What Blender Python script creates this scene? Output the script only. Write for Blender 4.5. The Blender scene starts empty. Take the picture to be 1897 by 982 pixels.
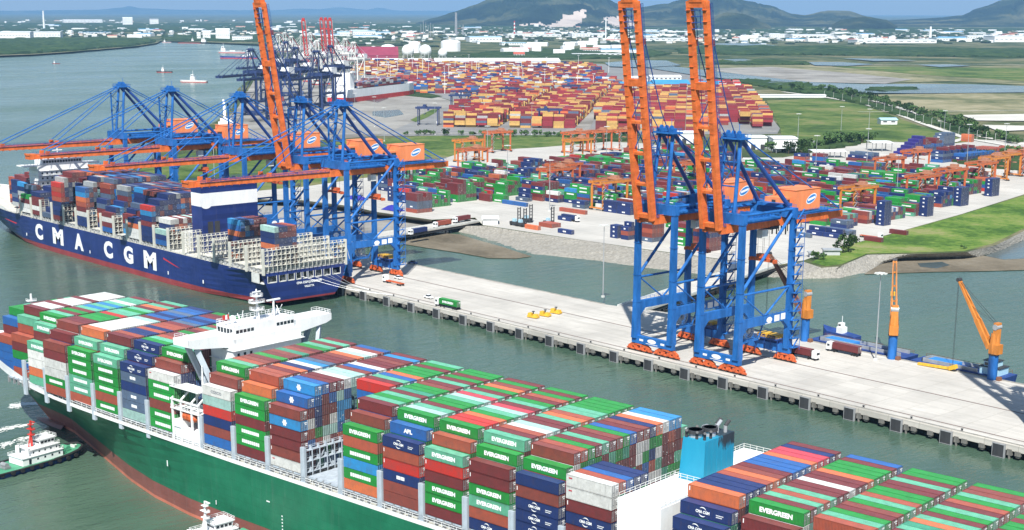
import bpy, bmesh, math, random
from mathutils import Vector, Matrix, noise as mnoise
sc = bpy.context.scene
COL = sc.collection
rnd = random.Random(7)
PI = math.pi

# ---------------------------------------------------------------- camera (solved from the quay, crane and container lines)
F_, CY_, HY_, A2_, CX_, CH_, ROLL_ = 2671., 640., 20.6, math.radians(47.84), 948.5, 138.2, math.radians(.19)
_p = math.atan((CY_-HY_)/F_)
_F = Vector((-math.sin(A2_), math.cos(A2_), 0)); _R0 = Vector((math.cos(A2_), math.sin(A2_), 0)); _U = Vector((0, 0, 1))
FW = _F*math.cos(_p)-_U*math.sin(_p); _up0 = _F*math.sin(_p)+_U*math.cos(_p)
RT = _R0*math.cos(ROLL_)+_up0*math.sin(ROLL_); UP = _up0*math.cos(ROLL_)-_R0*math.sin(ROLL_)
camd = bpy.data.cameras.new('camera'); cam = bpy.data.objects.new('camera', camd); COL.objects.link(cam)
M = Matrix((RT, UP, -FW)).transposed().to_4x4(); M.translation = Vector((0, 0, CH_)); cam.matrix_world = M
camd.sensor_width = 36; camd.lens = F_/1897*36; camd.shift_y = (CY_-491)/1897; camd.clip_start = 1; camd.clip_end = 4e5
sc.camera = cam
# ---------------------------------------------------------------- sky, sun, exposure
SUN_AZ, SUN_EL = math.radians(-48), math.radians(49.5)      # azimuth counted from +X
SUN_STRENGTH, SKY_STRENGTH, EXPOSURE = 5.0, 0.072, 0.66
world = bpy.data.worlds.new('World'); sc.world = world; world.use_nodes = True
wn = world.node_tree.nodes; bg = wn['Background']
sky = wn.new('ShaderNodeTexSky'); sky.sky_type = 'NISHITA'; sky.sun_disc = False
sky.sun_elevation = SUN_EL; sky.sun_rotation = PI/2-SUN_AZ; sky.altitude = 100; sky.air_density = 1.35; sky.dust_density = 0.3; sky.ozone_density = 1.2
world.node_tree.links.new(sky.outputs[0], bg.inputs[0]); bg.inputs[1].default_value = SKY_STRENGTH
sund = bpy.data.lights.new('sun', 'SUN'); sun = bpy.data.objects.new('sun', sund); COL.objects.link(sun)
sund.energy = SUN_STRENGTH; sund.angle = math.radians(.53); sund.color = (1, .965, .9)
sv = Vector((math.cos(SUN_AZ)*math.cos(SUN_EL), math.sin(SUN_AZ)*math.cos(SUN_EL), math.sin(SUN_EL)))
sun.rotation_euler = sv.to_track_quat('Z', 'Y').to_euler(); sun.location = sv*500
sc.view_settings.view_transform = 'Standard'; sc.view_settings.look = 'None'; sc.view_settings.gamma = 1
sc.view_settings.use_curve_mapping = False; sc.view_settings.exposure = EXPOSURE
sc.render.engine = 'CYCLES'
sc.cycles.max_bounces = 5; sc.cycles.volume_bounces = 0; sc.cycles.diffuse_bounces = 2; sc.cycles.glossy_bounces = 2
sc.cycles.transparent_max_bounces = 4

# ---------------------------------------------------------------- helpers
def at(x, y, z=0.):                       # the point of a level plane seen at a place of the survey photograph
    d = FW*F_+RT*(x-CX_)+UP*(CY_-y); return Vector((0, 0, CH_))+d*((z-CH_)/d.z)
def atY(x, y, Y):
    d = FW*F_+RT*(x-CX_)+UP*(CY_-y); return Vector((0, 0, CH_))+d*(Y/d.y)
def pj(P):
    v = Vector(P)-Vector((0, 0, CH_)); z = v.dot(FW)
    if z < 1: return (-9e3, -9e3)
    return (CX_+F_*v.dot(RT)/z, CY_-F_*v.dot(UP)/z)
def tag(o, label=None, cat=None, group=None, kind=None):
    if label:
        o['label'] = label
    if cat: o['category'] = cat
    if group: o['group'] = group
    if kind: o['kind'] = kind
    return o
def empty(name, loc=(0, 0, 0), rz=0, label=None, cat=None, group=None):
    o = bpy.data.objects.new(name, None); COL.objects.link(o); o.location = loc; o.rotation_euler = (0, 0, rz); o.empty_display_size = 1
    return tag(o, label, cat, group)
def copy_tree(o, parent=None):
    c = o.copy(); COL.objects.link(c)
    if parent: c.parent = parent
    for ch in o.children: copy_tree(ch, c)
    return c
class MB:
    def __init__(s): s.v = []; s.f = []; s.m = []; s.c = []; s.uv = []; s.col = (1, 1, 1); s.mi = 0
    def face(s, pts, mi=None, uv=None):
        n = len(s.v); s.v += [tuple(p) for p in pts]; s.f.append(tuple(range(n, n+len(pts)))); s.m.append(s.mi if mi is None else mi); s.c.append(s.col)
        s.uv.append(uv or [(0, 0)]*len(pts))
    def hexa(s, b, t, mi=None, skip=''):   # b, t: four corners each, same winding (ccw from above)
        if 'b' not in skip: s.face(b[::-1], mi)
        if 't' not in skip: s.face(t, mi)
        n = len(b)
        for i in range(n):
            j = (i+1) % n; s.face([b[i], b[j], t[j], t[i]], mi)
    def box(s, x0, x1, y0, y1, z0, z1, mi=None, skip=''):
        s.hexa([(x0, y0, z0), (x1, y0, z0), (x1, y1, z0), (x0, y1, z0)], [(x0, y0, z1), (x1, y0, z1), (x1, y1, z1), (x0, y1, z1)], mi, skip)
    def obox(s, c, u, v, z0, z1, lu, lv, mi=None):   # centre, unit axes u,v in plan, half sizes
        c = Vector(c); u = Vector(u); v = Vector(v)
        q = [c-u*lu-v*lv, c+u*lu-v*lv, c+u*lu+v*lv, c-u*lu+v*lv]
        s.hexa([(p.x, p.y, z0) for p in q], [(p.x, p.y, z1) for p in q], mi)
    def beam(s, a, b, w, h=None, mi=None, w2=None, h2=None):
        a = Vector(a); b = Vector(b); h = h or w; w2 = w2 or w; h2 = h2 or h; d = (b-a).normalized()
        x = d.cross(Vector((0, 0, 1)))
        if x.length < 1e-3: x = Vector((1, 0, 0))
        x.normalize(); y = x.cross(d).normalized()
        A_ = [a-x*w/2-y*h/2, a+x*w/2-y*h/2, a+x*w/2+y*h/2, a-x*w/2+y*h/2]
        B_ = [b-x*w2/2-y*h2/2, b+x*w2/2-y*h2/2, b+x*w2/2+y*h2/2, b-x*w2/2+y*h2/2]
        s.face(A_, mi); s.face(B_[::-1], mi)
        for i in range(4):
            j = (i+1) % 4; s.face([A_[j], A_[i], B_[i], B_[j]], mi)
    def tube(s, a, b, r, n=8, mi=None, r2=None, caps=True):
        a = Vector(a); b = Vector(b); r2 = r if r2 is None else r2; d = (b-a).normalized(); x = d.orthogonal().normalized(); y = d.cross(x)
        P = [(math.cos(2*PI*i/n), math.sin(2*PI*i/n)) for i in range(n)]
        A_ = [a+x*c*r+y*t*r for c, t in P]; B_ = [b+x*c*r2+y*t*r2 for c, t in P]
        for i in range(n):
            j = (i+1) % n; s.face([A_[i], A_[j], B_[j], B_[i]], mi)
        if caps: s.face(A_[::-1], mi); s.face(B_, mi)
    def lathe(s, c, prof, n=16, mi=None):
        c = Vector(c)
        R = [[c+Vector((r*math.cos(2*PI*i/n), r*math.sin(2*PI*i/n), z)) for i in range(n)] for r, z in prof]
        for k in range(len(R)-1):
            for i in range(n):
                j = (i+1) % n; s.face([R[k][i], R[k][j], R[k+1][j], R[k+1][i]], mi)
        if prof[-1][0] > .01: s.face(R[-1], mi)
    def rail(s, pts, h=1.1, step=2.0, r=.06, mi=None):
        for a, b in zip(pts, pts[1:]):
            a = Vector(a); b = Vector(b); L = (b-a).length; n = max(1, int(L/step))
            for k in range(n+1):
                p = a.lerp(b, k/n); s.beam(p, p+Vector((0, 0, h)), r, mi=mi)
            for q in (h, h*.5): s.beam(a+Vector((0, 0, q)), b+Vector((0, 0, q)), r, mi=mi)
    def mesh(s, name, mats, smooth=False, color=False, uv=False, merge=False):
        me = bpy.data.meshes.new(name); me.from_pydata(s.v, [], s.f)
        for m in (mats if isinstance(mats, (list, tuple)) else [mats]): me.materials.append(m)
        me.polygons.foreach_set('material_index', s.m)
        if smooth: me.polygons.foreach_set('use_smooth', [True]*len(s.f))
        if color:
            at_ = me.color_attributes.new('Col', 'FLOAT_COLOR', 'CORNER'); buf = []
            for f, c in zip(s.f, s.c): buf += [c[0], c[1], c[2], 1.]*len(f)
            at_.data.foreach_set('color', buf)
        if uv:
            l = me.uv_layers.new(name='UVMap'); buf = []
            for u in s.uv:
                for q in u: buf += [q[0], q[1]]
            l.data.foreach_set('uv', buf)
        if merge:
            bm = bmesh.new(); bm.from_mesh(me); bmesh.ops.remove_doubles(bm, verts=bm.verts, dist=merge); bm.to_mesh(me); bm.free()
        me.update(); return me
    def build(s, name, mats, parent=None, **k):
        loc = k.pop('loc', None); rz = k.pop('rz', 0)
        o = bpy.data.objects.new(name, s.mesh(name, mats, **k)); COL.objects.link(o)
        if parent: o.parent = parent
        if loc: o.location = loc
        if rz: o.rotation_euler = (0, 0, rz)
        return o

# ---------------------------------------------------------------- materials
def new_mat(name):
    m = bpy.data.materials.new(name); m.use_nodes = True; nt = m.node_tree; return m, nt, nt.nodes, nt.links, nt.nodes['Principled BSDF']
def nd(N, t, **k):
    n = N.new(t)
    for a, b in k.items(): setattr(n, a, b)
    return n
def mix(N, L, a, b, fac, mode='MIX'):
    n = N.new('ShaderNodeMix'); n.data_type = 'RGBA'; n.blend_type = mode; n.clamp_factor = True
    for i, v in ((0, fac), (6, a), (7, b)):
        if hasattr(v, 'links'): L.new(v, n.inputs[i])
        else: n.inputs[i].default_value = v if i == 0 else (*v, 1) if len(v) == 3 else v
    return n.outputs[2]
def ramp(N, L, src, stops):
    r = N.new('ShaderNodeValToRGB'); L.new(src, r.inputs[0]); e = r.color_ramp.elements
    while len(e) < len(stops): e.new(.5)
    for el, (p, c) in zip(e, stops): el.position = p; el.color = (*c, 1) if isinstance(c, tuple) else (c, c, c, 1)
    return r.outputs[0]
def noise(N, L, scale, detail=4, rough=.55, co=None, w=None):
    n = N.new('ShaderNodeTexNoise'); n.inputs['Scale'].default_value = scale; n.inputs['Detail'].default_value = detail; n.inputs['Roughness'].default_value = rough
    if co is not None: L.new(co, n.inputs['Vector'])
    return n.outputs['Fac']
def wcoord(N, L, sc3=None, obj=False):
    g = N.new('ShaderNodeTexCoord').outputs['Object'] if obj else N.new('ShaderNodeNewGeometry').outputs['Position']
    if sc3:
        mp = N.new('ShaderNodeMapping'); L.new(g, mp.inputs[0]); mp.inputs['Scale'].default_value = sc3; g = mp.outputs[0]
    return g
def bump(N, L, b, h, strength=.3, dist=.1):
    n = N.new('ShaderNodeBump'); n.inputs['Strength'].default_value = strength; n.inputs['Distance'].default_value = dist
    L.new(h, n.inputs['Height']); L.new(n.outputs[0], b.inputs['Normal'])
_mc = {}
def paint(name, c, rough=.5, var=.25, scale=.35, metal=0., streak=True, obj=True, spec=.5):
    if name in _mc: return _mc[name]
    m, nt, N, L, b = new_mat(name)
    co = wcoord(N, L, (1, 1, .35) if streak else None, obj)
    n1 = noise(N, L, scale, 5, .65, co); n2 = noise(N, L, scale*7, 3, .6, co)
    d = tuple(x*(1-var) for x in c); l = tuple(min(1, x*(1+var*.45)+.01) for x in c)
    col = mix(N, L, d, l, ramp(N, L, n1, [(.3, 0.), (.7, 1.)]))
    g = tuple(x*.55+.045 for x in c)
    col = mix(N, L, col, g, ramp(N, L, n2, [(.62, 0.), (.8, .45)]))
    L.new(col, b.inputs['Base Color']); b.inputs['Roughness'].default_value = rough; b.inputs['Metallic'].default_value = metal
    b.inputs['Specular IOR Level'].default_value = spec
    _mc[name] = m; return m
def simple(name, c, rough=.6, metal=0.):
    if name in _mc: return _mc[name]
    m, nt, N, L, b = new_mat(name); n = noise(N, L, 1.3, 3, .6, wcoord(N, L, None, True))
    L.new(mix(N, L, tuple(x*.8 for x in c), tuple(min(1, x*1.1) for x in c), n), b.inputs['Base Color'])
    b.inputs['Roughness'].default_value = rough; b.inputs['Metallic'].default_value = metal; _mc[name] = m; return m
BLUE = (.010, .13, .43); ORANGE = (.72, .155, .028); PORANGE = (.72, .2, .07)
m_blue = paint('crane_blue_paint', BLUE, .5, .42)
m_navy_tube = paint('dark_blue_paint', (.012, .06, .26), .45, .25)
m_orange = paint('crane_orange_paint', ORANGE, .55, .42)
m_peach = paint('house_orange_paint', (.78, .24, .09), .55, .15)
m_bogie = paint('bogie_orange_paint', (.62, .12, .03), .55, .5, 1.2)
m_dark = paint('dark_steel', (.035, .036, .04), .6, .3)
m_rubber = simple('rubber', (.015, .015, .016), .8)
m_white = paint('white_paint', (.80, .81, .81), .5, .1)
m_offwhite = paint('weathered_white_paint', (.66, .67, .64), .55, .22, .6)
m_cream = paint('cream_deck_paint', (.62, .61, .54), .6, .3, .3)
m_pale = paint('pale_blue_grey_paint', (.44, .5, .56), .5, .3, .5)
m_grey = paint('grey_steel', (.28, .29, .3), .5, .3)
m_silver = paint('galvanised_steel', (.42, .44, .46), .4, .2, metal=.3)
m_yellow = paint('yellow_paint', (.72, .42, .03), .5, .3, 1.)
m_red = paint('red_paint', (.55, .035, .025), .5, .3)
m_glass = simple('dark_glass', (.02, .03, .04), .12)
m_green_deck = paint('green_deck_paint', (.07, .3, .17), .6, .3)
m_tug_blue = paint('tug_blue_paint', (.015, .05, .22), .5, .3)
m_whitetxt = simple('white_lettering', (.85, .86, .86), .5)
m_greytxt = simple('grey_lettering', (.22, .24, .27), .5)
m_tealtxt = simple('teal_lettering', (.1, .35, .3), .5)
m_redtxt = simple('red_lettering', (.5, .03, .05), .5)
m_logoblue = simple('logo_blue', (.03, .22, .6), .5)
m_farblue = paint('far_crane_dark_blue', (.02, .04, .13), .5, .2)
m_rust = paint('rusty_brown', (.2, .085, .045), .7, .4)
m_rtg = paint('yard_crane_orange', (.55, .13, .04), .5, .35)
m_rtgy = paint('yard_crane_amber', (.6, .21, .03), .5, .3)
m_girder_brown = paint('weathered_girder_top', (.42, .19, .11), .6, .3)

def concrete(name, c, scale=.02, joints=None, stain=.35):
    m, nt, N, L, b = new_mat(name); co = wcoord(N, L)
    n1 = noise(N, L, scale, 6, .6, co); n2 = noise(N, L, scale*12, 5, .7, co); n3 = noise(N, L, 1, 4, .7, wcoord(N, L, (.012, .25, 1)))
    col = mix(N, L, tuple(x*(1-stain) for x in c), c, ramp(N, L, n1, [(.3, 0.), (.62, 1.)]))
    col = mix(N, L, col, tuple(x*.62 for x in c), ramp(N, L, n2, [(.55, 0.), (.75, .5)]))
    col = mix(N, L, col, tuple(x*.7 for x in c), ramp(N, L, n3, [(.48, 0.), (.66, .6)]))
    n6 = noise(N, L, 1, 3, .6, wcoord(N, L, (.02, 1.5, 1))); col = mix(N, L, col, tuple(x*.5 for x in c), ramp(N, L, n6, [(.58, 0.), (.7, .4)]))
    if joints:
        br = N.new('ShaderNodeTexBrick'); mp = N.new('ShaderNodeMapping'); L.new(wcoord(N, L), mp.inputs[0]); L.new(mp.outputs[0], br.inputs['Vector'])
        br.offset = 0; br.inputs['Scale'].default_value = 1; br.inputs['Brick Width'].default_value = joints[0]; br.inputs['Row Height'].default_value = joints[1]
        br.inputs['Mortar Size'].default_value = .07; br.inputs['Color1'].default_value = (1, 1, 1, 1); br.inputs['Color2'].default_value = (.9, .9, .9, 1); br.inputs['Mortar'].default_value = (.55, .54, .5, 1)
        col = mix(N, L, col, br.outputs['Color'], 1., 'MULTIPLY')
    L.new(col, b.inputs['Base Color']); b.inputs['Roughness'].default_value = .85
    bump(N, L, b, n2, .2, .05); return m
m_quay = concrete('quay_concrete', (.575, .55, .50), .03, (12, 8), .28)
m_yard = concrete('yard_concrete', (.54, .52, .475), .012, (20, 20), .25)
m_block = paint('damp_concrete', (.17, .165, .15), .85, .4, 1.); m_quayside = concrete('old_concrete', (.36, .35, .32), .3, None, .5)
m_roadc = concrete('grey_road', (.24, .24, .235), .02, None, .3)
m_sand = concrete('white_sand', (.62, .6, .54), .02, None, .25)

def ground_mat(name, stops, scale, detail=8, aniso=None, b2=.3, fine=14):
    m, nt, N, L, b = new_mat(name); co = wcoord(N, L, aniso)
    n1 = noise(N, L, scale, detail, .62, co); n2 = noise(N, L, scale*fine, 5, .7, co)
    a = N.new('ShaderNodeMath'); a.operation = 'MULTIPLY_ADD'; L.new(n2, a.inputs[0]); a.inputs[1].default_value = b2; L.new(n1, a.inputs[2])
    s = N.new('ShaderNodeMath'); s.operation = 'SUBTRACT'; L.new(a.outputs[0], s.inputs[0]); s.inputs[1].default_value = b2/2
    L.new(ramp(N, L, s.outputs[0], stops), b.inputs['Base Color']); b.inputs['Roughness'].default_value = .95; b.inputs['Specular IOR Level'].default_value = .15
    bump(N, L, b, n2, .8, 1.2); return m
m_scrub = ground_mat('scrub_land', [(.38, (.03, .055, .025)), (.47, (.055, .08, .03)), (.54, (.11, .12, .055)), (.64, (.2, .18, .11))], .004, aniso=(1, 1, 1), b2=.5, fine=7)
m_grass = ground_mat('field_grass', [(.36, (.035, .07, .018)), (.46, (.075, .125, .03)), (.55, (.12, .16, .045)), (.66, (.19, .18, .08))], .009, aniso=(1, 1, 1), b2=.5, fine=9)
m_grass2 = ground_mat('bank_grass', [(.36, (.045, .10, .018)), (.46, (.1, .18, .03)), (.56, (.16, .22, .05)), (.66, (.24, .24, .10))], .02, b2=.5, fine=12)
m_tan = ground_mat('dry_field', [(.38, (.09, .11, .05)), (.5, (.19, .185, .10)), (.62, (.3, .27, .17))], .005, b2=.5, fine=9)
m_mud = ground_mat('mud_flat', [(.35, (.1, .085, .06)), (.5, (.17, .145, .105)), (.7, (.25, .22, .17))], .02)
m_mud2 = ground_mat('grey_silt', [(.35, (.17, .16, .14)), (.5, (.26, .25, .23)), (.7, (.36, .35, .32))], .01)
m_forest = ground_mat('mangrove_green', [(.3, (.015, .035, .012)), (.5, (.03, .06, .02)), (.7, (.06, .09, .03))], .02)
def rocks():
    m, nt, N, L, b = new_mat('riprap_rock'); co = wcoord(N, L)
    v = N.new('ShaderNodeTexVoronoi'); v.inputs['Scale'].default_value = .9; L.new(co, v.inputs['Vector'])
    n1 = noise(N, L, .05, 5, .6, co)
    c = mix(N, L, (.16, .15, .12), (.48, .46, .41), v.outputs['Color']); c = mix(N, L, c, (.3, .28, .24), n1)
    c = mix(N, L, (.06, .055, .05), c, ramp(N, L, v.outputs['Distance'], [(0., 0.), (.12, 1.)]) if False else .9)
    L.new(c, b.inputs['Base Color']); b.inputs['Roughness'].default_value = .9; bump(N, L, b, v.outputs['Distance'], 1., .6); return m
m_rock = rocks()
def water_mat(name, deep, shallow, wave=1.):
    m, nt, N, L, b = new_mat(name); co = wcoord(N, L, (1, 1, 1))
    mp = N.new('ShaderNodeMapping'); L.new(wcoord(N, L), mp.inputs[0]); mp.inputs['Rotation'].default_value = (0, 0, math.radians(40)); mp.inputs['Scale'].default_value = (1, .38, 1)
    n1 = noise(N, L, .16*wave, 4, .62, mp.outputs[0]); n2 = noise(N, L, .75*wave, 3, .6, mp.outputs[0]); n3 = noise(N, L, .012, 4, .6, mp.outputs[0])
    n4 = noise(N, L, .006, 6, .65, mp.outputs[0])
    L.new(mix(N, L, deep, shallow, ramp(N, L, n3, [(.38, 0.), (.62, 1.)])), b.inputs['Base Color'])
    a = N.new('ShaderNodeMath'); a.operation = 'MULTIPLY_ADD'; L.new(n2, a.inputs[0]); a.inputs[1].default_value = .3; L.new(n1, a.inputs[2])
    # wind streaks: calmer and rougher bands
    r = ramp(N, L, n4, [(.35, .08), (.65, .26)]); L.new(r, b.inputs['Roughness'])
    bump(N, L, b, a.outputs[0], .62, 1.1); bn = [q for q in N if q.type == 'BUMP'][0]; L.new(ramp(N, L, n4, [(.38, .3), (.6, .85)]), bn.inputs['Strength']); b.inputs['IOR'].default_value = 1.33; b.inputs['Specular IOR Level'].default_value = .5; return m
m_water = water_mat('river_water', (.045, .088, .060), (.075, .125, .088))
m_pond = water_mat('shallow_pond_water', (.06, .09, .1), (.11, .13, .13), .6)
# ================================================================ setting
def sheet(name, px, z, mat, kind='structure', world=None, label=None):
    P = [at(x, y, z) for x, y in px]+[Vector((x, y, z)) for x, y in (world or [])]
    a = sum(P[i].x*P[(i+1) % len(P)].y-P[(i+1) % len(P)].x*P[i].y for i in range(len(P)))
    if a < 0: P.reverse()
    m = MB(); m.face(P); o = m.build(name, mat); tag(o, label, None, None, kind); return o
w_ = MB(); w_.face([(-9000, -6000, 0), (6000, -6000, 0), (6000, 6000, 0), (-9000, 9000, 0)])
tag(w_.build('water', m_water), kind='structure')
g_ = MB(); g_.face([(-6e4, -6e4, -14), (6e4, -6e4, -14), (6e4, 6e4, -14), (-6e4, 6e4, -14)])
tag(g_.build('ground', m_scrub), kind='structure')
COAST = [(-900, 150), (-300, 118), (0, 103), (60, 101), (120, 97), (180, 92), (250, 86), (290, 80), (298, 76), (340, 77), (420, 80), (485, 83), (492, 95), (485, 118), (470, 140), (440, 165), (430, 200),
         (400, 225), (330, 262), (270, 300), (238, 318), (236, 345), (300, 357), (400, 366), (480, 370), (560, 372), (650, 383), (700, 394), (800, 408), (880, 404), (895, 418), (1000, 434), (1100, 448),
         (1168, 459), (1300, 476), (1385, 487), (1430, 494), (1489, 485), (1522, 496), (1555, 494), (1607, 472), (1717, 470), (1790, 467), (1845, 454), (1897, 428), (2050, 370), (2600, 190)]
sheet('land', COAST, 4.9, m_scrub, world=[(6e4, 8e3), (6e4, 6e4), (-6e4, 6e4), (-6e4, -3e4), (-9000, -5000)])
# embankments of loose rock between the yard and the water
def slope(name, top, toe, mat=m_rock, z1=4.9, z0=-.3, lab=None):
    m = MB(); n = 60
    def res(pl, z):
        P = [at(x, y, z) for x, y in pl]; L = [0]
        for a, b in zip(P, P[1:]): L.append(L[-1]+(b-a).length)
        out = []
        for k in range(n+1):
            d = L[-1]*k/n; i = max(j for j in range(len(L)) if L[j] <= d+1e-6); i = min(i, len(P)-2)
            out.append(P[i].lerp(P[i+1], (d-L[i])/max(1e-6, L[i+1]-L[i])))
        return out
    A, B = res(top, z1), res(toe, z0); K = 7
    G = []
    for j in range(K+1):
        t = j/K; G.append([a.lerp(b, t)+Vector((0, 0, (0 if j in (0,) else rnd.uniform(-.35, .35)))) for a, b in zip(A, B)])
    for j in range(K):
        for i in range(n): m.face([G[j][i], G[j+1][i], G[j+1][i+1], G[j][i+1]])
    return tag(m.build(name, mat, smooth=False), lab, None, None, 'structure')
slope('rock_embankment', [(895, 418), (1000, 434), (1100, 448), (1168, 459), (1300, 476), (1430, 494), (1489, 485)], [(790, 419), (871, 436), (981, 472), (1100, 484), (1170, 495), (1290, 509), (1412, 515)])
slope('rock_embankment', [(1489, 485), (1522, 496), (1555, 494), (1607, 472), (1717, 470)], [(1412, 514), (1475, 518), (1552, 517), (1607, 506), (1645, 482)])
slope('rock_embankment', [(1607, 471), (1717, 470), (1790, 467), (1845, 454), (1897, 428), (2050, 370)], [(1640, 481), (1717, 480), (1812, 476), (1850, 466), (1905, 441), (2070, 382)], z0=.25)
slope('rock_embankment', [(238, 345), (300, 357), (400, 366), (480, 370), (560, 372), (650, 383), (700, 394), (800, 408)], [(236, 352), (300, 364), (400, 373), (480, 377), (560, 380), (650, 390), (700, 401), (800, 415)])
sheet('mud_bank', [(380, 372), (560, 380), (650, 391), (700, 401), (800, 414), (870, 408), (800, 430), (740, 446), (690, 436), (600, 432), (470, 420)], .22, m_mud2)
sheet('mud_bank', [(747, 452), (765, 440), (800, 431), (850, 434), (880, 443), (930, 457), (985, 475), (955, 479), (905, 478), (850, 468), (790, 459)], .3, m_mud)
sheet('mud_bank', [(1645, 480), (1717, 477), (1812, 472), (1860, 480), (1950, 476), (2100, 480), (2100, 500), (1900, 500), (1830, 502), (1720, 504), (1600, 508), (1630, 490)], .26, m_mud)
sheet('tidal_pond', [(1825, 474), (1860, 460), (1897, 444), (2100, 380), (2100, 470), (1930, 477), (1860, 481)], .32, m_pond)
sheet('tidal_pond', [(1700, 488), (1745, 485), (1760, 491), (1735, 497), (1705, 494)], .34, m_pond)
sheet('spit_grass', [(1503, 486), (1530, 493), (1560, 489), (1605, 470), (1717, 467), (1785, 465), (1840, 451), (1895, 424), (2050, 362), (2100, 320), (1897, 362), (1780, 398), (1640, 437), (1560, 456)], 4.98, m_grass2, 'stuff')
# yard pavement and the far terminal
sheet('yard_pavement', [(240, 344), (300, 356), (400, 365), (480, 369), (560, 371), (650, 382), (700, 393), (800, 407), (880, 403), (895, 417), (1000, 433), (1168, 458), (1300, 475), (1430, 493), (1490, 482), (1560, 456), (1640, 436), (1780, 397),
      (1897, 360), (2200, 270), (2200, 258), (1897, 262), (1800, 258), (1700, 262), (1640, 261), (1560, 268), (1500, 284), (1450, 292), (1380, 292), (1330, 288), (1200, 266), (1120, 262), (1000, 272), (860, 280), (800, 300), (700, 325), (560, 345), (480, 352), (330, 347), (280, 335)], 5.0, m_yard)
sheet('grass_strip', [(238, 318), (236, 343), (280, 336), (330, 348), (480, 353), (560, 346), (700, 326), (800, 301), (860, 281), (1000, 273), (1120, 263), (1180, 259), (1180, 250), (1060, 250), (900, 250), (780, 252), (640, 262), (480, 275), (340, 285)], 5.1, m_grass, 'stuff')
sheet('terminal_pavement', [(700, 252), (1060, 250), (1160, 250), (1440, 248), (1445, 238), (1400, 180), (1300, 142), (1180, 122), (1000, 113), (700, 112), (640, 122), (640, 150), (760, 165), (850, 190), (790, 216)], 5.15, m_roadc)
sheet('silt_field', [(470, 150), (640, 150), (760, 165), (850, 191), (790, 217), (700, 252), (560, 262), (420, 270), (400, 240), (440, 200)], 5.12, m_mud2)
for k, p in enumerate([[(655, 172), (700, 172), (720, 182), (700, 190), (665, 184)], [(690, 206), (740, 203), (748, 212), (715, 218), (690, 214)]]): sheet('shallow_pond', p, 5.3, m_pond)
sheet('grass_patch', [(760, 222), (800, 203), (812, 200), (808, 208), (790, 218), (770, 226)], 5.4, m_grass, 'stuff')
sheet('grass_patch', [(700, 168), (760, 166), (820, 178), (800, 182), (720, 174)], 5.4, m_forest, 'stuff')
sheet('green_field', [(1420, 186), (1480, 184), (1530, 182), (1600, 195), (1700, 232), (1800, 262), (1760, 266), (1640, 262), (1560, 268), (1500, 282), (1450, 262), (1445, 236)], 5.2, m_grass, 'stuff')
sheet('dry_field', [(1250, 124), (1330, 121), (1500, 120), (1700, 122), (2000, 124), (2100, 170), (1897, 157), (1760, 150), (1640, 154), (1500, 150), (1400, 140), (1300, 130)], 5.5, m_tan)
sheet('mud_flat', [(1300, 127), (1430, 124), (1560, 134), (1690, 147), (1640, 155), (1500, 152), (1400, 142)], 5.9, m_mud2)
sheet('green_field', [(1540, 123), (1700, 124), (2000, 128), (2100, 160), (1897, 150), (1700, 138)], 5.9, m_grass, 'stuff')
sheet('creek', [(1190, 116), (1300, 129), (1400, 141), (1500, 152), (1600, 156), (1700, 155), (1800, 156), (1920, 160), (2100, 175), (1897, 171), (1700, 173), (1600, 172), (1560, 164), (1480, 160), (1380, 150), (1280, 138), (1190, 124)], 6.6, m_pond)
sheet('dry_field', [(1590, 176), (1700, 174), (1897, 172), (2200, 180), (2200, 240), (1897, 214), (1780, 214), (1700, 207), (1640, 188)], 5.6, m_tan)
sheet('sand_patch', [(1780, 213), (1897, 211), (2100, 214), (2100, 226), (1897, 224), (1810, 223)], 6.1, m_sand)
sheet('sand_patch', [(1820, 231), (1897, 233), (2000, 235), (2000, 243), (1897, 241), (1850, 243)], 6.1, m_sand)
for k, p in enumerate([[(1290, 85), (1335, 80), (1400, 80), (1445, 85), (1400, 89), (1330, 90)], [(1120, 116), (1180, 111), (1235, 112), (1262, 121), (1190, 125), (1130, 123)], [(1340, 110), (1380, 109), (1400, 113), (1360, 116)], [(1495, 115), (1560, 115), (1620, 119), (1570, 122), (1510, 121)], [(1700, 120), (1760, 119), (1800, 122), (1740, 124)], [(1560, 108), (1640, 109), (1700, 112), (1620, 113)]]):
    sheet('shallow_pond', p, 7.5, m_pond)
def strip(name, pl, w, z, mat):
    P = [at(x, y, z) for x, y in pl]; m = MB(); E_ = []
    for i, p in enumerate(P):
        d = (P[min(i+1, len(P)-1)]-P[max(i-1, 0)]).normalized(); n = Vector((-d.y, d.x, 0))*w/2; E_.append((p-n, p+n))
    for (a, b), (c, d) in zip(E_, E_[1:]): m.face([a, c, d, b])
    return tag(m.build(name, mat), kind='structure')
ROAD = [(1450, 170), (1530, 180), (1600, 192), (1660, 210), (1720, 232), (1790, 256), (1860, 268), (2000, 290)]
strip('road', ROAD, 9, 5.6, m_sand); strip('road', [(x+34, y-2) for x, y in ROAD[1:]], 9, 5.62, m_sand)
strip('road', [(1430, 178), (1500, 176), (1530, 180)], 8, 5.7, m_sand); strip('road', [(1790, 256), (1740, 268), (1690, 264)], 10, 5.7, m_sand)
strip('road', [(1065, 249), (1085, 215), (1110, 190), (1125, 178)], 26, 5.35, m_mud2)
strip('road', [(640, 247), (820, 247), (1080, 243), (1440, 243)], 14, 5.3, m_quayside)
strip('road', [(1240, 118), (1500, 119), (1800, 119), (1897, 120)], 9, 6.2, m_sand)
strip('road', [(1590, 207), (1740, 206), (1897, 204)], 4, 6.2, m_sand)

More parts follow.
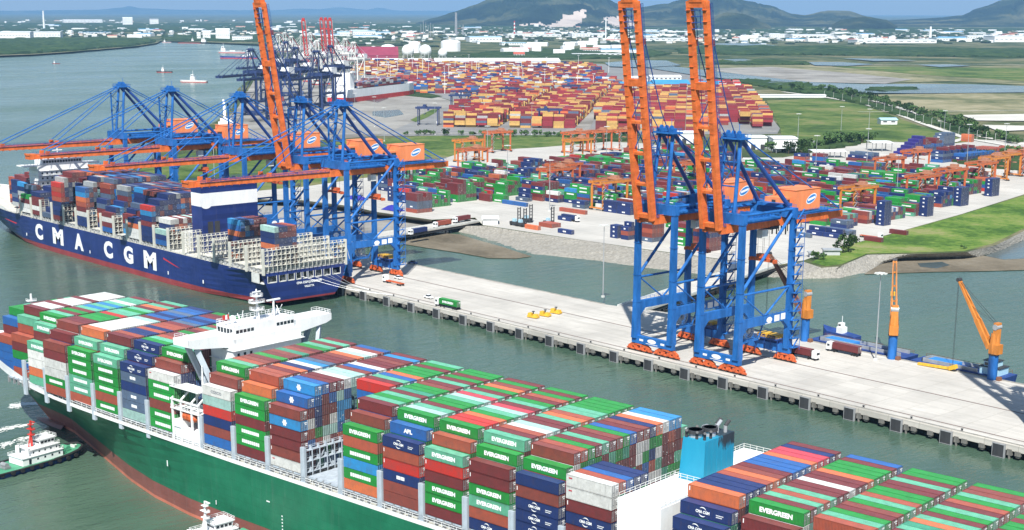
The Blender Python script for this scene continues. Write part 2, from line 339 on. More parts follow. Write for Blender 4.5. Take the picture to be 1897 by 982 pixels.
# canopy of far mangrove and woods
def inpoly(x, y, P):
    c = False; j = len(P)-1
    for i in range(len(P)):
        if (P[i][1] > y) != (P[j][1] > y) and x < (P[j][0]-P[i][0])*(y-P[i][1])/(P[j][1]-P[i][1])+P[i][0]: c = not c
        j = i
    return c
def canopy(name, px, z, cell, h, label):
    P = [at(x, y, z) for x, y in px]; Q = [(p.x, p.y) for p in P]
    x0, x1 = min(q[0] for q in Q), max(q[0] for q in Q); y0, y1 = min(q[1] for q in Q), max(q[1] for q in Q)
    m = MB(); nx, ny = int((x1-x0)/cell)+1, int((y1-y0)/cell)+1
    G = {}
    for i in range(nx+1):
        for j in range(ny+1):
            x, y = x0+i*cell, y0+j*cell
            if inpoly(x, y, Q): G[i, j] = (x+rnd.uniform(-.35, .35)*cell, y+rnd.uniform(-.35, .35)*cell, z+h*(.25+.75*rnd.random())*(.55+.6*mnoise.noise(Vector((x/90, y/90, 0)))))
    for (i, j) in G:
        k = [(i, j), (i+1, j), (i+1, j+1), (i, j+1)]
        if all(q in G for q in k): m.face([G[q] for q in k])
        for a, b in (((i, j), (i+1, j)), ((i, j), (i, j+1))):          # skirt at the edge
            if b in G:
                o1 = ((a[0], a[1]-1), (b[0], b[1]-1)) if a[1] == b[1] else ((a[0]-1, a[1]), (b[0]-1, b[1]))
                o2 = ((a[0], a[1]+1), (b[0], b[1]+1)) if a[1] == b[1] else ((a[0]+1, a[1]), (b[0]+1, b[1]))
                if not all(q in G for q in o1) or not all(q in G for q in o2):
                    pa, pb = G[a], G[b]; m.face([pa, pb, (pb[0], pb[1], z-1), (pa[0], pa[1], z-1)])
    return tag(m.build(name, m_forest), label, 'trees', None, 'stuff')
canopy('mangrove_forest', [(-500, 128), (-200, 112), (0, 102), (60, 100), (120, 96), (180, 91), (250, 85), (288, 79), (288, 74), (200, 71), (100, 71), (0, 74), (-500, 76)], 4.8, 16, 13, 'dense dark mangrove forest along the left river bank')
canopy('mangrove_forest', [(1250, 92), (1300, 86), (1500, 87), (1700, 89), (2000, 96), (2000, 107), (1870, 107), (1700, 105), (1500, 103), (1330, 102), (1260, 100)], 5, 18, 11, 'dark mangrove belt on the wet plain at right')
canopy('mangrove_forest', [(1300, 119), (1340, 113), (1420, 112), (1500, 117), (1505, 121), (1400, 121)], 5, 12, 10, 'dark mangrove clump beside the tan field')
canopy('mangrove_forest', [(830, 110), (900, 96), (1050, 92), (1200, 92), (1250, 100), (1200, 108), (1050, 111), (930, 112)], 5, 16, 8, 'low green woods behind the long white shed')
canopy('mangrove_forest', [(1590, 168), (1640, 162), (1700, 164), (1702, 169), (1640, 172)], 5, 10, 7, 'dark mangrove island in the pale creek')
canopy('roadside_wood', [(1340, 148), (1420, 150), (1500, 158), (1530, 165), (1700, 215), (1800, 240), (1897, 262), (1890, 268), (1800, 252), (1700, 226), (1600, 196), (1530, 180), (1440, 168), (1400, 160)], 5, 8, 8, 'long dark tree belt beside the straight road at right')
canopy('roadside_wood', [(1050, 255), (1100, 252), (1170, 250), (1175, 261), (1120, 264), (1060, 266)], 5, 7, 7, 'green bushes between the two container terminals')
canopy('roadside_wood', [(1490, 268), (1560, 262), (1600, 262), (1600, 268), (1520, 282), (1490, 284)], 5, 6, 6, 'trees in front of the green field behind the yard')
canopy('yard_scrub', [(1780, 292), (1840, 283), (1897, 276), (1960, 285), (1960, 318), (1897, 318), (1820, 312), (1760, 302)], 5, 6, 5, 'green scrub behind the yard cranes at far right')
canopy('mangrove_forest', [(300, 75), (480, 78), (700, 80), (700, 70), (500, 66), (300, 66)], 5, 26, 12, 'woods behind the upriver docks')
canopy('mangrove_forest', [(-300, 62), (200, 60), (600, 56), (1000, 60), (1000, 48), (600, 44), (0, 44), (-300, 46)], 5, 60, 16, 'woods on the far plain')
canopy('mangrove_forest', [(1150, 62), (1400, 66), (1897, 66), (2100, 66), (2100, 55), (1600, 52), (1150, 52)], 5, 50, 14, 'woods at the foot of the hills')

# hills
m, nt, N, L, b = new_mat('hill_forest'); m_hill = m
co = wcoord(N, L); n1 = noise(N, L, .0011, 7, .62, co); n2 = noise(N, L, .012, 5, .7, co)
L.new(mix(N, L, ramp(N, L, n1, [(.42, (.006, .016, .008)), (.5, (.028, .045, .018)), (.6, (.13, .13, .06))]), (.02, .03, .01), ramp(N, L, n2, [(.4, 0.), (.7, .6)])), b.inputs['Base Color'])
b.inputs['Roughness'].default_value = .95; b.inputs['Specular IOR Level'].default_value = .1; bump(N, L, b, n2, 1., 45)
m_quarry = concrete('quarry_rock', (.62, .52, .44), .004, None, .35)
def ridge(name, prof, ybase, depth, rough=.16, scars=(), label=None, seed=0., back=1.):
    m = MB(); xs = [prof[0][0]+k*4 for k in range(int((prof[-1][0]-prof[0][0])/4)+1)]; K = 72; G = []
    for x in xs:
        i = max(j for j in range(len(prof)-1) if prof[j][0] <= x); a, b2 = prof[i], prof[i+1]; t = (x-a[0])/(b2[0]-a[0]); t = t*t*(3-2*t)*.5+t*.5
        yt = a[1]+(b2[1]-a[1])*t
        B0 = at(x, ybase, 5); dirv = Vector((B0.x, B0.y, 0)); D0 = dirv.length; dirv.normalize(); D1 = D0+depth
        d = FW*F_+RT*(x-CX_)+UP*(CY_-yt); H = CH_+d.z*D1/math.hypot(d.x, d.y)
        H = max(H, 6)+mnoise.noise(Vector((x*.045+seed, 3, 0)))*H*.025; row = []
        for k in range(K+1):
            t = k/(K*.62)
            if t <= 1: s = t**1.25; D = D0+depth*t
            else: u = (t-1)/(1/.62-1); s = (1-u)**1.2*back+(1-back)*(1-u); D = D1+depth*1.1*u
            P = dirv*D; n = mnoise.fractal(Vector((P.x/700+seed, P.y/700, seed)), .8, 2.1, 6)
            v = abs(mnoise.noise(Vector((x*.035+seed*3+n*.5, t*1.3, seed)))) + .5*abs(mnoise.noise(Vector((x*.09+seed, t*2.4+n*.4, 5))))
            z = H*s*(1-min(.55, rough*3.2*max(0, .30-v))*(math.sin(min(1, t)*PI)**.6 if t < 1 else .2)) + n*H*rough*.5*(math.sin(min(1, t)*PI)+.02)*(1 if t < 1 else .2)
            row.append(Vector((P.x, P.y, max(z, -20 if k in (0, K) else 4))))
        G.append(row)
    for i in range(len(xs)-1):
        for k in range(K):
            q = [G[i][k], G[i+1][k], G[i+1][k+1], G[i][k+1]]; c = pj((q[0]+q[2])/2)
            m.face(q, 1 if any(inpoly(c[0]+rnd.uniform(-4, 4), c[1]+rnd.uniform(-2, 2), s_) for s_ in scars) and k < K*.6 else 0)
    return tag(m.build(name, [m_hill, m_quarry], smooth=True, merge=.01), label, None, None, 'structure')
SC = [[(1012, 50), (1040, 36), (1075, 18), (1088, 20), (1080, 40), (1060, 52)], [(1114, 38), (1135, 28), (1160, 34), (1180, 48), (1150, 52)], [(960, 47), (1005, 42), (1008, 46), (965, 49)]]
ridge('hills', [(-500, 14), (0, 20), (180, 18), (225, 14), (240, 11), (260, 15), (330, 18), (500, 19), (560, 16), (590, 17), (630, 13), (680, 18), (700, 14), (740, 20), (860, 20)], 26, 5000, .05, seed=4.)
ridge('hills', [(770, 44), (800, 34), (840, 22), (880, 8), (910, -4), (960, -22), (1010, -34), (1070, -30), (1110, -12), (1145, 6), (1180, 14), (1230, 6), (1290, -8), (1340, -14), (1390, 2), (1430, 10), (1462, 24), (1490, 28), (1530, 19), (1572, 20), (1604, 30), (1642, 38), (1680, 36), (1730, 33), (1780, 28), (1808, 15), (1857, -2), (1900, -18), (1990, -30), (2090, 0)], 50, 3400, .34, SC, seed=1.3)
ridge('hills', [(1280, 48), (1310, 34), (1345, 22), (1380, 26), (1420, 44), (1430, 50)], 56, 900, .2, seed=7.)
ridge('hills', [(1530, 50), (1560, 36), (1600, 30), (1640, 36), (1665, 50)], 56, 900, .2, seed=9.)

# the quay, its trestles, fenders and piles
QX0, QX1, QY0, QY1 = -870, -60, 412.0, 475.0
m = MB(); m.box(QX0, QX1, QY0, QY1, 3.2, 5.0, 0); m.box(QX0, QX1, QY0-.35, QY0+.6, 2.75, 4.7, 0)
m.box(QX0, QX1, QY0+.1, QY0+.5, 5.0, 5.25, 1)
m.box(QX0, -460, QY1-.5, QY1, 5.0, 5.35, 1)
m.hexa([(-460, QY1, 3.2), (-400, QY1, 3.2), (-400, QY1+9, 3.2), (-425, QY1+9, 3.2)], [(-460, QY1, 5.), (-400, QY1, 5.), (-400, QY1+9, 5.), (-425, QY1+9, 5.)], 0); m.box(-400, QX1, QY1, QY1+9, 3.2, 5.0, 0)
m.box(-425, QX1, QY1+8.5, QY1+9, 5.002, 5.35, 1)
quay = tag(m.build('quay', [m_quay, m_quayside]), kind='structure')
def add_rail(Y):
    r = MB(); r.box(QX0, QX1, Y-.45, Y+.45, 5.004, 5.012); r.box(QX0, QX1, Y-.06, Y+.06, 5.0, 5.09, 1); r.build('rail', [m_roadc, m_rust], quay)
add_rail(417.0); add_rail(447.4)
under = MB()
for X in range(int(QX0)+6, int(QX1), 12):
    for Y in (416, 432, 448, 464, 476): under.tube((X, Y, -3), (X, Y, 3.2), .45, 7, caps=False)
    under.box(X-.8, X+.8, QY0+1.2, QY1-1, 2.2, 3.2)
under.box(QX0, QX1, 414.2, 414.6, -2, 3.2, 1)  # black wall added behind the edge, standing in for shade under the deck
under.build('pile', [m_block, m_rubber], quay)
fm = MB(); fm.box(-2., 2., -1.5, -.95, .2, 4.3, 1)
for x in (-2.1, 1.95): fm.box(x, x+.18, -1.6, -.5, -.2, 4.6, 0)
for z in (.1, 4.3): fm.box(-2.1, 2.13, -1.6, -.6, z, z+.16, 0)
fm.tube((0, -.95, 2.4), (0, .1, 2.4), .7, 10, 1); fm.box(2.6, 4.2, -.7, .6, 1.2, 3.2, 2); fm.tube((3.4, -.3, -1), (3.4, -.3, 2.6), .4, 8, 2)
fm2 = MB(); fm2.box(-.9, .9, -.8, .6, 1.5, 3.0, 2); fm2.box(-.6, .6, -.5, .6, .9, 1.5, 2)
fme = fm.mesh('fender', [m_grey, m_dark, m_block]); fme2 = fm2.mesh('fender_block', [m_grey, m_dark, m_block])
X = QX0+5; k = 0
while X < QX1-4:
    me = fme if k % 3 == 0 else fme2
    if X > -600 and X < -180:
        o = bpy.data.objects.new('quay_fender' if k % 3 == 0 else 'fender_block', me); COL.objects.link(o); o.location = (X, QY0, 0); o.parent = quay
    X += 6.3; k += 1
bl = MB(); bl.lathe((0, 0, 0), [(.42, 0), (.3, .15), (.27, .45), (.45, .6), (.45, .72), (.2, .8)], 10)
bme = bl.mesh('bollard', m_dark, smooth=True); nb = 0
for X in range(-560, -230, 19):
    o = bpy.data.objects.new('bollard', bme); COL.objects.link(o); o.location = (X, 413.2, 5.0); nb += 1
    tag(o, 'small dark mooring bollard on the quay edge beside the open water', 'bollard', 'bollards along the quay edge')
def trestle(name, a, b, w, lab):
    a = Vector((*a, 0)); b = Vector((*b, 0)); d = (b-a).normalized(); n = Vector((-d.y, d.x, 0)); m = MB(); L_ = (b-a).length; c = (a+b)/2
    m.obox((c.x, c.y, 0), d, n, 4.2, 5.004, L_/2, w/2, 0); m.obox(c+n*(w/2-.2), d, n, 5.004, 5.8, L_/2, .2, 1); m.obox(c-n*(w/2-.2), d, n, 5.004, 5.8, L_/2, .2, 1)
    m.obox(c, d, n, 2.6, 4.2, L_/2, w/2-.5, 2)
    k = 6
    while k < L_:
        for s in (-.35, .35): p = a+d*k+n*w*s; m.tube((p.x, p.y, -3), (p.x, p.y, 3), .5, 7, 2, caps=False)
        k += 14
    return tag(m.build(name, [m_quay, m_offwhite, m_dark]), lab, 'bridge')
trestle('access_trestle', (-690, 475), (-712, 612), 13, 'pale concrete access trestle beside the brown mud bank')
trestle('access_trestle', (-446, 478), (-483, 632), 15, 'pale concrete access trestle behind the two raised-boom cranes')
# ================================================================ containers
CC = dict(green=(.015, .30, .045), mint=(.13, .47, .30), teal=(.05, .33, .2), pale=(.42, .66, .6), maroon=(.20, .032, .035), brown=(.27, .06, .045), rust=(.42, .09, .05),
          orange=(.70, .17, .06), pink=(.62, .06, .09), red=(.60, .035, .025), navy=(.012, .035, .16), blue=(.02, .13, .42), sky=(.03, .28, .62), slate=(.1, .15, .24), white=(.78, .78, .75), grey=(.45, .48, .48),
          yellow=(.68, .41, .12), darkred=(.32, .03, .045), purple=(.04, .03, .25))
CN = dict(green='green', mint='mint green', teal='dull green', pale='pale mint', maroon='maroon', brown='brown', rust='rust red', orange='orange', pink='pinkish red', red='bright red', navy='navy', blue='blue', sky='light blue',
          slate='slate blue', white='white', grey='grey', yellow='yellow', darkred='dark red', purple='purple')
def cont_mat(name, end):
    m, nt, N, L, b = new_mat(name)
    a = N.new('ShaderNodeVertexColor'); a.layer_name = 'Col'
    uvn = N.new('ShaderNodeTexCoord'); sep = N.new('ShaderNodeSeparateXYZ'); L.new(uvn.outputs['UV'], sep.inputs[0])
    pos = wcoord(N, L)
    n1 = noise(N, L, .55, 5, .7, pos); n2 = noise(N, L, 4.5, 3, .6, pos)
    hsv = N.new('ShaderNodeHueSaturation'); L.new(a.outputs[0], hsv.inputs['Color']); hsv.inputs['Saturation'].default_value = .9; hsv.inputs['Value'].default_value = .62
    c = mix(N, L, a.outputs[0], hsv.outputs[0], ramp(N, L, n1, [(.4, 0.), (.75, .9)]))
    c = mix(N, L, c, (.16, .09, .06), ramp(N, L, n2, [(.62, 0.), (.78, .55)]))
    n5 = noise(N, L, 2.2, 3, .6, wcoord(N, L, (1, 1, .12))); c = mix(N, L, c, (.10, .065, .05), ramp(N, L, n5, [(.58, 0.), (.75, .35)]))
    wv = N.new('ShaderNodeMath'); wv.operation = 'MULTIPLY'; L.new(sep.outputs[0], wv.inputs[0]); wv.inputs[1].default_value = 2*PI/(.30 if not end else .61)
    sn = N.new('ShaderNodeMath'); sn.operation = 'SINE'; L.new(wv.outputs[0], sn.inputs[0])
    if end:
        c = mix(N, L, tuple([.05]*3), c, ramp(N, L, sn.outputs[0], [(-.0, .3), (.35, .78)]))
        c = mix(N, L, c, (.42, .42, .42), ramp(N, L, sn.outputs[0], [(.93, 0.), (.98, .55)]))
        n3 = noise(N, L, 1.9, 1, .5, pos); c = mix(N, L, c, (.7, .7, .68), ramp(N, L, n3, [(.70, 0.), (.73, .8)]))
    else:
        c = mix(N, L, mix(N, L, c, (.02, .02, .02), .28), c, ramp(N, L, sn.outputs[0], [(.1, 0.), (.3, 1.)]))
    L.new(c, b.inputs['Base Color']); b.inputs['Roughness'].default_value = .48; b.inputs['Specular IOR Level'].default_value = .4
    bump(N, L, b, sn.outputs[0], .55 if not end else .8, .035 if not end else .05)
    return m
m_cs = cont_mat('container_paint', False); m_ce = cont_mat('container_doors', True)
HC = 2.62
def cbox(m, x0, y0, z0, L_=12.19, col='green', ax=(1, 0), org=(0, 0), W=2.44, H=HC):
    # plain container into a mesh builder; ax is the long axis in plan
    ux, uy = ax; vx, vy = -uy, ux
    jit = 1+rnd.uniform(-.16, .14); m.col = tuple(min(1, q*jit) for q in CC[col])
    def P(u, v, z): return (org[0]+ux*u+vx*v, org[1]+uy*u+vy*v, z)
    a, b, c, d = (x0, y0), (x0+L_, y0), (x0+L_, y0+W), (x0, y0+W)
    B = [P(*q, z0) for q in (a, b, c, d)]; T = [P(*q, z0+H) for q in (a, b, c, d)]
    U = [(0, 0), (L_, 0), (L_, H), (0, H)]; E_ = [(0, 0), (W, 0), (W, H), (0, H)]
    c0 = m.col; m.col = tuple(min(1, q*1.22+.025) for q in c0); m.face(T, 0, [(0, 0), (L_, 0), (L_, W), (0, W)]); m.col = c0     # roof colour lifted to stand in for sky light on top
    m.face([B[0], B[1], T[1], T[0]], 0, U); m.face([B[2], B[3], T[3], T[2]], 0, U)
    m.face([B[1], B[2], T[2], T[1]], 1, E_); m.face([B[3], B[0], T[0], T[3]], 1, E_)
    return P
def strip_logo(m, P, x0, y0, z0, L_, H, col):     # white lettering seen from far: a few blocks on the long side
    m.col = (.85, .86, .85)
    if col == 'navy':
        spans = [(.38, .48), (.49, .6)]; h0, h1 = .35, .68
        for a, b in spans: m.face([P(x0+L_*a, y0-.02, z0+H*h0), P(x0+L_*b, y0-.02, z0+H*h0), P(x0+L_*b, y0-.02, z0+H*h1), P(x0+L_*a, y0-.02, z0+H*h1)], 2)
    else:
        n = 9; a0, a1 = .2, .8; w = (a1-a0)/n
        for k in range(n): m.face([P(x0+L_*(a0+w*k), y0-.02, z0+H*.32), P(x0+L_*(a0+w*(k+.86)), y0-.02, z0+H*.32), P(x0+L_*(a0+w*(k+.86)), y0-.02, z0+H*.68), P(x0+L_*(a0+w*k), y0-.02, z0+H*.68)], 2)
MATS3 = [m_cs, m_ce, m_whitetxt]
# a detailed single container: corner posts, door gear, frame rails
_cm = {}
def cont_meshes(col, L_=12.19, rng=random.Random(3)):
    k = (col, L_)
    if k in _cm: return _cm[k]
    W, H = 2.44, HC; m = MB(); m.col = CC[col]; e = .05
    def quad(p, mi, uv): m.face(p, mi, uv)
    n = int(L_/.305)              # corrugated long sides in true relief
    for side in (0, 1):
        y_out = 0.02 if side == 0 else W-.02; dy = .045 if side == 0 else -.045
        xs = [.14+(L_-.28)*i/(n*4) for i in range(n*4+1)]; ys = [(y_out if (i % 4) in (0, 1) else y_out+dy) for i in range(n*4+1)]
        for i in range(n*4):
            p = [(xs[i], ys[i], .14), (xs[i+1], ys[i+1], .14), (xs[i+1], ys[i+1], H-.1), (xs[i], ys[i], H-.1)]
            if side: p = p[::-1]
            m.face(p, 0, [(.15, 0)]*4)
    c0 = m.col; m.col = tuple(min(1, q*1.22+.025) for q in c0); quad([(e, e, H-.03), (L_-e, e, H-.03), (L_-e, W-e, H-.03), (e, W-e, H-.03)], 0, [(0, 0), (L_, 0), (L_, W), (0, W)]); m.col = c0  # roof face painted lighter than the sides, sky light put into its colour
    quad([(L_-.05, e, .1), (L_-.05, W-e, .1), (L_-.05, W-e, H-.1), (L_-.05, e, H-.1)], 1, [(0, 0), (W, 0), (W, H), (0, H)])
    quad([(.05, W-e, .1), (.05, e, .1), (.05, e, H-.1), (.05, W-e, H-.1)], 1, [(0, 0), (W, 0), (W, H), (0, H)])
    for x in (0, L_-.16):
        for y in (0, W-.16): m.box(x, x+.16, y, y+.16, 0, H)
        for z in (0, H-.12): m.box(x, x+.16, .16, W-.16, z, z+.12)
    for y in (0, W-.1):
        for z in (0, H-.1): m.box(.16, L_-.16, y, y+.1, z, z+.1)
    body = m.mesh('container', MATS3, color=True, uv=True)
    d = MB()
    for y in (.36, .92, 1.52, 2.08): d.box(L_-.04, L_+.03, y-.03, y+.03, .12, H-.1, 0)
    for y in (.64, 1.8): d.box(L_-.04, L_+.04, y-.28, y+.28, 1.0, 1.06, 0)
    d.box(L_-.04, L_+.012, 1.4, 2.3, 1.9, 2.15, 1); d.box(L_-.04, L_+.012, 1.55, 2.2, 1.5, 1.7, 1)
    doors = d.mesh('door_bars', [m_grey, m_whitetxt])
    _cm[k] = (body, doors); return _cm[k]
# lettering
_tm = {}
def text_mesh(body, size, mat, bold=.035, width=None, spacing=1.0, shear=0.):
    k = (body, size, mat.name, width)
    if k in _tm: return _tm[k]
    cu = bpy.data.curves.new('lettering', 'FONT'); cu.body = body; cu.size = size; cu.offset = bold*size; cu.extrude = .012; cu.align_x = 'CENTER'; cu.align_y = 'CENTER'; cu.space_character = spacing; cu.resolution_u = 3; cu.shear = shear
    o = bpy.data.objects.new('t', cu); COL.objects.link(o); bpy.context.view_layer.update()
    me = bpy.data.meshes.new_from_object(o.evaluated_get(bpy.context.evaluated_depsgraph_get())); bpy.data.objects.remove(o)
    xs = [v.co.x for v in me.vertices]; ys = [v.co.y for v in me.vertices]
    sx = (width/(max(xs)-min(xs))) if width else 1; cx = (max(xs)+min(xs))/2; cy = (max(ys)+min(ys))/2
    for v in me.vertices: v.co = Vector(((v.co.x-cx)*sx, -v.co.z, v.co.y-cy))     # faces -Y
    me.materials.clear(); me.materials.append(mat); me.name = 'lettering'; _tm[k] = me; return me
def arcs(m, cx, cz, r, a0, a1, w, y, mi=0, n=10, sy=1.):
    for i in range(n):
        t0, t1 = a0+(a1-a0)*i/n, a0+(a1-a0)*(i+1)/n; w0 = w*math.sin(PI*(i/n))+.02; w1 = w*math.sin(PI*((i+1)/n))+.02
        p = lambda r_, t: (cx+r_*math.cos(t), y, cz+r_*sy*math.sin(t))
        q = [p(r-w0/2, t0), p(r-w1/2, t1), p(r+w1/2, t1), p(r+w0/2, t0)]
        m.face(q, mi)
def flat_text(parts):          # merge text meshes at offsets into one mesh
    bm = bmesh.new()
    for me, dx, dz in parts:
        t = me.copy(); t.transform(Matrix.Translation((dx, 0, dz))); bm.from_mesh(t)
    out = bpy.data.meshes.new('lettering'); bm.to_mesh(out); bm.free(); out.materials.append(parts[0][0].materials[0]); return out
_lg = {}
def strips():
    a = MB()
    for z, w in ((-.02, 1.9), (-.42, 1.5)):
        n = int(w/.16)
        for k in range(n): a.face([(2.5+k*.16, -.012, z), (2.5+k*.16+.12, -.012, z), (2.5+k*.16+.12, -.012, z+.2), (2.5+k*.16, -.012, z+.2)])
    return a.mesh('small_lettering', m_whitetxt)
def logo_mesh(kind):
    if kind in _lg: return _lg[kind]
    if kind == 'E': me = text_mesh('EVERGREEN', 1.35, m_whitetxt, .05, 7.4)
    elif kind == 'C':
        a = MB(); arcs(a, 0, 0, 1.0, .5, 2.3, .22, -.012, sy=.95); arcs(a, .0, 0, 1.0, .5+PI, 2.3+PI, .22, -.012, sy=.95); am = a.mesh('arc', m_whitetxt)
        me = [(text_mesh('CMA CGM', .82, m_whitetxt, .04, 3.3), -.7, 0, 'lettering'), (am, -.7, 0, 'emblem'), (strips(), 0, 0, 'small_lettering')]
    elif kind == 'O': me = text_mesh('COSCO', 1.05, m_greytxt, .03, 4.6)
    elif kind == 'H': me = text_mesh('CHINA SHIPPING', 1.1, m_whitetxt, .04, 7.2)
    elif kind == 'T': me = text_mesh('EVERGREEN', 1.0, m_tealtxt, .02, 5.0)
    elif kind == 'A': me = text_mesh('APL', 1.35, m_whitetxt, .06, 2.9)
    elif kind == 'F':
        a = MB(); n = 20; a.face([(.72*math.cos(2*PI*i/n), -.012, .72*math.sin(2*PI*i/n)) for i in range(n)])
        for i in range(6): t = PI*i/3; a.face([(.72*math.cos(t)+.22*math.cos(2*PI*j/8), -.014, .72*math.sin(t)+.22*math.sin(2*PI*j/8)) for j in range(8)])
        for i in range(6): t = PI*i/3; a.face([(.05*math.cos(t+1.5), -.02, .05*math.sin(t+1.5)), (.7*math.cos(t-.05), -.02, .7*math.sin(t-.05)), (.7*math.cos(t+.05), -.02, .7*math.sin(t+.05))], 1)
        me = a.mesh('emblem', [m_whitetxt, m_logoblue])
    elif kind == 'R': a = MB(); a.box(-5.4, -4.5, -.012, .01, .45, .72); me = [(a.mesh('marking', m_redtxt), 0, 0, 'marking')]
    elif kind == 'm': a = MB(); a.box(-5.75, -5.55, -.012, .01, .1, 1.0); me = [(a.mesh('marking', m_whitetxt), 0, 0, 'marking')]
    _lg[kind] = me; return me
def add_container(col, loc, rz, logo, label, group, cat='container'):
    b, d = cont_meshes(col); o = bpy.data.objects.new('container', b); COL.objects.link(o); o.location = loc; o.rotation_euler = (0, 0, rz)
    c = bpy.data.objects.new('door_bars', d); COL.objects.link(c); c.parent = o
    if logo:
        lm = logo_mesh(logo)
        for me_, dx, dz, nm in (lm if isinstance(lm, list) else [(lm, 0, 0, 'lettering' if logo != 'F' else 'emblem')]):
            l = bpy.data.objects.new(nm, me_); COL.objects.link(l); l.parent = o; l.location = (6.1+dx, -.006, HC/2+dz)
    return tag(o, label, cat, group)
ORD = ['zeroth', 'first', 'second', 'third', 'fourth', 'fifth', 'sixth', 'seventh', 'eighth', 'ninth', 'tenth', 'eleventh', 'twelfth', 'thirteenth', 'fourteenth', 'fifteenth', 'sixteenth', 'seventeenth', 'eighteenth', 'nineteenth', 'twentieth']

# ================================================================ the green ship
GA = math.radians(6.2); GU = Vector((math.cos(GA), math.sin(GA), 0)); GN = Vector((-math.sin(GA), math.cos(GA), 0))
GO = Vector((-293.2, 195.0, 0))
salmon = []
def hull(name, st, levels, mats, split, bot=-3., n_side=9, power=1.5, parent=None, seams=True):
    """st: list of (s, half_deck, z_deck, half_water, [stern cut z]) along local x, centreline y = 0"""
    m = MB(); rows = []
    for s, bd, zd, bw, zlow in st:
        zs = [bot, -.2, .9, split, split+1.5]; zs += [split+1.5+(zd-split-1.5)*k/5 for k in range(1, 6)]
        ring = []
        for z in zs:
            if zlow > 0: t = max(0, min(1, (z-zlow)/max(.1, zd-zlow))); b = bw+(bd-bw)*t**(1+max(0, 1-zlow/22.) if s < 0 else .5)
            elif z <= 0: b = bw*(1 if z > -1 else .93)
            else: t = min(1, z/zd); b = bw+(bd-bw)*t**power
            z2 = max(z, zlow)
            ring.append((s, b, z2))
        rows.append(ring)
    for i in range(len(rows)-1):
        for k in range(len(rows[0])-1):
            a, b, c, d = rows[i][k], rows[i+1][k], rows[i+1][k+1], rows[i][k+1]
            if abs(a[2]-d[2]) < 1e-4 and abs(b[2]-c[2]) < 1e-4: continue
            mi = 0 if k >= 3 else (3 if k == 1 and len(salmon) else 1)
            q = [(p[0], -p[1], p[2]) for p in (a, b, c, d)]; m.face(q, mi)
            q = [(p[0], p[1], p[2]) for p in (a, d, c, b)]; m.face(q, mi)
        a, b = rows[i][-1], rows[i+1][-1]
        m.face([(a[0], -a[1], a[2]), (b[0], -b[1], b[2]), (b[0], b[1], b[2]), (a[0], a[1], a[2])], 2)
    return m, rows
def hullmat(name, c, low=False):
    m, nt, N, L, b = new_mat(name); co = wcoord(N, L, None, True); st_ = wcoord(N, L, (.9, .9, .05), True)
    n1 = noise(N, L, .09, 6, .65, co); n2 = noise(N, L, .8, 5, .7, st_); n3 = noise(N, L, .04, 3, .5, co)
    col = mix(N, L, tuple(x*.78 for x in c), tuple(min(1, x*1.12+.004) for x in c), ramp(N, L, n1, [(.35, 0.), (.65, 1.)]))
    col = mix(N, L, col, tuple(x*.6+.08 for x in c), ramp(N, L, n2, [(.56, 0.), (.75, .4 if not low else .8)]))
    br = N.new('ShaderNodeTexBrick'); L.new(wcoord(N, L, (1, 1, 1), True), br.inputs['Vector'])
    br.inputs['Scale'].default_value = 1
    sepx = N.new('ShaderNodeSeparateXYZ'); L.new(wcoord(N, L, None, True), sepx.inputs[0]); cmb = N.new('ShaderNodeCombineXYZ'); L.new(sepx.outputs[0], cmb.inputs[0]); L.new(sepx.outputs[2], cmb.inputs[1]); L.new(cmb.outputs[0], br.inputs['Vector'])
    br.inputs['Brick Width'].default_value = 9; br.inputs['Row Height'].default_value = 2.6; br.inputs['Mortar Size'].default_value = .05; br.inputs['Color1'].default_value = (1, 1, 1, 1); br.inputs['Color2'].default_value = (.93, .93, .93, 1); br.inputs['Mortar'].default_value = (.74, .74, .74, 1)
    col = mix(N, L, col, br.outputs['Color'], 1., 'MULTIPLY')
    L.new(col, b.inputs['Base Color']); b.inputs['Roughness'].default_value = .42; bump(N, L, b, n1, .25, .25); return m
m_hgreen = hullmat('green_hull_paint', (.010, .15, .075)); m_hred = hullmat('antifouling_red', (.25, .085, .07), True)
m_hnavy = hullmat('navy_hull_paint', (.012, .03, .16)); m_hred2 = hullmat('antifouling_dark_red', (.28, .04, .045), True)
gship = empty('container_ship', GO, GA, 'huge green container ship with white bridge under way in the foreground', 'ship')
CT = 25.6                                     # half beam
st = [(-196, .2, 25.5, .0, 24.5), (-193, 3.4, 25.2, .0, 19.5), (-188, 7.8, 24.8, .0, 14.5), (-181, 11.7, 24.2, .0, 9.5), (-172, 15.2, 23.7, .0, 4.5), (-164, 17.6, 23.3, .0, .3), (-156, 19.6, 23.0, .6, 0), (-147, 21.4, 22.7, 1.8, 0), (-134, 23.3, 22.3, 5.5, 0),
      (-120, 24.6, 22.0, 9.5, 0), (-106, 25.2, 21.8, 13.6, 0), (-90, 25.5, 21.6, 18.2, 0), (-72, 25.6, 21.4, 22.2, 0), (-52, 25.6, 21.2, 24.6, 0), (-30, 25.6, 21, 25.5, 0), (0, 25.6, 21, 25.6, 0), (60, 25.6, 21, 25.6, 0), (120, 25.6, 21, 25.6, 0), (165, 25.6, 21, 24, 0), (195, 25, 21, 12, 3.1), (203, 24, 21, 8, 8.1)]
salmon.append(1); m, rows = hull('hull', st, 0, 0, 5.2, power=2.0); salmon.clear()
a = rows[-1]; m.face([(p[0], -p[1], p[2]) for p in a[3:]]+[(p[0], p[1], p[2]) for p in a[3:][::-1]], 0)
m.lathe((0, 0, 0), [(0, 0)], 3) if False else None
hm = m
hull_o = m.build('hull', [m_hgreen, m_hred, m_cream, hullmat('waterline_salmon', (.55, .17, .11), True)], gship, loc=(0, CT, 0), smooth=False)
bb = MB()
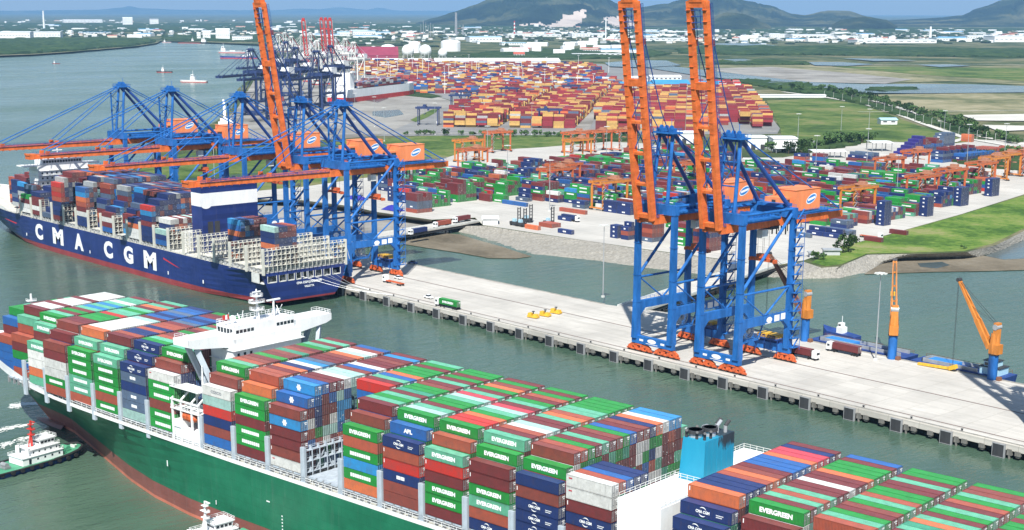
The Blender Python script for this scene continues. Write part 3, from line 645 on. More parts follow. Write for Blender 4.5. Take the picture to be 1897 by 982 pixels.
for k in range(8):
    t0, t1 = k/8, (k+1)/8; r0, r1 = 3.4*math.sqrt(max(0, 1-(1-t0)**2)), 3.4*math.sqrt(max(0, 1-(1-t1)**2)); bb.tube((-178+24*t0, 0, -1.9), (-178+24*t1, 0, -1.9), max(.05, r0), 14, r2=r1, caps=False)
bb.build('bulbous_bow', m_hred, gship, loc=(0, CT, 0), smooth=True)
# white bulwark strip, with side passage posts
bw = MB()
for (s0, b0, z0, _, _), (s1, b1, z1, _, _) in zip(st, st[1:]):
    for sg in (-1, 1):
        bw.face([(s0, CT+sg*(b0+.02), z0-.6), (s1, CT+sg*(b1+.02), z1-.6), (s1, CT+sg*(b1+.02), z1+.5), (s0, CT+sg*(b0+.02), z0+.5)])
        if s0 < -128: bw.face([(s0, CT+sg*(b0-.1), z0+.4), (s1, CT+sg*(b1-.1), z1+.4), (s1, CT+sg*(b1-.0), z1+2.2-max(0, (s1+150))*.05), (s0, CT+sg*(b0-.0), z0+2.2-max(0, (s0+150))*.05)])
        else: bw.rail([(s0, CT+sg*(b0-.25), z0+.4), (s1, CT+sg*(b1-.25), z1+.4)], 1.2, 2.4, .1)
bw.build('bulwark', m_white, gship)
SB = [-164.8, -150.8, -136.9, -123.1, -109.3, -95.5, -81.6, -67.9, None, -42.75, -28.6, -14.4, -.2, 13.95, 28.1, 42.25, 56.4, 70.55, 84.9, 99.0, 112.6, 127.1, 141.4, 155.7, 170.0, 184.2]
# lashing bridges and hatch coamings
def lashing(y0, y1, z0, z1, n, thick=1.1, levels=3, diag=True):
    m = MB(); p = (y1-y0)/n
    for i in range(n+1):
        y = y0+p*i
        for x in (-thick/2, thick/2): m.box(x-.11, x+.11, y-.11, y+.11, z0, z1)
    for k in range(1, levels+1):
        z = z0+(z1-z0)*k/levels
        m.box(-thick/2, thick/2, y0, y1, z-.12, z+.02)
        for x in (-thick/2, thick/2): m.box(x-.04, x+.04, y0, y1, z+1.0, z+1.08) if k < levels else m.box(x-.04, x+.04, y0, y1, z+.9, z+1.0)
        for i in range(n+1): m.box(-.5, .5, y0+p*i-.05, y0+p*i+.05, z, z+.95)
    if diag:
        for i in range(1, n, 4):
            m.beam((0, y0+p*i, z0), (0, y0+p*(i+2), z1), .2); m.beam((0, y0+p*(i+2), z1), (0, y0+p*(i+3), z0+1), .2)
    for y in (y0, y1): m.box(-thick/2-.25, thick/2+.25, y-.35, y+.35, z0-1.5, z1+1.0)
    return m
lb = lashing(.55, 2*CT-.55, 20.9, 29.5, 20).mesh('lashing_bridge', m_pale)
for i, s in enumerate(SB):
    if s is None or s > 200: continue
    if s < -150: continue
    w = min(1., (25.6-abs(min(0, s+110))*.06)/25.6)
    o = bpy.data.objects.new('lashing_bridge', lb); COL.objects.link(o); o.parent = gship; o.location = (s-1.0, CT*(1-w), 0); o.scale = (1, w, 1)
for s in SB:
    if s is None or s < -155: continue
    hc = MB(); w = 25.2 if s > -100 else 25.2-(-100-s)*.055
    hc.box(s, s+12.2, CT-w+1.6, CT+w-1.6, 21.2, 22.6); hc.box(s+.4, s+11.8, CT-w+.4, CT+w-.4, 22.6, 23.1, 1)
    for x in (s+.3, s+3.5, s+6.1, s+8.7, s+11.9): hc.box(x-.2, x+.2, CT-w+.1, CT-w+.8, 21, 23.1)
    hc.build('hatch_cover', [m_grey, m_pale], gship)
# bridge house
BS0, BS1 = -55.5, -45.5
br = MB(); br.box(BS0, BS1, 13.5, 38.0, 21, 49.4); br.box(BS0+1, BS1-1, 15, 36.5, 49.4, 52.6)
for z in (24.5, 27.6, 30.7, 33.8, 36.9, 40., 43.1, 46.2): br.box(BS0-.5, BS1+1.1, 13.0, 38.5, z, z+.16)
house = br.build('deck_house', m_white, gship)
wd = MB()
for k in range(3): wd.box(BS1-.02, BS1+.04, 15+k*2.2, 15.8+k*2.2, 44.3, 45.2)
for z in (28.6, 34.8, 41):
    for k in range(2): wd.box(BS0+2+k*3.6, BS0+2.9+k*3.6, 13.46, 13.52, z, z+.9)
for k in range(5): wd.box(BS1-1.02, BS1-.96, 15.6+k*1.3, 16.6+k*1.3, 50.6, 51.5); wd.box(BS1-1.02, BS1-.96, 30+k*1.3, 31+k*1.3, 50.6, 51.5)
for k in range(5): wd.box(BS0+1.5+k*1.4, BS0+2.6+k*1.4, 14.96, 15.02, 50.4, 51.8)
wd.build('window', m_glass, house)
wg = MB(); wg.box(-54, -47.2, .0, 2*CT, 49.1, 49.7); wg.box(-54, -53.85, 0, 2*CT, 49.7, 51.0); wg.box(-47.35, -47.2, 0, 2*CT, 49.7, 51.0); wg.box(-54, -47.2, -.05, .1, 49.7, 51); wg.box(-54, -47.2, 2*CT-.1, 2*CT+.05, 49.7, 51.0)
wg.hexa([(-54, 2, 48.4), (-47.2, 2, 48.4), (-47.2, 14, 46.9), (-54, 14, 46.9)], [(-54, 0, 49.1), (-47.2, 0, 49.1), (-47.2, 14, 49.1), (-54, 14, 49.1)])
wg.hexa([(-54, 37, 46.9), (-47.2, 37, 46.9), (-47.2, 49.2, 48.4), (-54, 49.2, 48.4)], [(-54, 37, 49.1), (-47.2, 37, 49.1), (-47.2, 51.2, 49.1), (-54, 51.2, 49.1)])
for y in (1.2, 50): wg.rail([(-53.8, y-.9, 51), (-53.8, y+1.1, 51), (-47.4, y+1.1, 51), (-47.4, y-.9, 51)], 1.0, 1.2, .09)
wing = wg.build('bridge_wing', m_white, gship)
for sg, y0, y1 in ((1, 3.6, 8.2), (-1, 47.6, 43)):
    sb = MB(); sb.beam((-48.6, y0, 48), (-45.6, y1, 34), 1.1, 1.6); sb.beam((-52.6, y0, 48), (-52.6, y1, 38), 1.0, 1.4); sb.box(-47, -44.6, min(y1, y1+1.3*sg), max(y1, y1+1.3*sg), 21, 35); sb.box(-53.4, -51.6, min(y1, y1+1.3*sg), max(y1, y1+1.3*sg), 21, 39); sb.build('wing_strut', m_pale, gship)
rf = MB(); rf.rail([(BS0+1, 15, 52.6), (BS1-1, 15, 52.6), (BS1-1, 36.5, 52.6), (BS0+1, 36.5, 52.6), (BS0+1, 15, 52.6)], 1.1, 1.3, .09)
for q in (16.5, 19, 21, 30, 33, 35): rf.tube((-50+rnd.uniform(-3, 3), q, 52.6), (-50, q, 54.2+rnd.random()*1.8), .12, 6)
for q in (18, 33): rf.lathe((-51, q, 53.4), [(.1, -.8), (.8, -.2), (1., .5), (.7, 1.2), (.05, 1.5)], 10)
rf.rail([(BS0+.2, 13.6, 49.4), (BS1+.6, 13.6, 49.4)], 1, 1.2, .08); rf.rail([(BS1+.9, 13.4, 46.4), (BS1+.9, 38, 46.4)], 1, 1.3, .08)
for z in (24.7, 30.9, 37.1, 43.3): rf.rail([(BS1+1, 13.4, z), (BS1+1, 38, z)], 1, 1.5, .07)
rf.build('railing', m_white, gship)
ms = MB(); ms.tube((-49.5, 25.5, 52.6), (-49.5, 25.5, 61.5), .38, 8, r2=.2); ms.tube((-48.5, 25.5, 52.6), (-49.4, 25.5, 59), .18, 6)
for z, w in ((55.5, 1.7), (57.6, 2.0), (59.4, 1.3)):
    ms.box(-50.7, -48.3, 25.5-w, 25.5+w, z, z+.12); ms.rail([(-50.7, 25.5-w, z), (-48.3, 25.5-w, z), (-48.3, 25.5+w, z), (-50.7, 25.5+w, z), (-50.7, 25.5-w, z)], .9, .8, .07)
ms.box(-49.6, -49.2, 24.1, 26.9, 60.6, 60.9); ms.box(-50.4, -50.2, 23.5, 25., 58.3, 58.6)
ms.build('radar_mast', m_white, gship)
r2_ = MB(); r2_.tube((-49.5, 31.5, 52.6), (-49.5, 31.5, 57.4), .3, 8); r2_.box(-49.8, -49.2, 29.2, 33.8, 57.4, 57.8); r2_.build('radar_scanner', m_white, gship)
fl = MB(); fl.box(-50.6, -50.2, 14.3, 16.2, 54.2, 55.5, 0); fl.box(-50.62, -50.18, 14.9, 15.6, 54.2, 55.5, 1); fl.tube((-50.4, 16.3, 52.6), (-50.4, 16.3, 56), .06, 5, 1); fl.build('flag', [m_red, m_white], gship)
# lifeboat station and its white house at the side
ls = MB(); ls.box(-56, -44, .6, 6, 21, 25.5); ls.box(-56, -52, .3, 5, 25.5, 27.6); ls.box(-57, -44, .0, 7, 30.6, 30.9)
for x in (-56.4, -52.4, -47.6, -44.4): ls.box(x-.25, x+.25, .1, .6, 21, 33.5); ls.beam((x, .3, 33.5), (x, 5, 37), .4); ls.box(x-.2, x+.2, 5.6, 6, 21, 36)
ls.box(-57, -44, .0, .25, 33.1, 33.6); ls.rail([(-57, .2, 30.9), (-44, .2, 30.9)], 1, 1.3, .08); ls.rail([(-57, .2, 37), (-44, .2, 37)], .9, 1.3, .08); ls.box(-57, -44, .1, 5, 36.8, 37.0)
ls.tube((-47, 4, 37), (-47, 4, 43.5), .35, 8, r2=.15)
ls.build('boat_station', m_white, gship)
bt = MB()
for k in range(8):
    f = lambda t: 1.55*math.sqrt(max(0.02, 1-(2*t-1)**2))**.8
    bt.tube((-53.6+7.4*k/8, 1.6, 29.0), (-53.6+7.4*(k+1)/8, 1.6, 29.0), f(k/8), 12, r2=f((k+1)/8), caps=k in (0, 7))
bt.box(-52, -48.6, .7, 2.5, 30.0, 30.9)
bt.build('lifeboat', m_bogie, gship, smooth=False)
# funnel and the white casing below it
cs = MB(); cs.box(98.4, 109.4, 1.0, 48.5, 21, 40.2); cs.box(86, 98.4, 13.5, 22.5, 21, 33)
casing = cs.build('engine_casing', m_white, gship)
cr = MB(); cr.rail([(98.6, 48.3, 40.2), (109.2, 48.3, 40.2), (109.2, 20, 40.2), (109.2, 1.2, 40.2)], 1.1, 1.6, .09); cr.rail([(98.7, 1.2, 40.2), (98.7, 48.3, 40.2)], 1.1, 1.8, .09); cr.rail([(99.4, 19.6, 40.4), (108, 19.6, 40.4)], 1.1, 1.6, .09)
for k in range(3): cr.box(98.2, 98.4, 20+k*6, 21+k*6, 24, 26)
cr.build('railing', m_offwhite, casing)
m_fun, nt, N, L, b = new_mat('funnel_sky_blue'); co = wcoord(N, L, None, True); n1 = noise(N, L, .35, 5, .7, wcoord(N, L, (1, 1, .35), True)); sx_ = N.new('ShaderNodeSeparateXYZ'); L.new(co, sx_.inputs[0])
mm = N.new('ShaderNodeMapRange'); L.new(sx_.outputs[1], mm.inputs[0]); mm.inputs[1].default_value = 3; mm.inputs[2].default_value = 9; mm.inputs[3].default_value = -.3; mm.inputs[4].default_value = .12
ad = N.new('ShaderNodeMath'); ad.operation = 'ADD'; L.new(n1, ad.inputs[0]); mz = N.new('ShaderNodeMapRange'); L.new(sx_.outputs[2], mz.inputs[0]); mz.inputs[1].default_value = 2; mz.inputs[2].default_value = 9; mz.inputs[3].default_value = -.3; mz.inputs[4].default_value = .06; az_ = N.new('ShaderNodeMath'); az_.operation = 'ADD'; L.new(mm.outputs[0], az_.inputs[0]); L.new(mz.outputs[0], az_.inputs[1]); L.new(az_.outputs[0], ad.inputs[1])
L.new(mix(N, L, mix(N, L, (.008, .22, .38), (.02, .31, .47), n1), (.02, .025, .03), ramp(N, L, ad.outputs[0], [(.46, 0.), (.56, .95)])), b.inputs['Base Color']); b.inputs['Roughness'].default_value = .5
fu = MB(); x0, x1, y0, y1 = 100.2, 106.6, 20.2, 31.6; zb, zt = 40.2, 50.2
fu.hexa([(x0, 0, 0), (x1, 0, 0), (x1, 11.4, 0), (x0, 11.4, 0)], [(x0+.5, .5, 10), (x1, .2, 10), (x1, 11.4, 10), (x0+.5, 11.2, 10)])
for k in range(6): fu.box(x1, x1+.05, 1+k*1.9, 1.12+k*1.9, 0, 9.9)
funnel = fu.build('funnel', m_fun, gship, loc=(0, y0, zb)); funnel.scale = (1, 1, .92)
fp = MB()
for x, y, r, h in ((102.4, 2.6, 1.5, 2.6), (104.2, 5.4, 1.4, 3.0)):
    h *= .7; fp.tube((x, y, 9.9), (x, y, 9.9+h), r, 16, 0); fp.tube((x, y, 9.9+h-.8), (x, y, 9.9+h), r+.35, 16, 1)
for x, y in ((101.3, .9), (103.9, 1.0), (105.6, 1.4), (101.2, 4.9), (105.8, 3.4)): fp.tube((x, y, 10), (x, y, 11.4), .32, 8, 1); fp.tube((x, y, 11.4), (x+.5, y-.7, 11.9), .32, 8, 1)
fp.lathe((102.6, 6.6, 10), [(1.3, 0), (1.3, 1.0), (1.1, 1.6), (.3, 2.0)], 12, 0)
for x, y in ((104.2, 8.2), (103.2, 9.6), (105.4, 9.6)): fp.tube((x, y, 10), (x, y, 11.6), .42, 8, 0); fp.tube((x, y, 11.6), (x+.2, y+1.2, 12.7), .42, 8, 0 if y < 9 else 1)
fp.build('exhaust_pipe', [m_silver, m_dark], funnel)
# foremast and forecastle gear
fo = MB(); fo.tube((-172, CT, 23.5), (-172, CT, 44), .8, 10, r2=.35); fo.box(-172.9, -171.1, CT-1.6, CT+1.6, 36.5, 36.8)
for z in (34, 38.5, 41.5): fo.box(-173, -171, CT-1.4, CT+1.4, z, z+.25); fo.rail([(-173, CT-1.4, z), (-171, CT-1.4, z), (-171, CT+1.4, z)], .9, 1, .08)
fo.tube((-171, CT-3, 23.5), (-172, CT, 34), .3, 6); fo.tube((-171, CT+3, 23.5), (-172, CT, 34), .3, 6)
fo.build('foremast', m_white, gship)
for y in (-7, -2.5, 3, 7.5): wb = MB(); wb.tube((-176, CT+y, 24.8), (-176, CT+y+2, 24.8), .9, 10); wb.box(-177.6, -175.2, CT+y+.3, CT+y+1.3, 23.6, 25.4); wb.build('winch', m_offwhite, gship)
def mark(s, z, w, h):
    dm = MB(); dm.box(s, s+w, -.04, .02, z, z+h); dm.build('hull_marking', m_whitetxt, gship)
for s, z, w, h in ((18, 7, .3, 1.6), (-60, 13, .4, 1.7), (26, 11.5, 1.4, .3), (-16, 12.8, 1.3, .3), (40, 10, 1.3, .3), (-38, 6.8, .25, 1.2), (52, 8, .9, .3)): mark(s, z, w, h)
for k in range(5): mark(-10, 6.4+k*.9, .4, .35)

# cargo: rows from the near side, heights in tiers, colour of the outer rows as photographed
Z0 = 23.25; TP = 2.765; RP = 2.52; T0 = .65
near = {  # bay index in SB: (row0 from top), logos
 2: 'mint:E white white orange mint', 3: 'brown maroon white:T white:T green:E rust', 4: 'green:E green:E green:E mint:E mint:E rust', 5: 'mint:E green:E green:E green:E rust green:E',
 6: 'navy:C slate:C navy slate:C slate:C pale:H', 7: 'white:R green:E green:E brown green:E green:E', 9: 'white:O pale:H red navy:m brown blue:m', 10: 'green:E green:E maroon green:E green:E maroon:m',
 11: 'brown:m sky:F maroon:m maroon:m brown:m white:R', 13: 'green:E rust green:E sky green:E orange', 14: 'navy:C rust:m red:m navy:C brown:m brown:m', 15: 'mint:E red:m maroon green:E green:E maroon', 16: 'maroon:m maroon:m green:E mint:E rust navy:C',
 17: 'navy brown:m navy:C navy:C navy:C white', 20: 'navy:C navy:C maroon green:E maroon maroon', 21: 'maroon navy green:E maroon red navy', 22: 'rust green:E maroon maroon navy:C green:E', 23: 'green:E maroon maroon green:E rust maroon', 24: 'maroon mint:E maroon green:E rust maroon', 25: 'maroon mint:E maroon green:E rust maroon'}
row1 = {2: 'mint:E', 3: 'maroon:m', 4: 'mint:E', 5: 'mint:E', 6: 'navy:C', 7: 'brown:m', 9: 'brown:m', 10: 'orange:m', 11: 'blue:F', 13: 'brown:m', 14: 'blue:A', 15: 'rust:m', 16: 'green:E', 17: 'green:E', 20: 'navy:C', 21: 'maroon:m', 22: 'maroon'}
row2 = {2: 'green:E', 3: 'brown:m', 4: 'orange:m', 5: 'maroon:m', 6: 'navy:C', 7: 'green:E', 9: 'green:E', 10: 'rust:m', 11: 'sky:F', 13: 'maroon:m', 14: 'green:E', 15: 'green:E', 16: 'mint:E', 17: 'brown:m', 20: 'orange:m', 21: 'green:E', 22: 'rust'}
tops = {1: 'white white maroon white white white maroon white white white white white white white', 2: 'mint maroon green maroon mint sky mint sky mint white mint mint maroon mint maroon', 3: 'maroon maroon green green green red mint mint green mint maroon orange mint maroon mint',
 4: 'white white white white white white pale maroon blue navy blue slate blue blue navy', 5: 'rust navy navy rust navy rust rust maroon slate blue navy blue maroon maroon green', 6: 'green mint rust brown maroon green maroon rust mint brown green mint maroon maroon',
 7: 'mint brown maroon green maroon maroon mint maroon maroon green green maroon mint maroon', 9: 'mint rust brown maroon green maroon brown teal brown maroon green mint maroon mint maroon', 10: 'rust maroon orange navy white sky slate maroon maroon brown orange pale white brown blue blue',
 11: 'sky rust blue sky blue maroon brown maroon brown orange maroon white maroon blue blue', 12: 'maroon brown green mint red maroon mint blue orange green green green', 13: 'mint green mint maroon teal green green brown maroon mint maroon green maroon green green',
 14: 'pale mint maroon green green mint pale pink mint maroon green orange brown green maroon', 15: 'red red orange green mint pale pink maroon mint green maroon rust green maroon', 16: 'maroon rust white pale maroon maroon mint orange rust mint mint green green green green', 17: 'rust green maroon mint maroon brown green blue maroon brown navy orange white sky sky',
 20: 'navy navy navy rust orange brown maroon blue blue blue orange pink pink navy maroon maroon', 21: 'maroon mint rust mint maroon maroon white maroon maroon orange green green green maroon blue', 22: 'mint green maroon brown green mint rust green green maroon maroon mint maroon', 23: 'maroon mint teal orange mint maroon green mint maroon rust green mint', 24: 'mint maroon green orange mint maroon green'}
mixp = ['green', 'maroon', 'maroon', 'brown', 'mint', 'green', 'teal', 'navy', 'rust', 'blue', 'white', 'maroon', 'green']
cells = {}
NR = 20
def rows_height(i, r):
    s = SB[i]; e = min(r, NR-1-r)
    if i == 12: return 8 if 7 <= r <= 17 else (7 if r == 18 else 0)
    if i == 18: return (7 if r <= 4 else 0)
    if i == 19: return 5 if r == 19 else 0
    lim = {0: 3, 1: 2, 2: 1}.get(i, 0)
    if e < lim: return 0
    if i <= 2: return [5, 7, 8][min(2, e-lim)] if i == 2 else ([5, 7, 8] if i == 1 else [4, 6, 7])[min(2, e-lim)]
    return 8 if e >= 2 else 6+e
for i, s in enumerate(SB):
    if s is None: continue
    for r in range(NR):
        n = rows_height(i, r)
        for t in range(n):
            col, lg = rnd.choice(mixp), None
            r_eff = r-{0: 3, 1: 2, 2: 1}.get(i, 0)
            if t == n-1:
                tp = tops.get(i, '').split(); k = r_eff-3
                if 0 <= k < len(tp) and 3 <= r_eff: col = tp[k]
                elif r_eff >= 3: col = rnd.choice(['green', 'maroon', 'mint', 'green', 'brown', 'maroon'])
            def spec(q):
                c, _, g = q.partition(':'); return c, (g or None)
            if r_eff == 0 and i in near:
                l = near[i].split(); k = n-1-t
                if k < len(l): col, lg = spec(l[k])
            elif r_eff == 0 and i == 18: col, lg = spec('white:R white:R maroon:m navy:C maroon green:E navy'.split()[n-1-t])
            elif r_eff == 1 and t == n-1 and i in row1: col, lg = spec(row1[i])
            elif r_eff == 2 and t == n-1 and i in row2: col, lg = spec(row2[i])
            if i == 18 and 1 <= r <= 4 and t == n-1: col = ['', 'rust', 'blue', 'navy', 'navy'][r]
            if i == 11 and t >= n-5 and r > 2: col = rnd.choice(['blue', 'maroon', 'maroon', 'pale', 'sky', 'brown', 'white'])
            cells[i, r, t] = (col, lg, n)
hts = {}
for (i, r, t), v in cells.items(): hts[i, r] = v[2]
vis = []
for (i, r, t), (col, lg, n) in cells.items():
    h_near = hts.get((i, r-1), 0); h_aft = hts.get((i+1, r), 0) if i+1 < len(SB) and SB[i+1] is not None else 0
    side = h_near <= t; top = t == n-1; aft = h_aft <= t+1
    if not (side or top or aft or h_near <= t+1): continue
    P = GO+GU*SB[i]+GN*(T0+RP*r); P.z = Z0+TP*t
    c = pj(P+GU*6+GN*1.2+Vector((0, 0, 1.3))); fr = -30 < c[0] < 1930 and -20 < c[1] < 1010
    dist = (P-Vector((0, 0, CH_))).length
    score = (1.0*top+1.0*side+.35*aft)/dist**2*(1 if fr else .0)
    if aft and not top and not side: score *= .55
    vis.append((score, i, r, t, col, lg, n, P, side or top))
vis.sort(key=lambda q: -q[0])
KEEP = 284
stuff = MB(); rr = 0
def bay_words(i):
    if i > 19: return ORD[i-19]+' bay behind the blue funnel'
    if i == 19: return 'beside the blue funnel casing'
    if i < 8: return ORD[8-i]+' bay ahead of white bridge'
    return ORD[i-8]+' bay behind the white bridge'
names_used = {}
for idx, (sc_, i, r, t, col, lg, n, P, st_) in enumerate(vis):
    if idx < KEEP and sc_ > 0:
        rw = 'outermost row' if r-{0: 3, 1: 2, 2: 1}.get(i, 0) == 0 else ORD[r+1]+' row inboard'
        tw = 'top tier' if t == n-1 else ORD[n-t]+' tier down'
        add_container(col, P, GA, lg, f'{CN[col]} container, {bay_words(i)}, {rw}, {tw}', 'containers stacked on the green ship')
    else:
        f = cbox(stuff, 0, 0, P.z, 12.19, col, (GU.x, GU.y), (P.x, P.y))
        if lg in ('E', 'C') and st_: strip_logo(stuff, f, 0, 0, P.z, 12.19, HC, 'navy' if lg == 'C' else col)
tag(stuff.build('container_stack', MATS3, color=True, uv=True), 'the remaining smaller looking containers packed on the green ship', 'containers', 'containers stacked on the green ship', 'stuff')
# ================================================================ the navy ship at the quay
NX, NY, NB = -573.6, 385.0, 24.0                 # stern, centreline, half beam
nship = empty('container_ship', (NX, NY, 0), 0, 'navy blue container ship with huge white letters moored at the quay under cranes', 'ship')
NL = 366
stn = [(-NL, .3, 24, 0, 22), (-NL+4, 4.5, 23.5, 0, 16), (-NL+10, 9.5, 22.8, 0, 9), (-NL+19, 14, 21.5, 0, 3), (-NL+26, 17, 20.8, .0, .3), (-NL+40, 20.8, 19.6, 3, 0), (-NL+56, 22.9, 18.6, 8.5, 0), (-NL+75, 23.8, 17.8, 15, 0), (-NL+95, NB, 17.4, 20.5, 0), (-NL+120, NB, 17.3, 23.4, 0), (-NL+150, NB, 17.3, NB, 0),
       (-90, NB, 17.3, NB, 0), (-60, NB, 17.3, 23, 0), (-36, NB, 17.3, 19.8, 0), (-18, NB, 17.3, 17.5, .8), (-6, NB, 17.3, 16.5, 1.8), (0, NB, 17.4, 15.5, 2.6)]
m, rows = hull('hull', stn, 0, 0, 2.9, power=.55)
nhull = m.build('hull', [m_hnavy, m_hred2, m_cream], nship)
# transom with a row of mooring openings
tr = MB(); a = rows[-1]; prof = [(p[1], p[2]) for p in a if p[2] > 2.7]
HO = [(-21.2, -16.2), (-14.8, -10.9), (-9.9, -6.2), (-5.2, -2.4), (-1.3, 1.0), (1.7, 4.7), (5.9, 9.5), (10.8, 14.6), (15.9, 20.6)]
zo0, zo1 = 12.6, 15.8
def wid(z):
    for (b0, z0), (b1, z1) in zip(prof, prof[1:]):
        if z0 <= z <= z1: return b0+(b1-b0)*(z-z0)/(z1-z0)
    return prof[-1][0] if z > 10 else prof[0][0]
zs = [2.7, 3.6, 5, 7, 9, 11, zo0]
for z0, z1 in list(zip(zs, zs[1:]))+[(zo1, 17.4)]:
    w0, w1 = wid(max(z0, prof[0][1])), wid(z1); tr.face([(0.01, -w0, z0), (0.01, w0, z0), (0.01, w1, z1), (0.01, -w1, z1)], 1 if z1 < 3.7 else 0)
ed = [-wid(14)]+[e for h in HO for e in h]+[wid(14)]
for k in range(0, len(ed), 2): tr.box(-.4, .01, ed[k], ed[k+1], zo0, zo1, 0)
tr.build('transom', [m_hnavy, m_hred2], nship)
dk = MB(); dk.box(-9, -.4, -23.4, 23.4, 12.2, 12.6); dk.box(-9.2, -9, -23.4, 23.4, 12.6, 17); dk.box(-9, -.3, -23.6, 23.6, 16.9, 17.2)
for y in [e for h in HO for e in h]: dk.box(-.1, .06, y-.14, y+.14, zo0-.1, zo1+.1)
for h in HO: dk.box(-.1, .06, h[0], h[1], zo0-.15, zo0)
dk.build('mooring_deck', m_offwhite, nship)
for y in (-19, -12, -7, 3, 8, 13, 18): k = MB(); k.tube((-3, y, 13.6), (-3, y+1.8, 13.6), .9, 10); k.box(-4, -2, y+.2, y+1.6, 12.6, 13.4); k.build('mooring_winch', m_grey, nship)
sh = MB(); sh.box(-9.5, -3.2, -NB-.02, -NB+.25, 12.4, 12.6); 
for x in (-9.6, -6.6, -3.3): sh.box(x, x+.35, -NB-.04, -NB+.2, 12.5, 17.2)
sh.box(-9.6, -3, -NB-.04, -NB+.2, 16.8, 17.25); sh.box(-9.2, -3.4, -NB-.03, -NB+.1, 12.7, 16.8); sh.build('side_opening', m_offwhite, nship)
# names
def text_obj(body, h, w, mat, parent, loc, rz, bold=.03, name='lettering'):
    me = text_mesh(body, h*1.38, mat, bold, w).copy(); zsz = max(v.co.z for v in me.vertices)-min(v.co.z for v in me.vertices)
    for v in me.vertices: v.co.z *= h/zsz
    o = bpy.data.objects.new(name, me); COL.objects.link(o); o.parent = parent; o.location = loc; o.rotation_euler = (0, 0, rz); return o
for ch, x0, x1 in (('C', -821.8, -811.6), ('M', -798.3, -784.6), ('A', -770.4, -759.2), ('C', -734.3, -724.0), ('G', -711.3, -700.8), ('M', -689.0, -675.6)):
    text_obj(ch, 9.5, x1-x0, m_whitetxt, nship, ((x0+x1)/2-NX, -NB-.03, 9.95), 0, .055, 'hull_letter')
text_obj('CMA CGM J.MADISON', 1.5, 14.5, m_whitetxt, nship, (.04, 2.2, 10.6), PI/2, .05)
text_obj('VALLETTA', 1.0, 5.6, m_whitetxt, nship, (.04, 2.2, 8.7), PI/2, .04)
def nmark(x, z, pts, mat): k = MB(); k.face([(x+a, -NB-.03, z+b) for a, b in pts]); k.build('hull_stripe', mat, nship)
nmark(-668+573.6, 12.4, [(0, 0), (13, -2.2), (17, -2.6), (0, 1.0)], m_redtxt); nmark(-862+573.6, 12.3, [(0, 0), (13, -1.2), (15, -.5), (-3, .6)], m_redtxt)
for x, z in ((-835, 5.5), (-752, 5), (-664, 5.0), (-629, 5.2)):
    k = MB(); k.box(x-NX, x-NX+.9, -NB-.04, -NB+.1, z, z+1.7); k.build('hull_marking', m_whitetxt, nship)
bw = MB()
for (s0, b0, z0, _, _), (s1, b1, z1, _, _) in zip(stn, stn[1:]):
    for sg in (-1, 1):
        bw.rail([(s0, sg*(b0-.2), z0), (s1, sg*(b1-.2), z1)], 1.3, 2.4, .14)
        if s0 < -300: bw.face([(s0, sg*b0, z0), (s1, sg*b1, z1), (s1, sg*b1, z1+2), (s0, sg*b0, z0+2)])
bw.build('bulwark', m_offwhite, nship)
NBAY = [-855.5-15*2, -855.5-15, -855.5, -840, -825, -812, -797, -781.6, -766, -750.8, -735.6, -720.8, -705.6, -691, -676.2, None, -630.8, -616.2, -601.4, -586.6]
nb_lash = lashing(-23.6, 23.6, 18.2, 28.2, 19, 1.3, 4).mesh('lashing_bridge', m_cream)
for X in [x for x in NBAY if x]+[-661.4, -646, -573.6+1.6]:
    if X < -845: continue
    o = bpy.data.objects.new('lashing_bridge', nb_lash); COL.objects.link(o); o.parent = nship; o.location = (X-1.3-NX, 0, 0)
for X in [x for x in NBAY if x]:
    if X < -860: continue
    w = NB-1 if X > -840 else 20
    hc = MB(); x = X-NX; hc.box(x, x+12.4, -w+1, w-1, 17.4, 18.9); hc.box(x+.3, x+12.1, -w+.5, w-.5, 18.9, 19.4, 1)
    for q in (x+.3, x+4.2, x+8.1, x+11.9): hc.box(q-.25, q+.25, -w-.5, -w+.4, 17.3, 19.4)
    hc.build('hatch_cover', [m_grey, m_cream], nship)
# funnel casing, navy with a broad white band and a round emblem
fz = 52.3; fx0, fx1, fy0, fy1 = -656-NX, -645.6-NX, 372-NY, 405-NY
fc = MB(); fc.box(fx0, fx1, fy0, fy1, 17.3, 40.8, 0); fc.box(fx0, fx1, fy0, fy1, 40.8, 47.6, 1); fc.box(fx0, fx1, fy0, fy1, 47.6, fz, 0)
fun = fc.build('funnel', [m_hnavy, m_white], nship)
e_ = MB(); cy_, cz_ = fy0+2.6, 43.6
for r, mi, dx in ((3.9, 0, .05), ): e_.face([(fx1+dx, cy_+r*math.cos(2*PI*i/28), cz_+r*math.sin(2*PI*i/28)) for i in range(28)], mi)
e_.build('emblem', m_white, fun)
for k in range(2): v = MB(); v.box(fx1, fx1+.12, fy0+3+k*4, fy0+6+k*4, 27, 33); v.build('louvre', m_dark, fun)
for k in range(4): v = MB(); v.tube((fx0+4, fy0+5+k*6, fz), (fx0+4, fy0+5+k*6, fz+2.2), .9, 10); v.build('exhaust_pipe', m_dark, fun)
acc = MB(); acc.box(-671-NX, fx0-1, fy0-2, fy1+2, 17.3, 27); acc.build('casing_base', m_offwhite, nship)
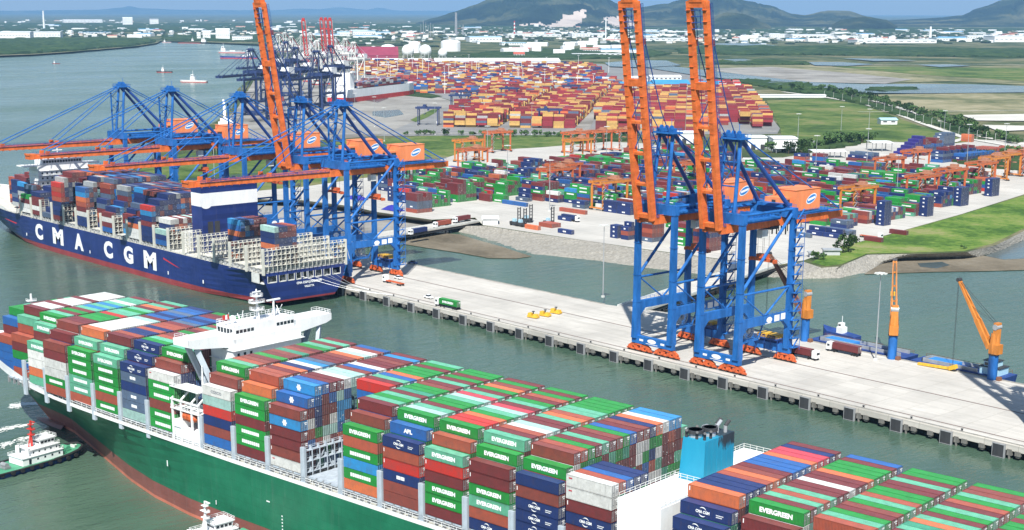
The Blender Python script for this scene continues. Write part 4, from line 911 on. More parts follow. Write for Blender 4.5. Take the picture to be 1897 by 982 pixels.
# bridge far forward
bh = MB(); bx0, bx1 = -843-NX, -830-NX
bh.box(bx0, bx1, -16, 16, 20, 47); bh.box(bx0+1, bx1-1, -24, 24, 46.6, 47.3); bh.box(bx0+2, bx1-1, -13, 13, 47.3, 50.6)
for z in (26, 29, 32, 35, 38, 41, 44): bh.box(bx0-.4, bx1+1, -16.6, 16.6, z, z+.2)
bh.rail([(bx1-1, -24, 47.3), (bx1-1, 24, 47.3)], 1.1, 2, .14); bh.rail([(bx1-1, -13, 50.6), (bx1-1, 13, 50.6)], 1.1, 2, .14)
bh.tube((bx0+6, 0, 50.6), (bx0+6, 0, 58), .5, 8, r2=.2); bh.box(bx0+5.5, bx0+6.5, -3, 3, 55, 55.4); bh.box(bx0+5.7, bx0+6.2, -2, 2, 57, 57.4); bh.lathe((bx0+6, -8, 51), [(.2, -.4), (1.2, 0), (1.5, 1), (1., 2), (.1, 2.5)], 10); bh.lathe((bx0+6, 7, 51), [(.2, -.4), (1.2, 0), (1.5, 1), (1., 2), (.1, 2.5)], 10)
hs = bh.build('deck_house', m_white, nship)
wd = MB()
for z in (27, 30, 33, 36, 39, 42): 
    for k in range(10): wd.box(bx1-.02, bx1+.05, -14+k*3, -13+k*3, z, z+1)
for k in range(14): wd.box(bx1-1.02, bx1-.95, -12+k*1.75, -10.7+k*1.75, 48.3, 49.8)
wd.build('window', m_glass, hs)
# her cargo: (bay index, row from near side, tiers)
NZ0, NTP = 19.55, 2.74
nn = {0: [0, 3, 4, 5], 1: [0, 4, 5, 6], 2: [4, 6, 6, 7], 3: [4, 6, 6, 6, 6, 5], 4: [5, 5, 5, 6, 6, 6], 5: [1, 2, 4, 4, 4, 5], 6: [8, 9, 9, 10], 7: [0, 0, 2, 8, 9, 9, 10], 8: [8, 8, 9, 10, 10], 9: [0, 0, 6, 9, 10, 10], 10: [4, 5, 5, 6, 9, 9], 11: [0, 0, 4, 5, 6, 9, 9], 12: [4, 4, 5, 5, 9, 9], 13: [7, 7, 8, 8, 9], 14: [3, 5, 5, 5, 5, 5], 16: [0], 17: [0]*6, 18: [0], 19: [0]}
FULL = {0: 6, 1: 7, 2: 8, 3: 7, 4: 8, 5: 9, 6: 10, 7: 10, 8: 10, 9: 10, 10: 9, 11: 9, 12: 9, 13: 9, 14: 5}
def nheight(i, r):
    if i == 17: return 7 if 3 <= r <= 8 else 0
    if i == 19: return 7 if 3 <= r <= 7 else 0
    if i in (16, 18) or (i == 3 and 3 <= r <= 15): return 0
    l = nn.get(i, [0]); f = FULL.get(i, l[-1]); 
    h = l[r] if r < len(l) else f
    lim = {0: 5, 1: 3, 2: 2}.get(i, 0)
    if min(r, 18-r) < lim: return 0
    e = 18-r
    return min(h, f-2+e) if e < 2 else h
NCOL = ['navy', 'navy', 'slate', 'maroon', 'brown', 'maroon', 'navy', 'navy', 'slate', 'slate', 'navy', 'rust', 'maroon', 'blue', 'navy', 'grey', 'navy', 'brown', 'navy', 'sky', 'orange', 'maroon']
fix = {(6, 0): 'red:m rust:m red:m rust navy:C navy:C navy maroon', (8, 0): 'blue:C sky:F orange rust maroon white navy:C navy', (10, 0): 'maroon white maroon blue:F', (12, 0): 'navy:C orange white white', (13, 0): 'red:m sky:E navy maroon navy:C navy:C navy:C', (14, 0): 'maroon navy:C blue:F',
       (17, 3): 'sky blue orange navy maroon navy orange', (19, 3): 'pale navy:C navy orange navy:C navy navy', (3, 0): 'green:E maroon white white', (2, 0): 'navy:C navy maroon maroon', (4, 0): 'navy maroon maroon white maroon'}
nc = {}
for i, X in enumerate(NBAY):
    if X is None: continue
    for r in range(19):
        n = nheight(i, r)
        for t in range(n):
            c, lg = rnd.choice(NCOL), None
            if (i, r) in fix:
                l = fix[i, r].split(); k = n-1-t
                if k < len(l): c, _, lg = l[k].partition(':')
            if i == 14 and t == n-1: c = rnd.choice(['maroon', 'white', 'pale', 'maroon'])
            nc[i, r, t] = (c, lg or None, n, X)
nh = {}
for (i, r, t), v in nc.items(): nh[i, r] = v[2]
lst = []
for (i, r, t), (c, lg, n, X) in nc.items():
    side = nh.get((i, r-1), 0) <= t; top = t == n-1; aft = nh.get((i+1, r), 0) <= t+1 if i != 14 else True
    if not (side or top or aft): continue
    P = Vector((X, NY-NB+.45+2.49*r, NZ0+NTP*t)); q = pj(P+Vector((6, 1.2, 1.3)))
    fr = 0 <= q[0] < 1900
    lst.append(((1*top+1*side+.9*aft)/(P.length**2)*fr, i, r, t, c, lg, n, P, side, aft))
lst.sort(key=lambda q: -q[0]); nst = MB()
def nbay_words(i):
    if i > 15: return 'stack behind the navy funnel' if i == 17 else 'rearmost stack on navy ship'
    return ORD[15-i]+' bay ahead of navy funnel'
for idx, (s_, i, r, t, c, lg, n, P, side, aft) in enumerate(lst):
    if idx < 0:
        add_container(c, P, 0, lg if side else None, f'{CN[c]} container, {nbay_words(i)}, {ORD[r+1]} row from water, '+('top tier' if t == n-1 else ORD[n-t]+' tier down'), 'containers stacked on the navy ship')
    else:
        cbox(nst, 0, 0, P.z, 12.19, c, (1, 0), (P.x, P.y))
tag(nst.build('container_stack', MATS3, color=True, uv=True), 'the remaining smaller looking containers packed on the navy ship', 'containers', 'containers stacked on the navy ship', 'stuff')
# mooring lines
for k, (y, z, x2, y2) in enumerate([(3, 13.8, -541, 413.2), (8, 13.8, -522, 413.2), (12, 13.8, -560, 413.2), (-2, 13.8, -541, 413.4), (16, 13.8, -560, 413.4)]):
    a = Vector((NX, NY+y, z)); b = Vector((x2, y2, 5.5)); ml = MB(); pv = a
    for j in range(1, 9): q = a.lerp(b, j/8)-Vector((0, 0, 1.6*math.sin(PI*j/8))); ml.tube(pv, q, .07, 5, caps=False); pv = q
    tag(ml.build('mooring_line', m_silver), 'grey mooring line from the navy stern down to the quay, '+['first', 'second', 'third', 'fourth', 'fifth'][k]+' from the left' if False else 'thin grey mooring line from the navy stern down to the quay', 'rope', 'mooring lines at the navy stern')

# ================================================================ ship-to-shore cranes
HW = 9.45                                     # half spacing of the legs along the rail
def crane_parts(mb=m_blue, mo=m_orange, mp=m_peach, mbog=m_bogie, mt=m_navy_tube, mhouse=None, far=False):
    P = []                                     # list of (name, mesh, children)
    def add(n, m, mats, sub=()): P.append((n, m.mesh(n, mats), [(a, b.mesh(a, c)) for a, b, c in sub]))
    # legs
    for y, w in ((0, 2.5), (30.5, 2.3)):
        for x in (-HW, HW):
            m = MB(); m.hexa([(x-w/2, y-1.6, 5.5), (x+w/2, y-1.6, 5.5), (x+w/2, y+1.6, 5.5), (x-w/2, y+1.6, 5.5)], [(x-w/2+.15, y-1.1, 22), (x+w/2-.15, y-1.1, 22), (x+w/2-.15, y+1.1, 22), (x-w/2+.15, y+1.1, 22)])
            m.hexa([(x-w/2+.15, y-1.1, 22), (x+w/2-.15, y-1.1, 22), (x+w/2-.15, y+1.1, 22), (x-w/2+.15, y+1.1, 22)], [(x-w/2+.3, y-1, 60.5), (x+w/2-.3, y-1, 60.5), (x+w/2-.3, y+1, 60.5), (x-w/2+.3, y+1, 60.5)])
            for z in (20, 31, 44, 57): m.box(x-w/2-.02, x+w/2+.02, y-1.25, y+1.25, z, z+.2)
            add('leg', m, mb)
    # sill beams, with the port's white ovals
    for y in (0, 30.5):
        m = MB(); m.box(-HW-1.4, HW+1.4, y-.95, y+.95, 3.5, 6.6); s = []
        if y == 0 and not far:
            t = MB(); n = 24; t.face([(2.3*math.cos(2*PI*i/n), -.98, 5.3+.85*math.sin(2*PI*i/n)) for i in range(n)]); t.box(-3.1, 3.1, -1.0, -.96, 4.05, 4.25)
            u = MB(); u.box(-6.6, -4.6, -1.0, -.96, 4.7, 5.5); v = MB(); v.box(4.7, 6.7, -1.0, -.96, 4.7, 5.5); w_ = MB(); w_.box(-2.6, 2.4, -1.0, -.96, 3.55, 3.9)
            s = [('emblem', t, m_whitetxt), ('sign_plate', u, m_whitetxt), ('sign_plate', v, m_whitetxt)]
        add('sill_beam', m, mb, s)
    # bogies
    def bogie(x0, x1, y):
        m = MB(); n = 4; L_ = (x1-x0)/n
        for k in range(n):
            c = x0+L_*(k+.5); m.hexa([(c-L_*.46, y-.75, .7), (c+L_*.46, y-.75, .7), (c+L_*.46, y+.75, .7), (c-L_*.46, y+.75, .7)], [(c-L_*.2, y-.75, 2.3), (c+L_*.2, y-.75, 2.3), (c+L_*.2, y+.75, 2.3), (c-L_*.2, y+.75, 2.3)])
            for q in (-.27, .27): m.tube((c+q*L_, y-.55, .42), (c+q*L_, y+.55, .42), .42, 10, 1)
            m.box(c-.5, c+.5, y-1.15, y+1.15, 1.1, 1.7)
        for k in (0, 1):
            c = (x0+x1)/2+(k-.5)*2*L_; m.hexa([(c-L_*.9, y-.6, 1.9), (c+L_*.9, y-.6, 1.9), (c+L_*.9, y+.6, 1.9), (c-L_*.9, y+.6, 1.9)], [(c-.8, y-.6, 3.2), (c+.8, y-.6, 3.2), (c+.8, y+.6, 3.2), (c-.8, y+.6, 3.2)])
        c = (x0+x1)/2; m.hexa([(c-2.4, y-.8, 2.7), (c+2.4, y-.8, 2.7), (c+2.4, y+.8, 2.7), (c-2.4, y+.8, 2.7)], [(c-1.1, y-.8, 3.7), (c+1.1, y-.8, 3.7), (c+1.1, y+.8, 3.7), (c-1.1, y+.8, 3.7)])
        m.box(x0-.5, x0, y-.3, y+.3, .5, 1.1); m.box(x1, x1+.5, y-.3, y+.3, .5, 1.1); add('bogie', m, [mbog, m_dark])
    for y in (0, 30.5): bogie(-13.6, -.9 if y == 0 else -3.6, y); bogie(.9 if y == 0 else 3.6, 13.6, y)
    # portal beams along y, with ties and braces
    for x in (-HW, HW):
        m = MB(); m.box(x-.9, x+.9, .8, 29.6, 17.2, 20.4)
        for y, s in ((1, 1), (29.4, -1)): m.hexa([(x-.85, min(y, y+s*.1), 14), (x+.85, min(y, y+s*.1), 14), (x+.85, max(y, y+s*.1), 14), (x-.85, max(y, y+s*.1), 14)], [(x-.85, min(y, y+s*3.4), 17.2), (x+.85, min(y, y+s*3.4), 17.2), (x+.85, max(y, y+s*3.4), 17.2), (x-.85, max(y, y+s*3.4), 17.2)])
        m.rail([(x+(.9 if x > 0 else -.9), 1.5, 20.4), (x+(.9 if x > 0 else -.9), 29, 20.4)], 1.1, 2.4, .09)
        s = []
        if x > 0 and not far:
            o = MB(); n = 22; o.face([(x+.93, 17.2+1.7*math.cos(2*PI*i/n), 18.7+1.15*math.sin(2*PI*i/n)) for i in range(n)]); o.box(x+.9, x+.93, 14.8, 18.6, 17.3, 17.5)
            a_ = MB(); a_.box(x+.9, x+.94, 20.3, 23.4, 17.6, 20.0); b_ = MB(); b_.box(x+.9, x+.94, 24.3, 27.0, 17.8, 20.2)
            s = [('emblem', o, m_whitetxt), ('sign_plate', a_, m_whitetxt), ('sign_plate', b_, m_whitetxt)]
        add('portal_beam', m, mb, s)
        m = MB(); m.tube((x, 1, 30), (x, 29.6, 30), .48, 8); m.tube((x, 1, 30.2), (x, 15, 20.4), .32, 8); m.tube((x, 29.5, 30.2), (x, 15.6, 20.4), .4, 8)
        m.tube((x, .8, 31), (x, 29.4, 58), .62, 8); m.tube((x, 1, 60), (x, 29.6, 60), .55, 8); add('brace', m, mb)
    # top cross beams
    for y in (0, 30.5): m = MB(); m.box(-HW-1.2, HW+1.2, y-1.3, y+1.3, 56.6, 60.4); m.rail([(-HW, y-1.4, 60.4), (HW, y-1.4, 60.4)], 1.1, 2, .1); m.rail([(-HW, y+1.4, 60.4), (HW, y+1.4, 60.4)], 1.1, 2, .1); add('cross_beam', m, mb)
    # girders from the hinge to the tail
    for x in (-3.9, 3.9):
        m = MB(); m.box(x-.9, x+.9, -6, 69, 53.2, 56.2); m.rail([(x*1.22, -5, 55.6), (x*1.22, 69, 55.6)], 1.1, 2.8, .1)
        m.box(min(x, x*1.22), max(x, x*1.22), -5, 69, 55.5, 55.65)
        for y in range(-3, 68, 4): m.box(x-.96, x+.96, y-.06, y+.06, 53.1, 56.3)
        add('girder', m, mo)
    for y in (-5, 8, 20, 42, 56, 68.3): m = MB(); m.box(-4, 4, y-.5, y+.5, 53.6, 55.6); add('girder_tie', m, mo)
    m = MB(); m.beam((-4.7, 31, 56.5), (-4.7, 44, 59.6), 1.1, 2); m.beam((4.7, 31, 56.5), (4.7, 44, 59.6), 1.1, 2); m.box(-6, 6, 27.5, 34, 60.4, 61.6); m.box(-5.6, 5.6, 34, 58, 56.3, 57.3); m.box(-7, -3, 5, 26, 56.2, 57.4); m.box(3, 7, 5, 26, 56.2, 57.4)
    for x in (-6.6, 6.6): m.rail([(x, 34, 57.3), (x, 66, 57.3)], 1.2, 2, .1)
    m.box(-6.8, 6.8, 58, 66, 56.3, 56.6)
    for k in range(10): m.box(rnd.uniform(-5, 3), rnd.uniform(3.2, 5), 10+k*2, 10.8+k*2, 57.4, 58+rnd.random()*1.4)
    add('machinery_deck', m, mb)
    # machinery house
    H = mhouse or mp
    m = MB(); m.box(-5.4, 5.4, 36.5, 52.5, 58, 66); m.box(-5.6, 5.6, 36.3, 52.7, 66, 66.25); m.box(-5.0, 3.5, 31, 36.5, 58, 63.4)
    for k in range(8): m.box(-5.45, 5.45, 37.2+k*2, 37.32+k*2, 58, 66)
    s = []
    if not far:
        o = MB(); n = 26
        e = lambda r1, r2: [(5.46, 46.8+r1*math.cos(2*PI*i/n)*.97+r2*math.sin(2*PI*i/n)*.25, 62.2+r2*math.sin(2*PI*i/n)+r1*math.cos(2*PI*i/n)*.22) for i in range(n)]
        o.face(e(3.3, 1.9), 0); q = MB(); q.face([(5.49, a, b) for _, a, b in e(2.9, 1.5)], 0)
        r = MB(); r.face([(5.52, 44.6, 61.3), (5.52, 49.2, 62.3), (5.52, 49.3, 63.2), (5.52, 44.5, 62.2)], 0)
        s = [('emblem', o, m_whitetxt), ('emblem_blue', q, m_logoblue), ('emblem_band', r, m_whitetxt)]
        d = MB(); d.box(-1.6, .2, 30.9, 31, 59.5, 62.5); s.append(('door', d, m_dark)); d = MB(); d.box(3.5, 3.56, 32.5, 35.5, 59.5, 62.6); s.append(('door', d, m_dark))
    add('machinery_house', m, H, s)
    # mast
    m = MB()
    for x in (-3.3, 3.3): m.tube((x*1.25, 1.5, 60.4), (x, 4.5, 88), .75, 8)
    for z in (70, 79): m.tube((-3.7, 2.6, z), (3.7, 2.6, z), .3, 6)
    m.box(-3.9, -3.5, -1.3, -.4, 60, 84)
    for k in range(9): m.box(-5.2, -3.6, .2, 3.6, 62+k*2.8, 62.15+k*2.8)
    for k in range(8): m.beam((-4.4, .3 if k % 2 else 3.4, 62+k*2.8), (-4.4, 3.4 if k % 2 else .3, 64.8+k*2.8), .25)
    m.tube((-3.7, 2.6, 70), (3.3, 3.6, 79), .2, 6)
    add('mast', m, mb)
    m = MB(); m.box(-5.8, 5.8, 1.5, 7.5, 87.4, 88.0); m.box(-4.2, 4.2, 3.2, 5.8, 86.4, 89.4)
    m.rail([(-5.8, 1.5, 88), (5.8, 1.5, 88), (5.8, 7.5, 88), (-5.8, 7.5, 88), (-5.8, 1.5, 88)], 1.2, 1.6, .1)
    for x in (-2.6, 0, 2.6): m.tube((x-.4, 4.5, 89.6), (x+.4, 4.5, 89.6), .9, 10)
    m.tube((3, 4, 89), (3, 4, 93), .12, 5); m.box(2.2, 4.2, 3.9, 4.1, 92.9, 93); add('mast_head', m, mb)
    for x, x2 in ((-3.2, -7.2), (3.2, 7.2)): m = MB(); m.tube((x, 5.5, 87), (x2, 30, 61), .85, 8); add('backstay', m, mt)
    for x in (-2.6, 2.6): m = MB(); m.tube((x, 6.5, 88), (x*1.9, 66, 57), .3, 6); add('tail_stay', m, mb)
    # stairs up the right rear leg
    if not far:
        m = MB(); x0 = HW+1.3
        for k in range(15):
            z = 6+k*3.6; m.box(x0, x0+2.2, 29.6, 33.5, z, z+.12); a = (x0+.5 if k % 2 else x0+1.6); m.beam((a, 29.8, z), (a, 33.3, z+3.6), .55, .2); m.rail([(x0, 33.5, z), (x0+2.2, 33.5, z), (x0+2.2, 29.6, z)], 1.1, 1.3, .09)
        m.box(x0+2.1, x0+2.25, 33.4, 33.55, 5, 59); add('stair_tower', m, mb)
        m = MB(); n = 28
        for r in (3.0, 2.2, 1.2):
            for i in range(n): m.beam((HW-2.4, 9+r*math.cos(2*PI*i/n), 15+r*math.sin(2*PI*i/n)), (HW-2.4, 9+r*math.cos(2*PI*(i+1)/n), 15+r*math.sin(2*PI*(i+1)/n)), .35 if r == 3 else .18)
        for i in range(14): m.beam((HW-2.4, 9, 15), (HW-2.4, 9+3*math.cos(2*PI*i/14), 15+3*math.sin(2*PI*i/14)), .14)
        m.tube((HW-2.9, 9, 15), (HW-1.9, 9, 15), .7, 10); add('cable_reel', m, m_silver)
        m = MB(); m.box(HW-4.4, HW-.6, 5, 13, 11.2, 11.5); m.rail([(HW-4.4, 5, 11.5), (HW-.6, 5, 11.5), (HW-.6, 13, 11.5)], 1.1, 1.2, .1); m.beam((HW-1, 5, 11.3), (HW-1, 1, 9), .4); m.beam((HW-1, 13, 11.3), (HW-1, 16, 17.2), .4); add('reel_platform', m, mb)
        m = MB(); m.box(-4.5, 6.5, 27.6, 33.4, 8.2, 8.6); 
        for x in (-4.3, 0, 3, 6.3): m.box(x-.1, x+.1, 28, 28.3, 3, 8.2)
        m.box(-4, 6, 30.2, 33, 4, 8.2); m.rail([(-4.5, 27.7, 8.6), (6.5, 27.7, 8.6)], 1, 1.2, .09); add('service_platform', m, mt)
        m = MB()
        for x in (-3.8, 1.2):
            m.box(x, x+4.4, 28.1, 30.4, 8.6, 9.0); m.box(x, x+4.4, 31, 33.2, 8.6, 9.0); m.box(x+.4, x+4, 28.2, 33.0, 9.8, 10.0)
            for q in (x+.2, x+2.2, x+4.2): m.box(q-.15, q+.15, 28.1, 33.2, 9, 9.8)
        add('spare_spreader', m, m_yellow)
    # trolley, cab, ropes and headblock under the girder
    m = MB(); m.box(-5, 5, 22.5, 27.5, 52.2, 53.4); add('trolley', m, m_dark); m = MB(); m.box(1.6, 4.2, 18.6, 22, 49.2, 52.4); add('operator_cab', m, m_offwhite); m = MB()
    for k in range(7): m.box(-4.8+k*1.4, -4.5+k*1.4, 33+k, 33.5+k, 48.5, 53); m.box(-4.8+k*1.4, -4.6+k*1.4, 40+k, 40.4+k, 49, 53)
    for x in (-1.5, 1.5):
        for y in (23.5, 26.5): m.tube((x, y, 52.2), (x, y, 42 if not far else 48), .06, 4, caps=False)
    add('cable_festoon', m, m_dark)
    if not far: m = MB(); m.box(-2.4, 2.4, 23.8, 26.2, 40.4, 42); m.box(-6, 6, 24.3, 25.7, 39.2, 40.4); m.box(-6.1, -5.5, 23.8, 26.2, 39, 40.2); m.box(5.5, 6.1, 23.8, 26.2, 39, 40.2); add('spreader', m, mbog)
    return P
def boom_meshes(mo=m_orange, mt=m_navy_tube, mb=m_blue, L_=74):
    """boom along local -y from the hinge at the origin"""
    out = []
    for x in (-3.8, 3.8):
        m = MB(); m.hexa([(x-.95, -L_, -.9), (x+.95, -L_, -.9), (x+.95, 0, -1.6), (x-.95, 0, -1.6)], [(x-.95, -L_, 1.0), (x+.95, -L_, 1.0), (x+.95, 0, 1.4), (x-.95, 0, 1.4)])
        for y in range(4, L_-1, 4): m.box(x-1.0, x+1.0, -y-.06, -y+.06, -1.45, 1.3)
        m.box(min(x*1.02, x*1.36), max(x*1.02, x*1.36), -L_+1, -1, .9, 1.0, 1); m.rail([(x*1.34, -1, 1.0), (x*1.34, -L_+1, 1.0)], 1.1, 2.6, .1, 1)
        out.append(('boom_girder', m.mesh('boom_girder', [mo, mt])))
    m = MB()
    for y, w in ((1.5, .8), (14, .5), (26, .5), (38, .5), (53, 1.3), (L_-1, 1.2)):
        m = MB(); m.box(-4, 4, -y-w, -y+w, -1.0, .9)
        if y in (14, 26, 38): m.beam((-4, -y, 0), (4, -y-12, 0), .28, mi=1)
        if y > 60: m.box(-2.9, 2.9, -L_-4, -L_+.3, -1.2, 1.6); m.box(-3.0, 3.0, -L_-4.4, -L_-3.8, .9, 1.9)
        out.append(('boom_tie', m.mesh('boom_tie', [mo, mb])))
    for y in (35, 68):
        for x in (-3.8, 3.8): m = MB(); m.box(x-.5, x+.5, -y-1.1, -y+1.1, .8, 2.9); out.append(('stay_bracket', m.mesh('stay_bracket', mo)))
    m = MB()
    for k in range(4): m.box(-3.8, 3.8, -L_+3+k*2.2, -L_+3.2+k*2.2, -.8, .2)
    for x in (-3.6, -1.2, 1.2, 3.6): m.box(x-.1, x+.1, -L_+3, -L_+10, -.5, -.3)
    out.append(('boom_tip_platform', m.mesh('boom_tip_platform', mt)))
    m = MB()
    for x in (-2.2, 2.2): m.tube((x, -2, 1.2), (x, -L_+6, 1.4), .14, 5)
    out.append(('hoist_rope', m.mesh('hoist_rope', mt)))
    return out
def make_crane(parts, boom, raised, stay_mat=m_blue, name='quay_crane'):
    root = empty(name)
    for n, me, subs in parts:
        o = bpy.data.objects.new(n, me); COL.objects.link(o); o.parent = root
        for sn, sm in subs: q = bpy.data.objects.new(sn, sm); COL.objects.link(q); q.parent = o
    bm_ = empty('boom', (0, -6, 54.8)); bm_.parent = root
    ang = math.radians(-81.5) if raised else 0.0
    bm_.rotation_euler = (ang, 0, 0)
    for n, me in boom: q = bpy.data.objects.new(n, me); COL.objects.link(q); q.parent = bm_
    R = Matrix.Rotation(ang, 3, 'X')
    for y in (35, 68):
        for x in (-3.8, 3.8):
            e = R@Vector((x, -y, 2.8))+Vector((0, -6, 54.8)); a = Vector((x*.6, 3.2, 88)); m = MB()
            if raised:
                if y == 68: k = Vector((x*.8, -2.2, 96)); m.tube(a, k, .22, 5); m.tube(k, e, .22, 5)
                else: k = Vector((x*.8, 1.2, 74)); m.tube(a, k, .25, 5); m.tube(k, e, .25, 5)
            else: m.tube(a, e, .3 if y == 68 else .26, 6)
            m.build('forestay', stay_mat if not raised else m_navy_tube, root)
    return root
CP = crane_parts(); BP = boom_meshes(); BP2 = boom_meshes(L_=83)
low = make_crane(CP, BP, False); up = make_crane(CP, BP2, True)
CR = [(-821, 0, 'blue and orange quay crane with lowered boom, leftmost of the row'), (-761.5, 0, 'blue and orange quay crane with lowered boom, second from the left'), (-686, 0, 'blue and orange quay crane with lowered boom, third from the left'),
      (-627.5, 1, 'blue and orange quay crane with raised boom among lowered ones'), (-592.0, 0, 'blue and orange quay crane with lowered boom at the stern of navy ship'), (-376.8, 1, 'left crane of the raised-boom pair standing on the open quay'), (-343.6, 1, 'right crane of the raised-boom pair standing on the open quay'), (-199, 1, 'raised-boom quay crane just outside the right edge, its shadow on the quay')]
ul = ur = False
for X, r, lab in CR:
    if r: o = up if not ur else copy_tree(up); ur = True
    else: o = low if not ul else copy_tree(low); ul = True
    o.location = (X, 417.0, 5.0); tag(o, lab, 'crane', 'quay cranes on the near berth')
# dark cranes of the next berth and red-white ones farther
DP = crane_parts(m_farblue, m_farblue, m_offwhite, m_farblue, m_farblue, m_white, True); DB = boom_meshes(m_farblue, m_farblue, m_farblue)
m_rw = m_red; RP_ = crane_parts(m_offwhite, m_offwhite, m_offwhite, m_red, m_red, m_white, True); RB = boom_meshes(m_offwhite, m_red, m_red)
dl = make_crane(DP, DB, False, m_farblue); rl = make_crane(RP_, RB, False, m_offwhite); ru = make_crane(RP_, boom_meshes(m_red, m_offwhite, m_red), True, m_offwhite)
def put(o, first, px, rz, lab, grp, s=1.):
    o = o if first else copy_tree(o); p = at(*px, 5); o.location = p; o.rotation_euler = (0, 0, rz); o.scale = (s, s, s); tag(o, lab, 'crane', grp)
fr_ = math.radians(28)
for k, (px, lab) in enumerate([((466, 214), 'dark blue crane with long lowered boom on the next berth'), ((548, 205), 'dark blue crane behind the raised orange boom, white machinery house'), ((612, 197), 'dark blue crane with white machinery house beside the red-white hull'), ((506, 222), 'dark blue crane partly hidden behind the orange boom'), ((494, 190), 'dark blue crane behind the long lowered dark boom'), ((586, 222), 'dark blue crane right behind the apex of blue cranes'), ((530, 178), 'dark blue crane farthest back on the next berth')]):
    put(dl, k == 0, px, fr_ if k != 3 else fr_, lab, 'dark blue cranes on the next berth', .95)
for k, (px, r, lab) in enumerate([((572, 152), 1, 'red and white crane with raised boom standing alone upriver'), ((604, 140), 1, 'left of three red and white raised-boom cranes'), ((612, 142), 1, 'middle of three red and white raised-boom cranes'), ((620, 145), 1, 'right of three red and white raised-boom cranes')]):
    put(ru, k == 0, px, fr_, lab, 'red and white cranes upriver', .9)
for k, (px, lab) in enumerate([((540, 140), 'white crane with lowered boom upriver'), ((560, 132), 'second white crane with lowered boom upriver'), ((528, 122), 'white crane with lowered boom farthest upriver'), ((640, 150), 'white crane with lowered boom near the maroon shed'), ((588, 158), 'white crane with lowered boom under the raised red booms'), ((516, 130), 'white crane just right of the orange boom upriver'), ((575, 122), 'white crane behind the lone raised red boom'), ((655, 166), 'white crane at the bow of red-white ship')]):
    put(rl, k == 0, px, fr_, lab, 'red and white cranes upriver', .9)
# ================================================================ container yard and far terminals
yst = MB()
MASK = [(700, 345), (820, 300), (860, 283), (1000, 274), (1120, 266), (1180, 268), (1330, 293), (1400, 318), (1500, 316), (1560, 320), (1640, 324), (1700, 312), (1780, 316), (1850, 322), (1835, 350), (1780, 372), (1700, 396), (1620, 416), (1560, 420), (1490, 418), (1440, 400), (1385, 392),
        (1350, 425), (1245, 425), (1235, 400), (1180, 405), (1160, 392), (1050, 376), (985, 372), (900, 366), (860, 372), (805, 388), (752, 388), (735, 362)]
YC = ['maroon']*12+['brown']*4+['navy']*6+['green']*8+['blue']*3+['slate']*2+['white']*2+['mint']*2+['sky', 'orange', 'red', 'rust']
def ystack(x, y, n, cols=None, ax=(1, 0), L_=12.19, z=5.05, logo=True, M_=None, keep=None):
    M_ = M_ or yst
    for t in range(n):
        if keep is not None and t < n-keep: continue
        c = cols[min(t, len(cols)-1)] if cols else rnd.choice(YC)
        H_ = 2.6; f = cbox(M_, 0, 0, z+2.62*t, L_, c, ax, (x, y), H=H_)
        if logo and c in ('green', 'navy', 'mint', 'slate') and rnd.random() < .8: strip_logo(M_, f, 0, 0, z+2.62*t, L_, H_, 'navy' if c in ('navy', 'slate') else c)
BLK = []
for k in range(16):
    y0 = 628+k*27.0
    for j in range(34):
        x0 = -905+j*12.9; pref = rnd.choice([None, None, 'green', 'maroon', 'navy', 'maroon']); hh = rnd.choice([0, 2, 3, 3, 3, 4, 4, 5, 4])
        for r in range(6):
            y = y0+r*2.85; q = pj((x0+6, y+1, 5))
            if not inpoly(q[0], q[1], MASK): continue
            n = max(0, min(5, hh+rnd.choice([-1, 0, 0, 0, 1]))); n = min(n, 3) if q[1] > 395 else n
            cols = [(pref if pref and rnd.random() < .6 else rnd.choice(YC)) for _ in range(n)]
            ystack(x0, y, n, cols)
# stacks read one by one from the photograph (place, tiers from the ground, rows)
def pstack(px, n, cols, rows=1, L_=12.19, cnt=1):
    p = at(*px, 5)
    for i in range(cnt):
        for r in range(rows): ystack(p.x+i*(L_+.5), p.y+r*2.7, n if isinstance(n, int) else n[r % len(n)], cols, L_=L_)
pstack((1622, 417), 6, ['navy'], 3, 6.06); pstack((1702, 400), 5, ['navy'], 3, 6.06); pstack((1765, 381), 5, ['navy'], 4, 6.06); pstack((1823, 363), 5, ['navy'], 4, 6.06)
pstack((1130, 440), 3, ['navy'], 2, 6.06); pstack((1150, 443), [3, 4], ['navy', 'rust', 'navy', 'navy'], 3, 6.06); pstack((1187, 446), 5, ['slate', 'brown', 'rust', 'maroon', 'slate'], 4, 9); pstack((1242, 452), 5, ['green', 'green', 'maroon', 'green', 'maroon'], 3, 12.19); pstack((1283, 462), 5, ['maroon', 'brown', 'maroon', 'navy', 'brown'], 6)
pstack((752, 392), [5, 5, 4], ['rust', 'slate', 'slate', 'maroon', 'maroon'], 5, 12.19); pstack((828, 372), [5, 5, 6], ['green', 'green', 'maroon', 'maroon', 'maroon'], 3); pstack((852, 372), [5, 4], ['green', 'maroon', 'green', 'green', 'green'], 4, 6.06)
pstack((700, 352), [5, 5, 4], ['navy', 'slate', 'navy'], 5, cnt=2); pstack((718, 372), [4, 3], ['navy'], 3, 6.06); pstack((770, 340), [5, 4, 5], None, 6, cnt=2); pstack((887, 371), 2, ['maroon'], 1); pstack((912, 373), 2, ['green'], 2); pstack((930, 377), 1, ['blue'], 1, cnt=2); pstack((955, 371), [1, 2], ['slate', 'navy'], 2); pstack((1036, 391), 1, ['rust', 'maroon'], 1, cnt=2)
pstack((1060, 384), 2, ['slate', 'navy'], 2); pstack((1118, 392), 3, ['navy'], 2, cnt=2); pstack((1033, 407), 1, ['navy'], 1); pstack((1033, 431), 1, ['navy'], 1); pstack((972, 423), 1, ['orange'], 1); pstack((998, 419), 1, ['rust', 'navy'], 3)
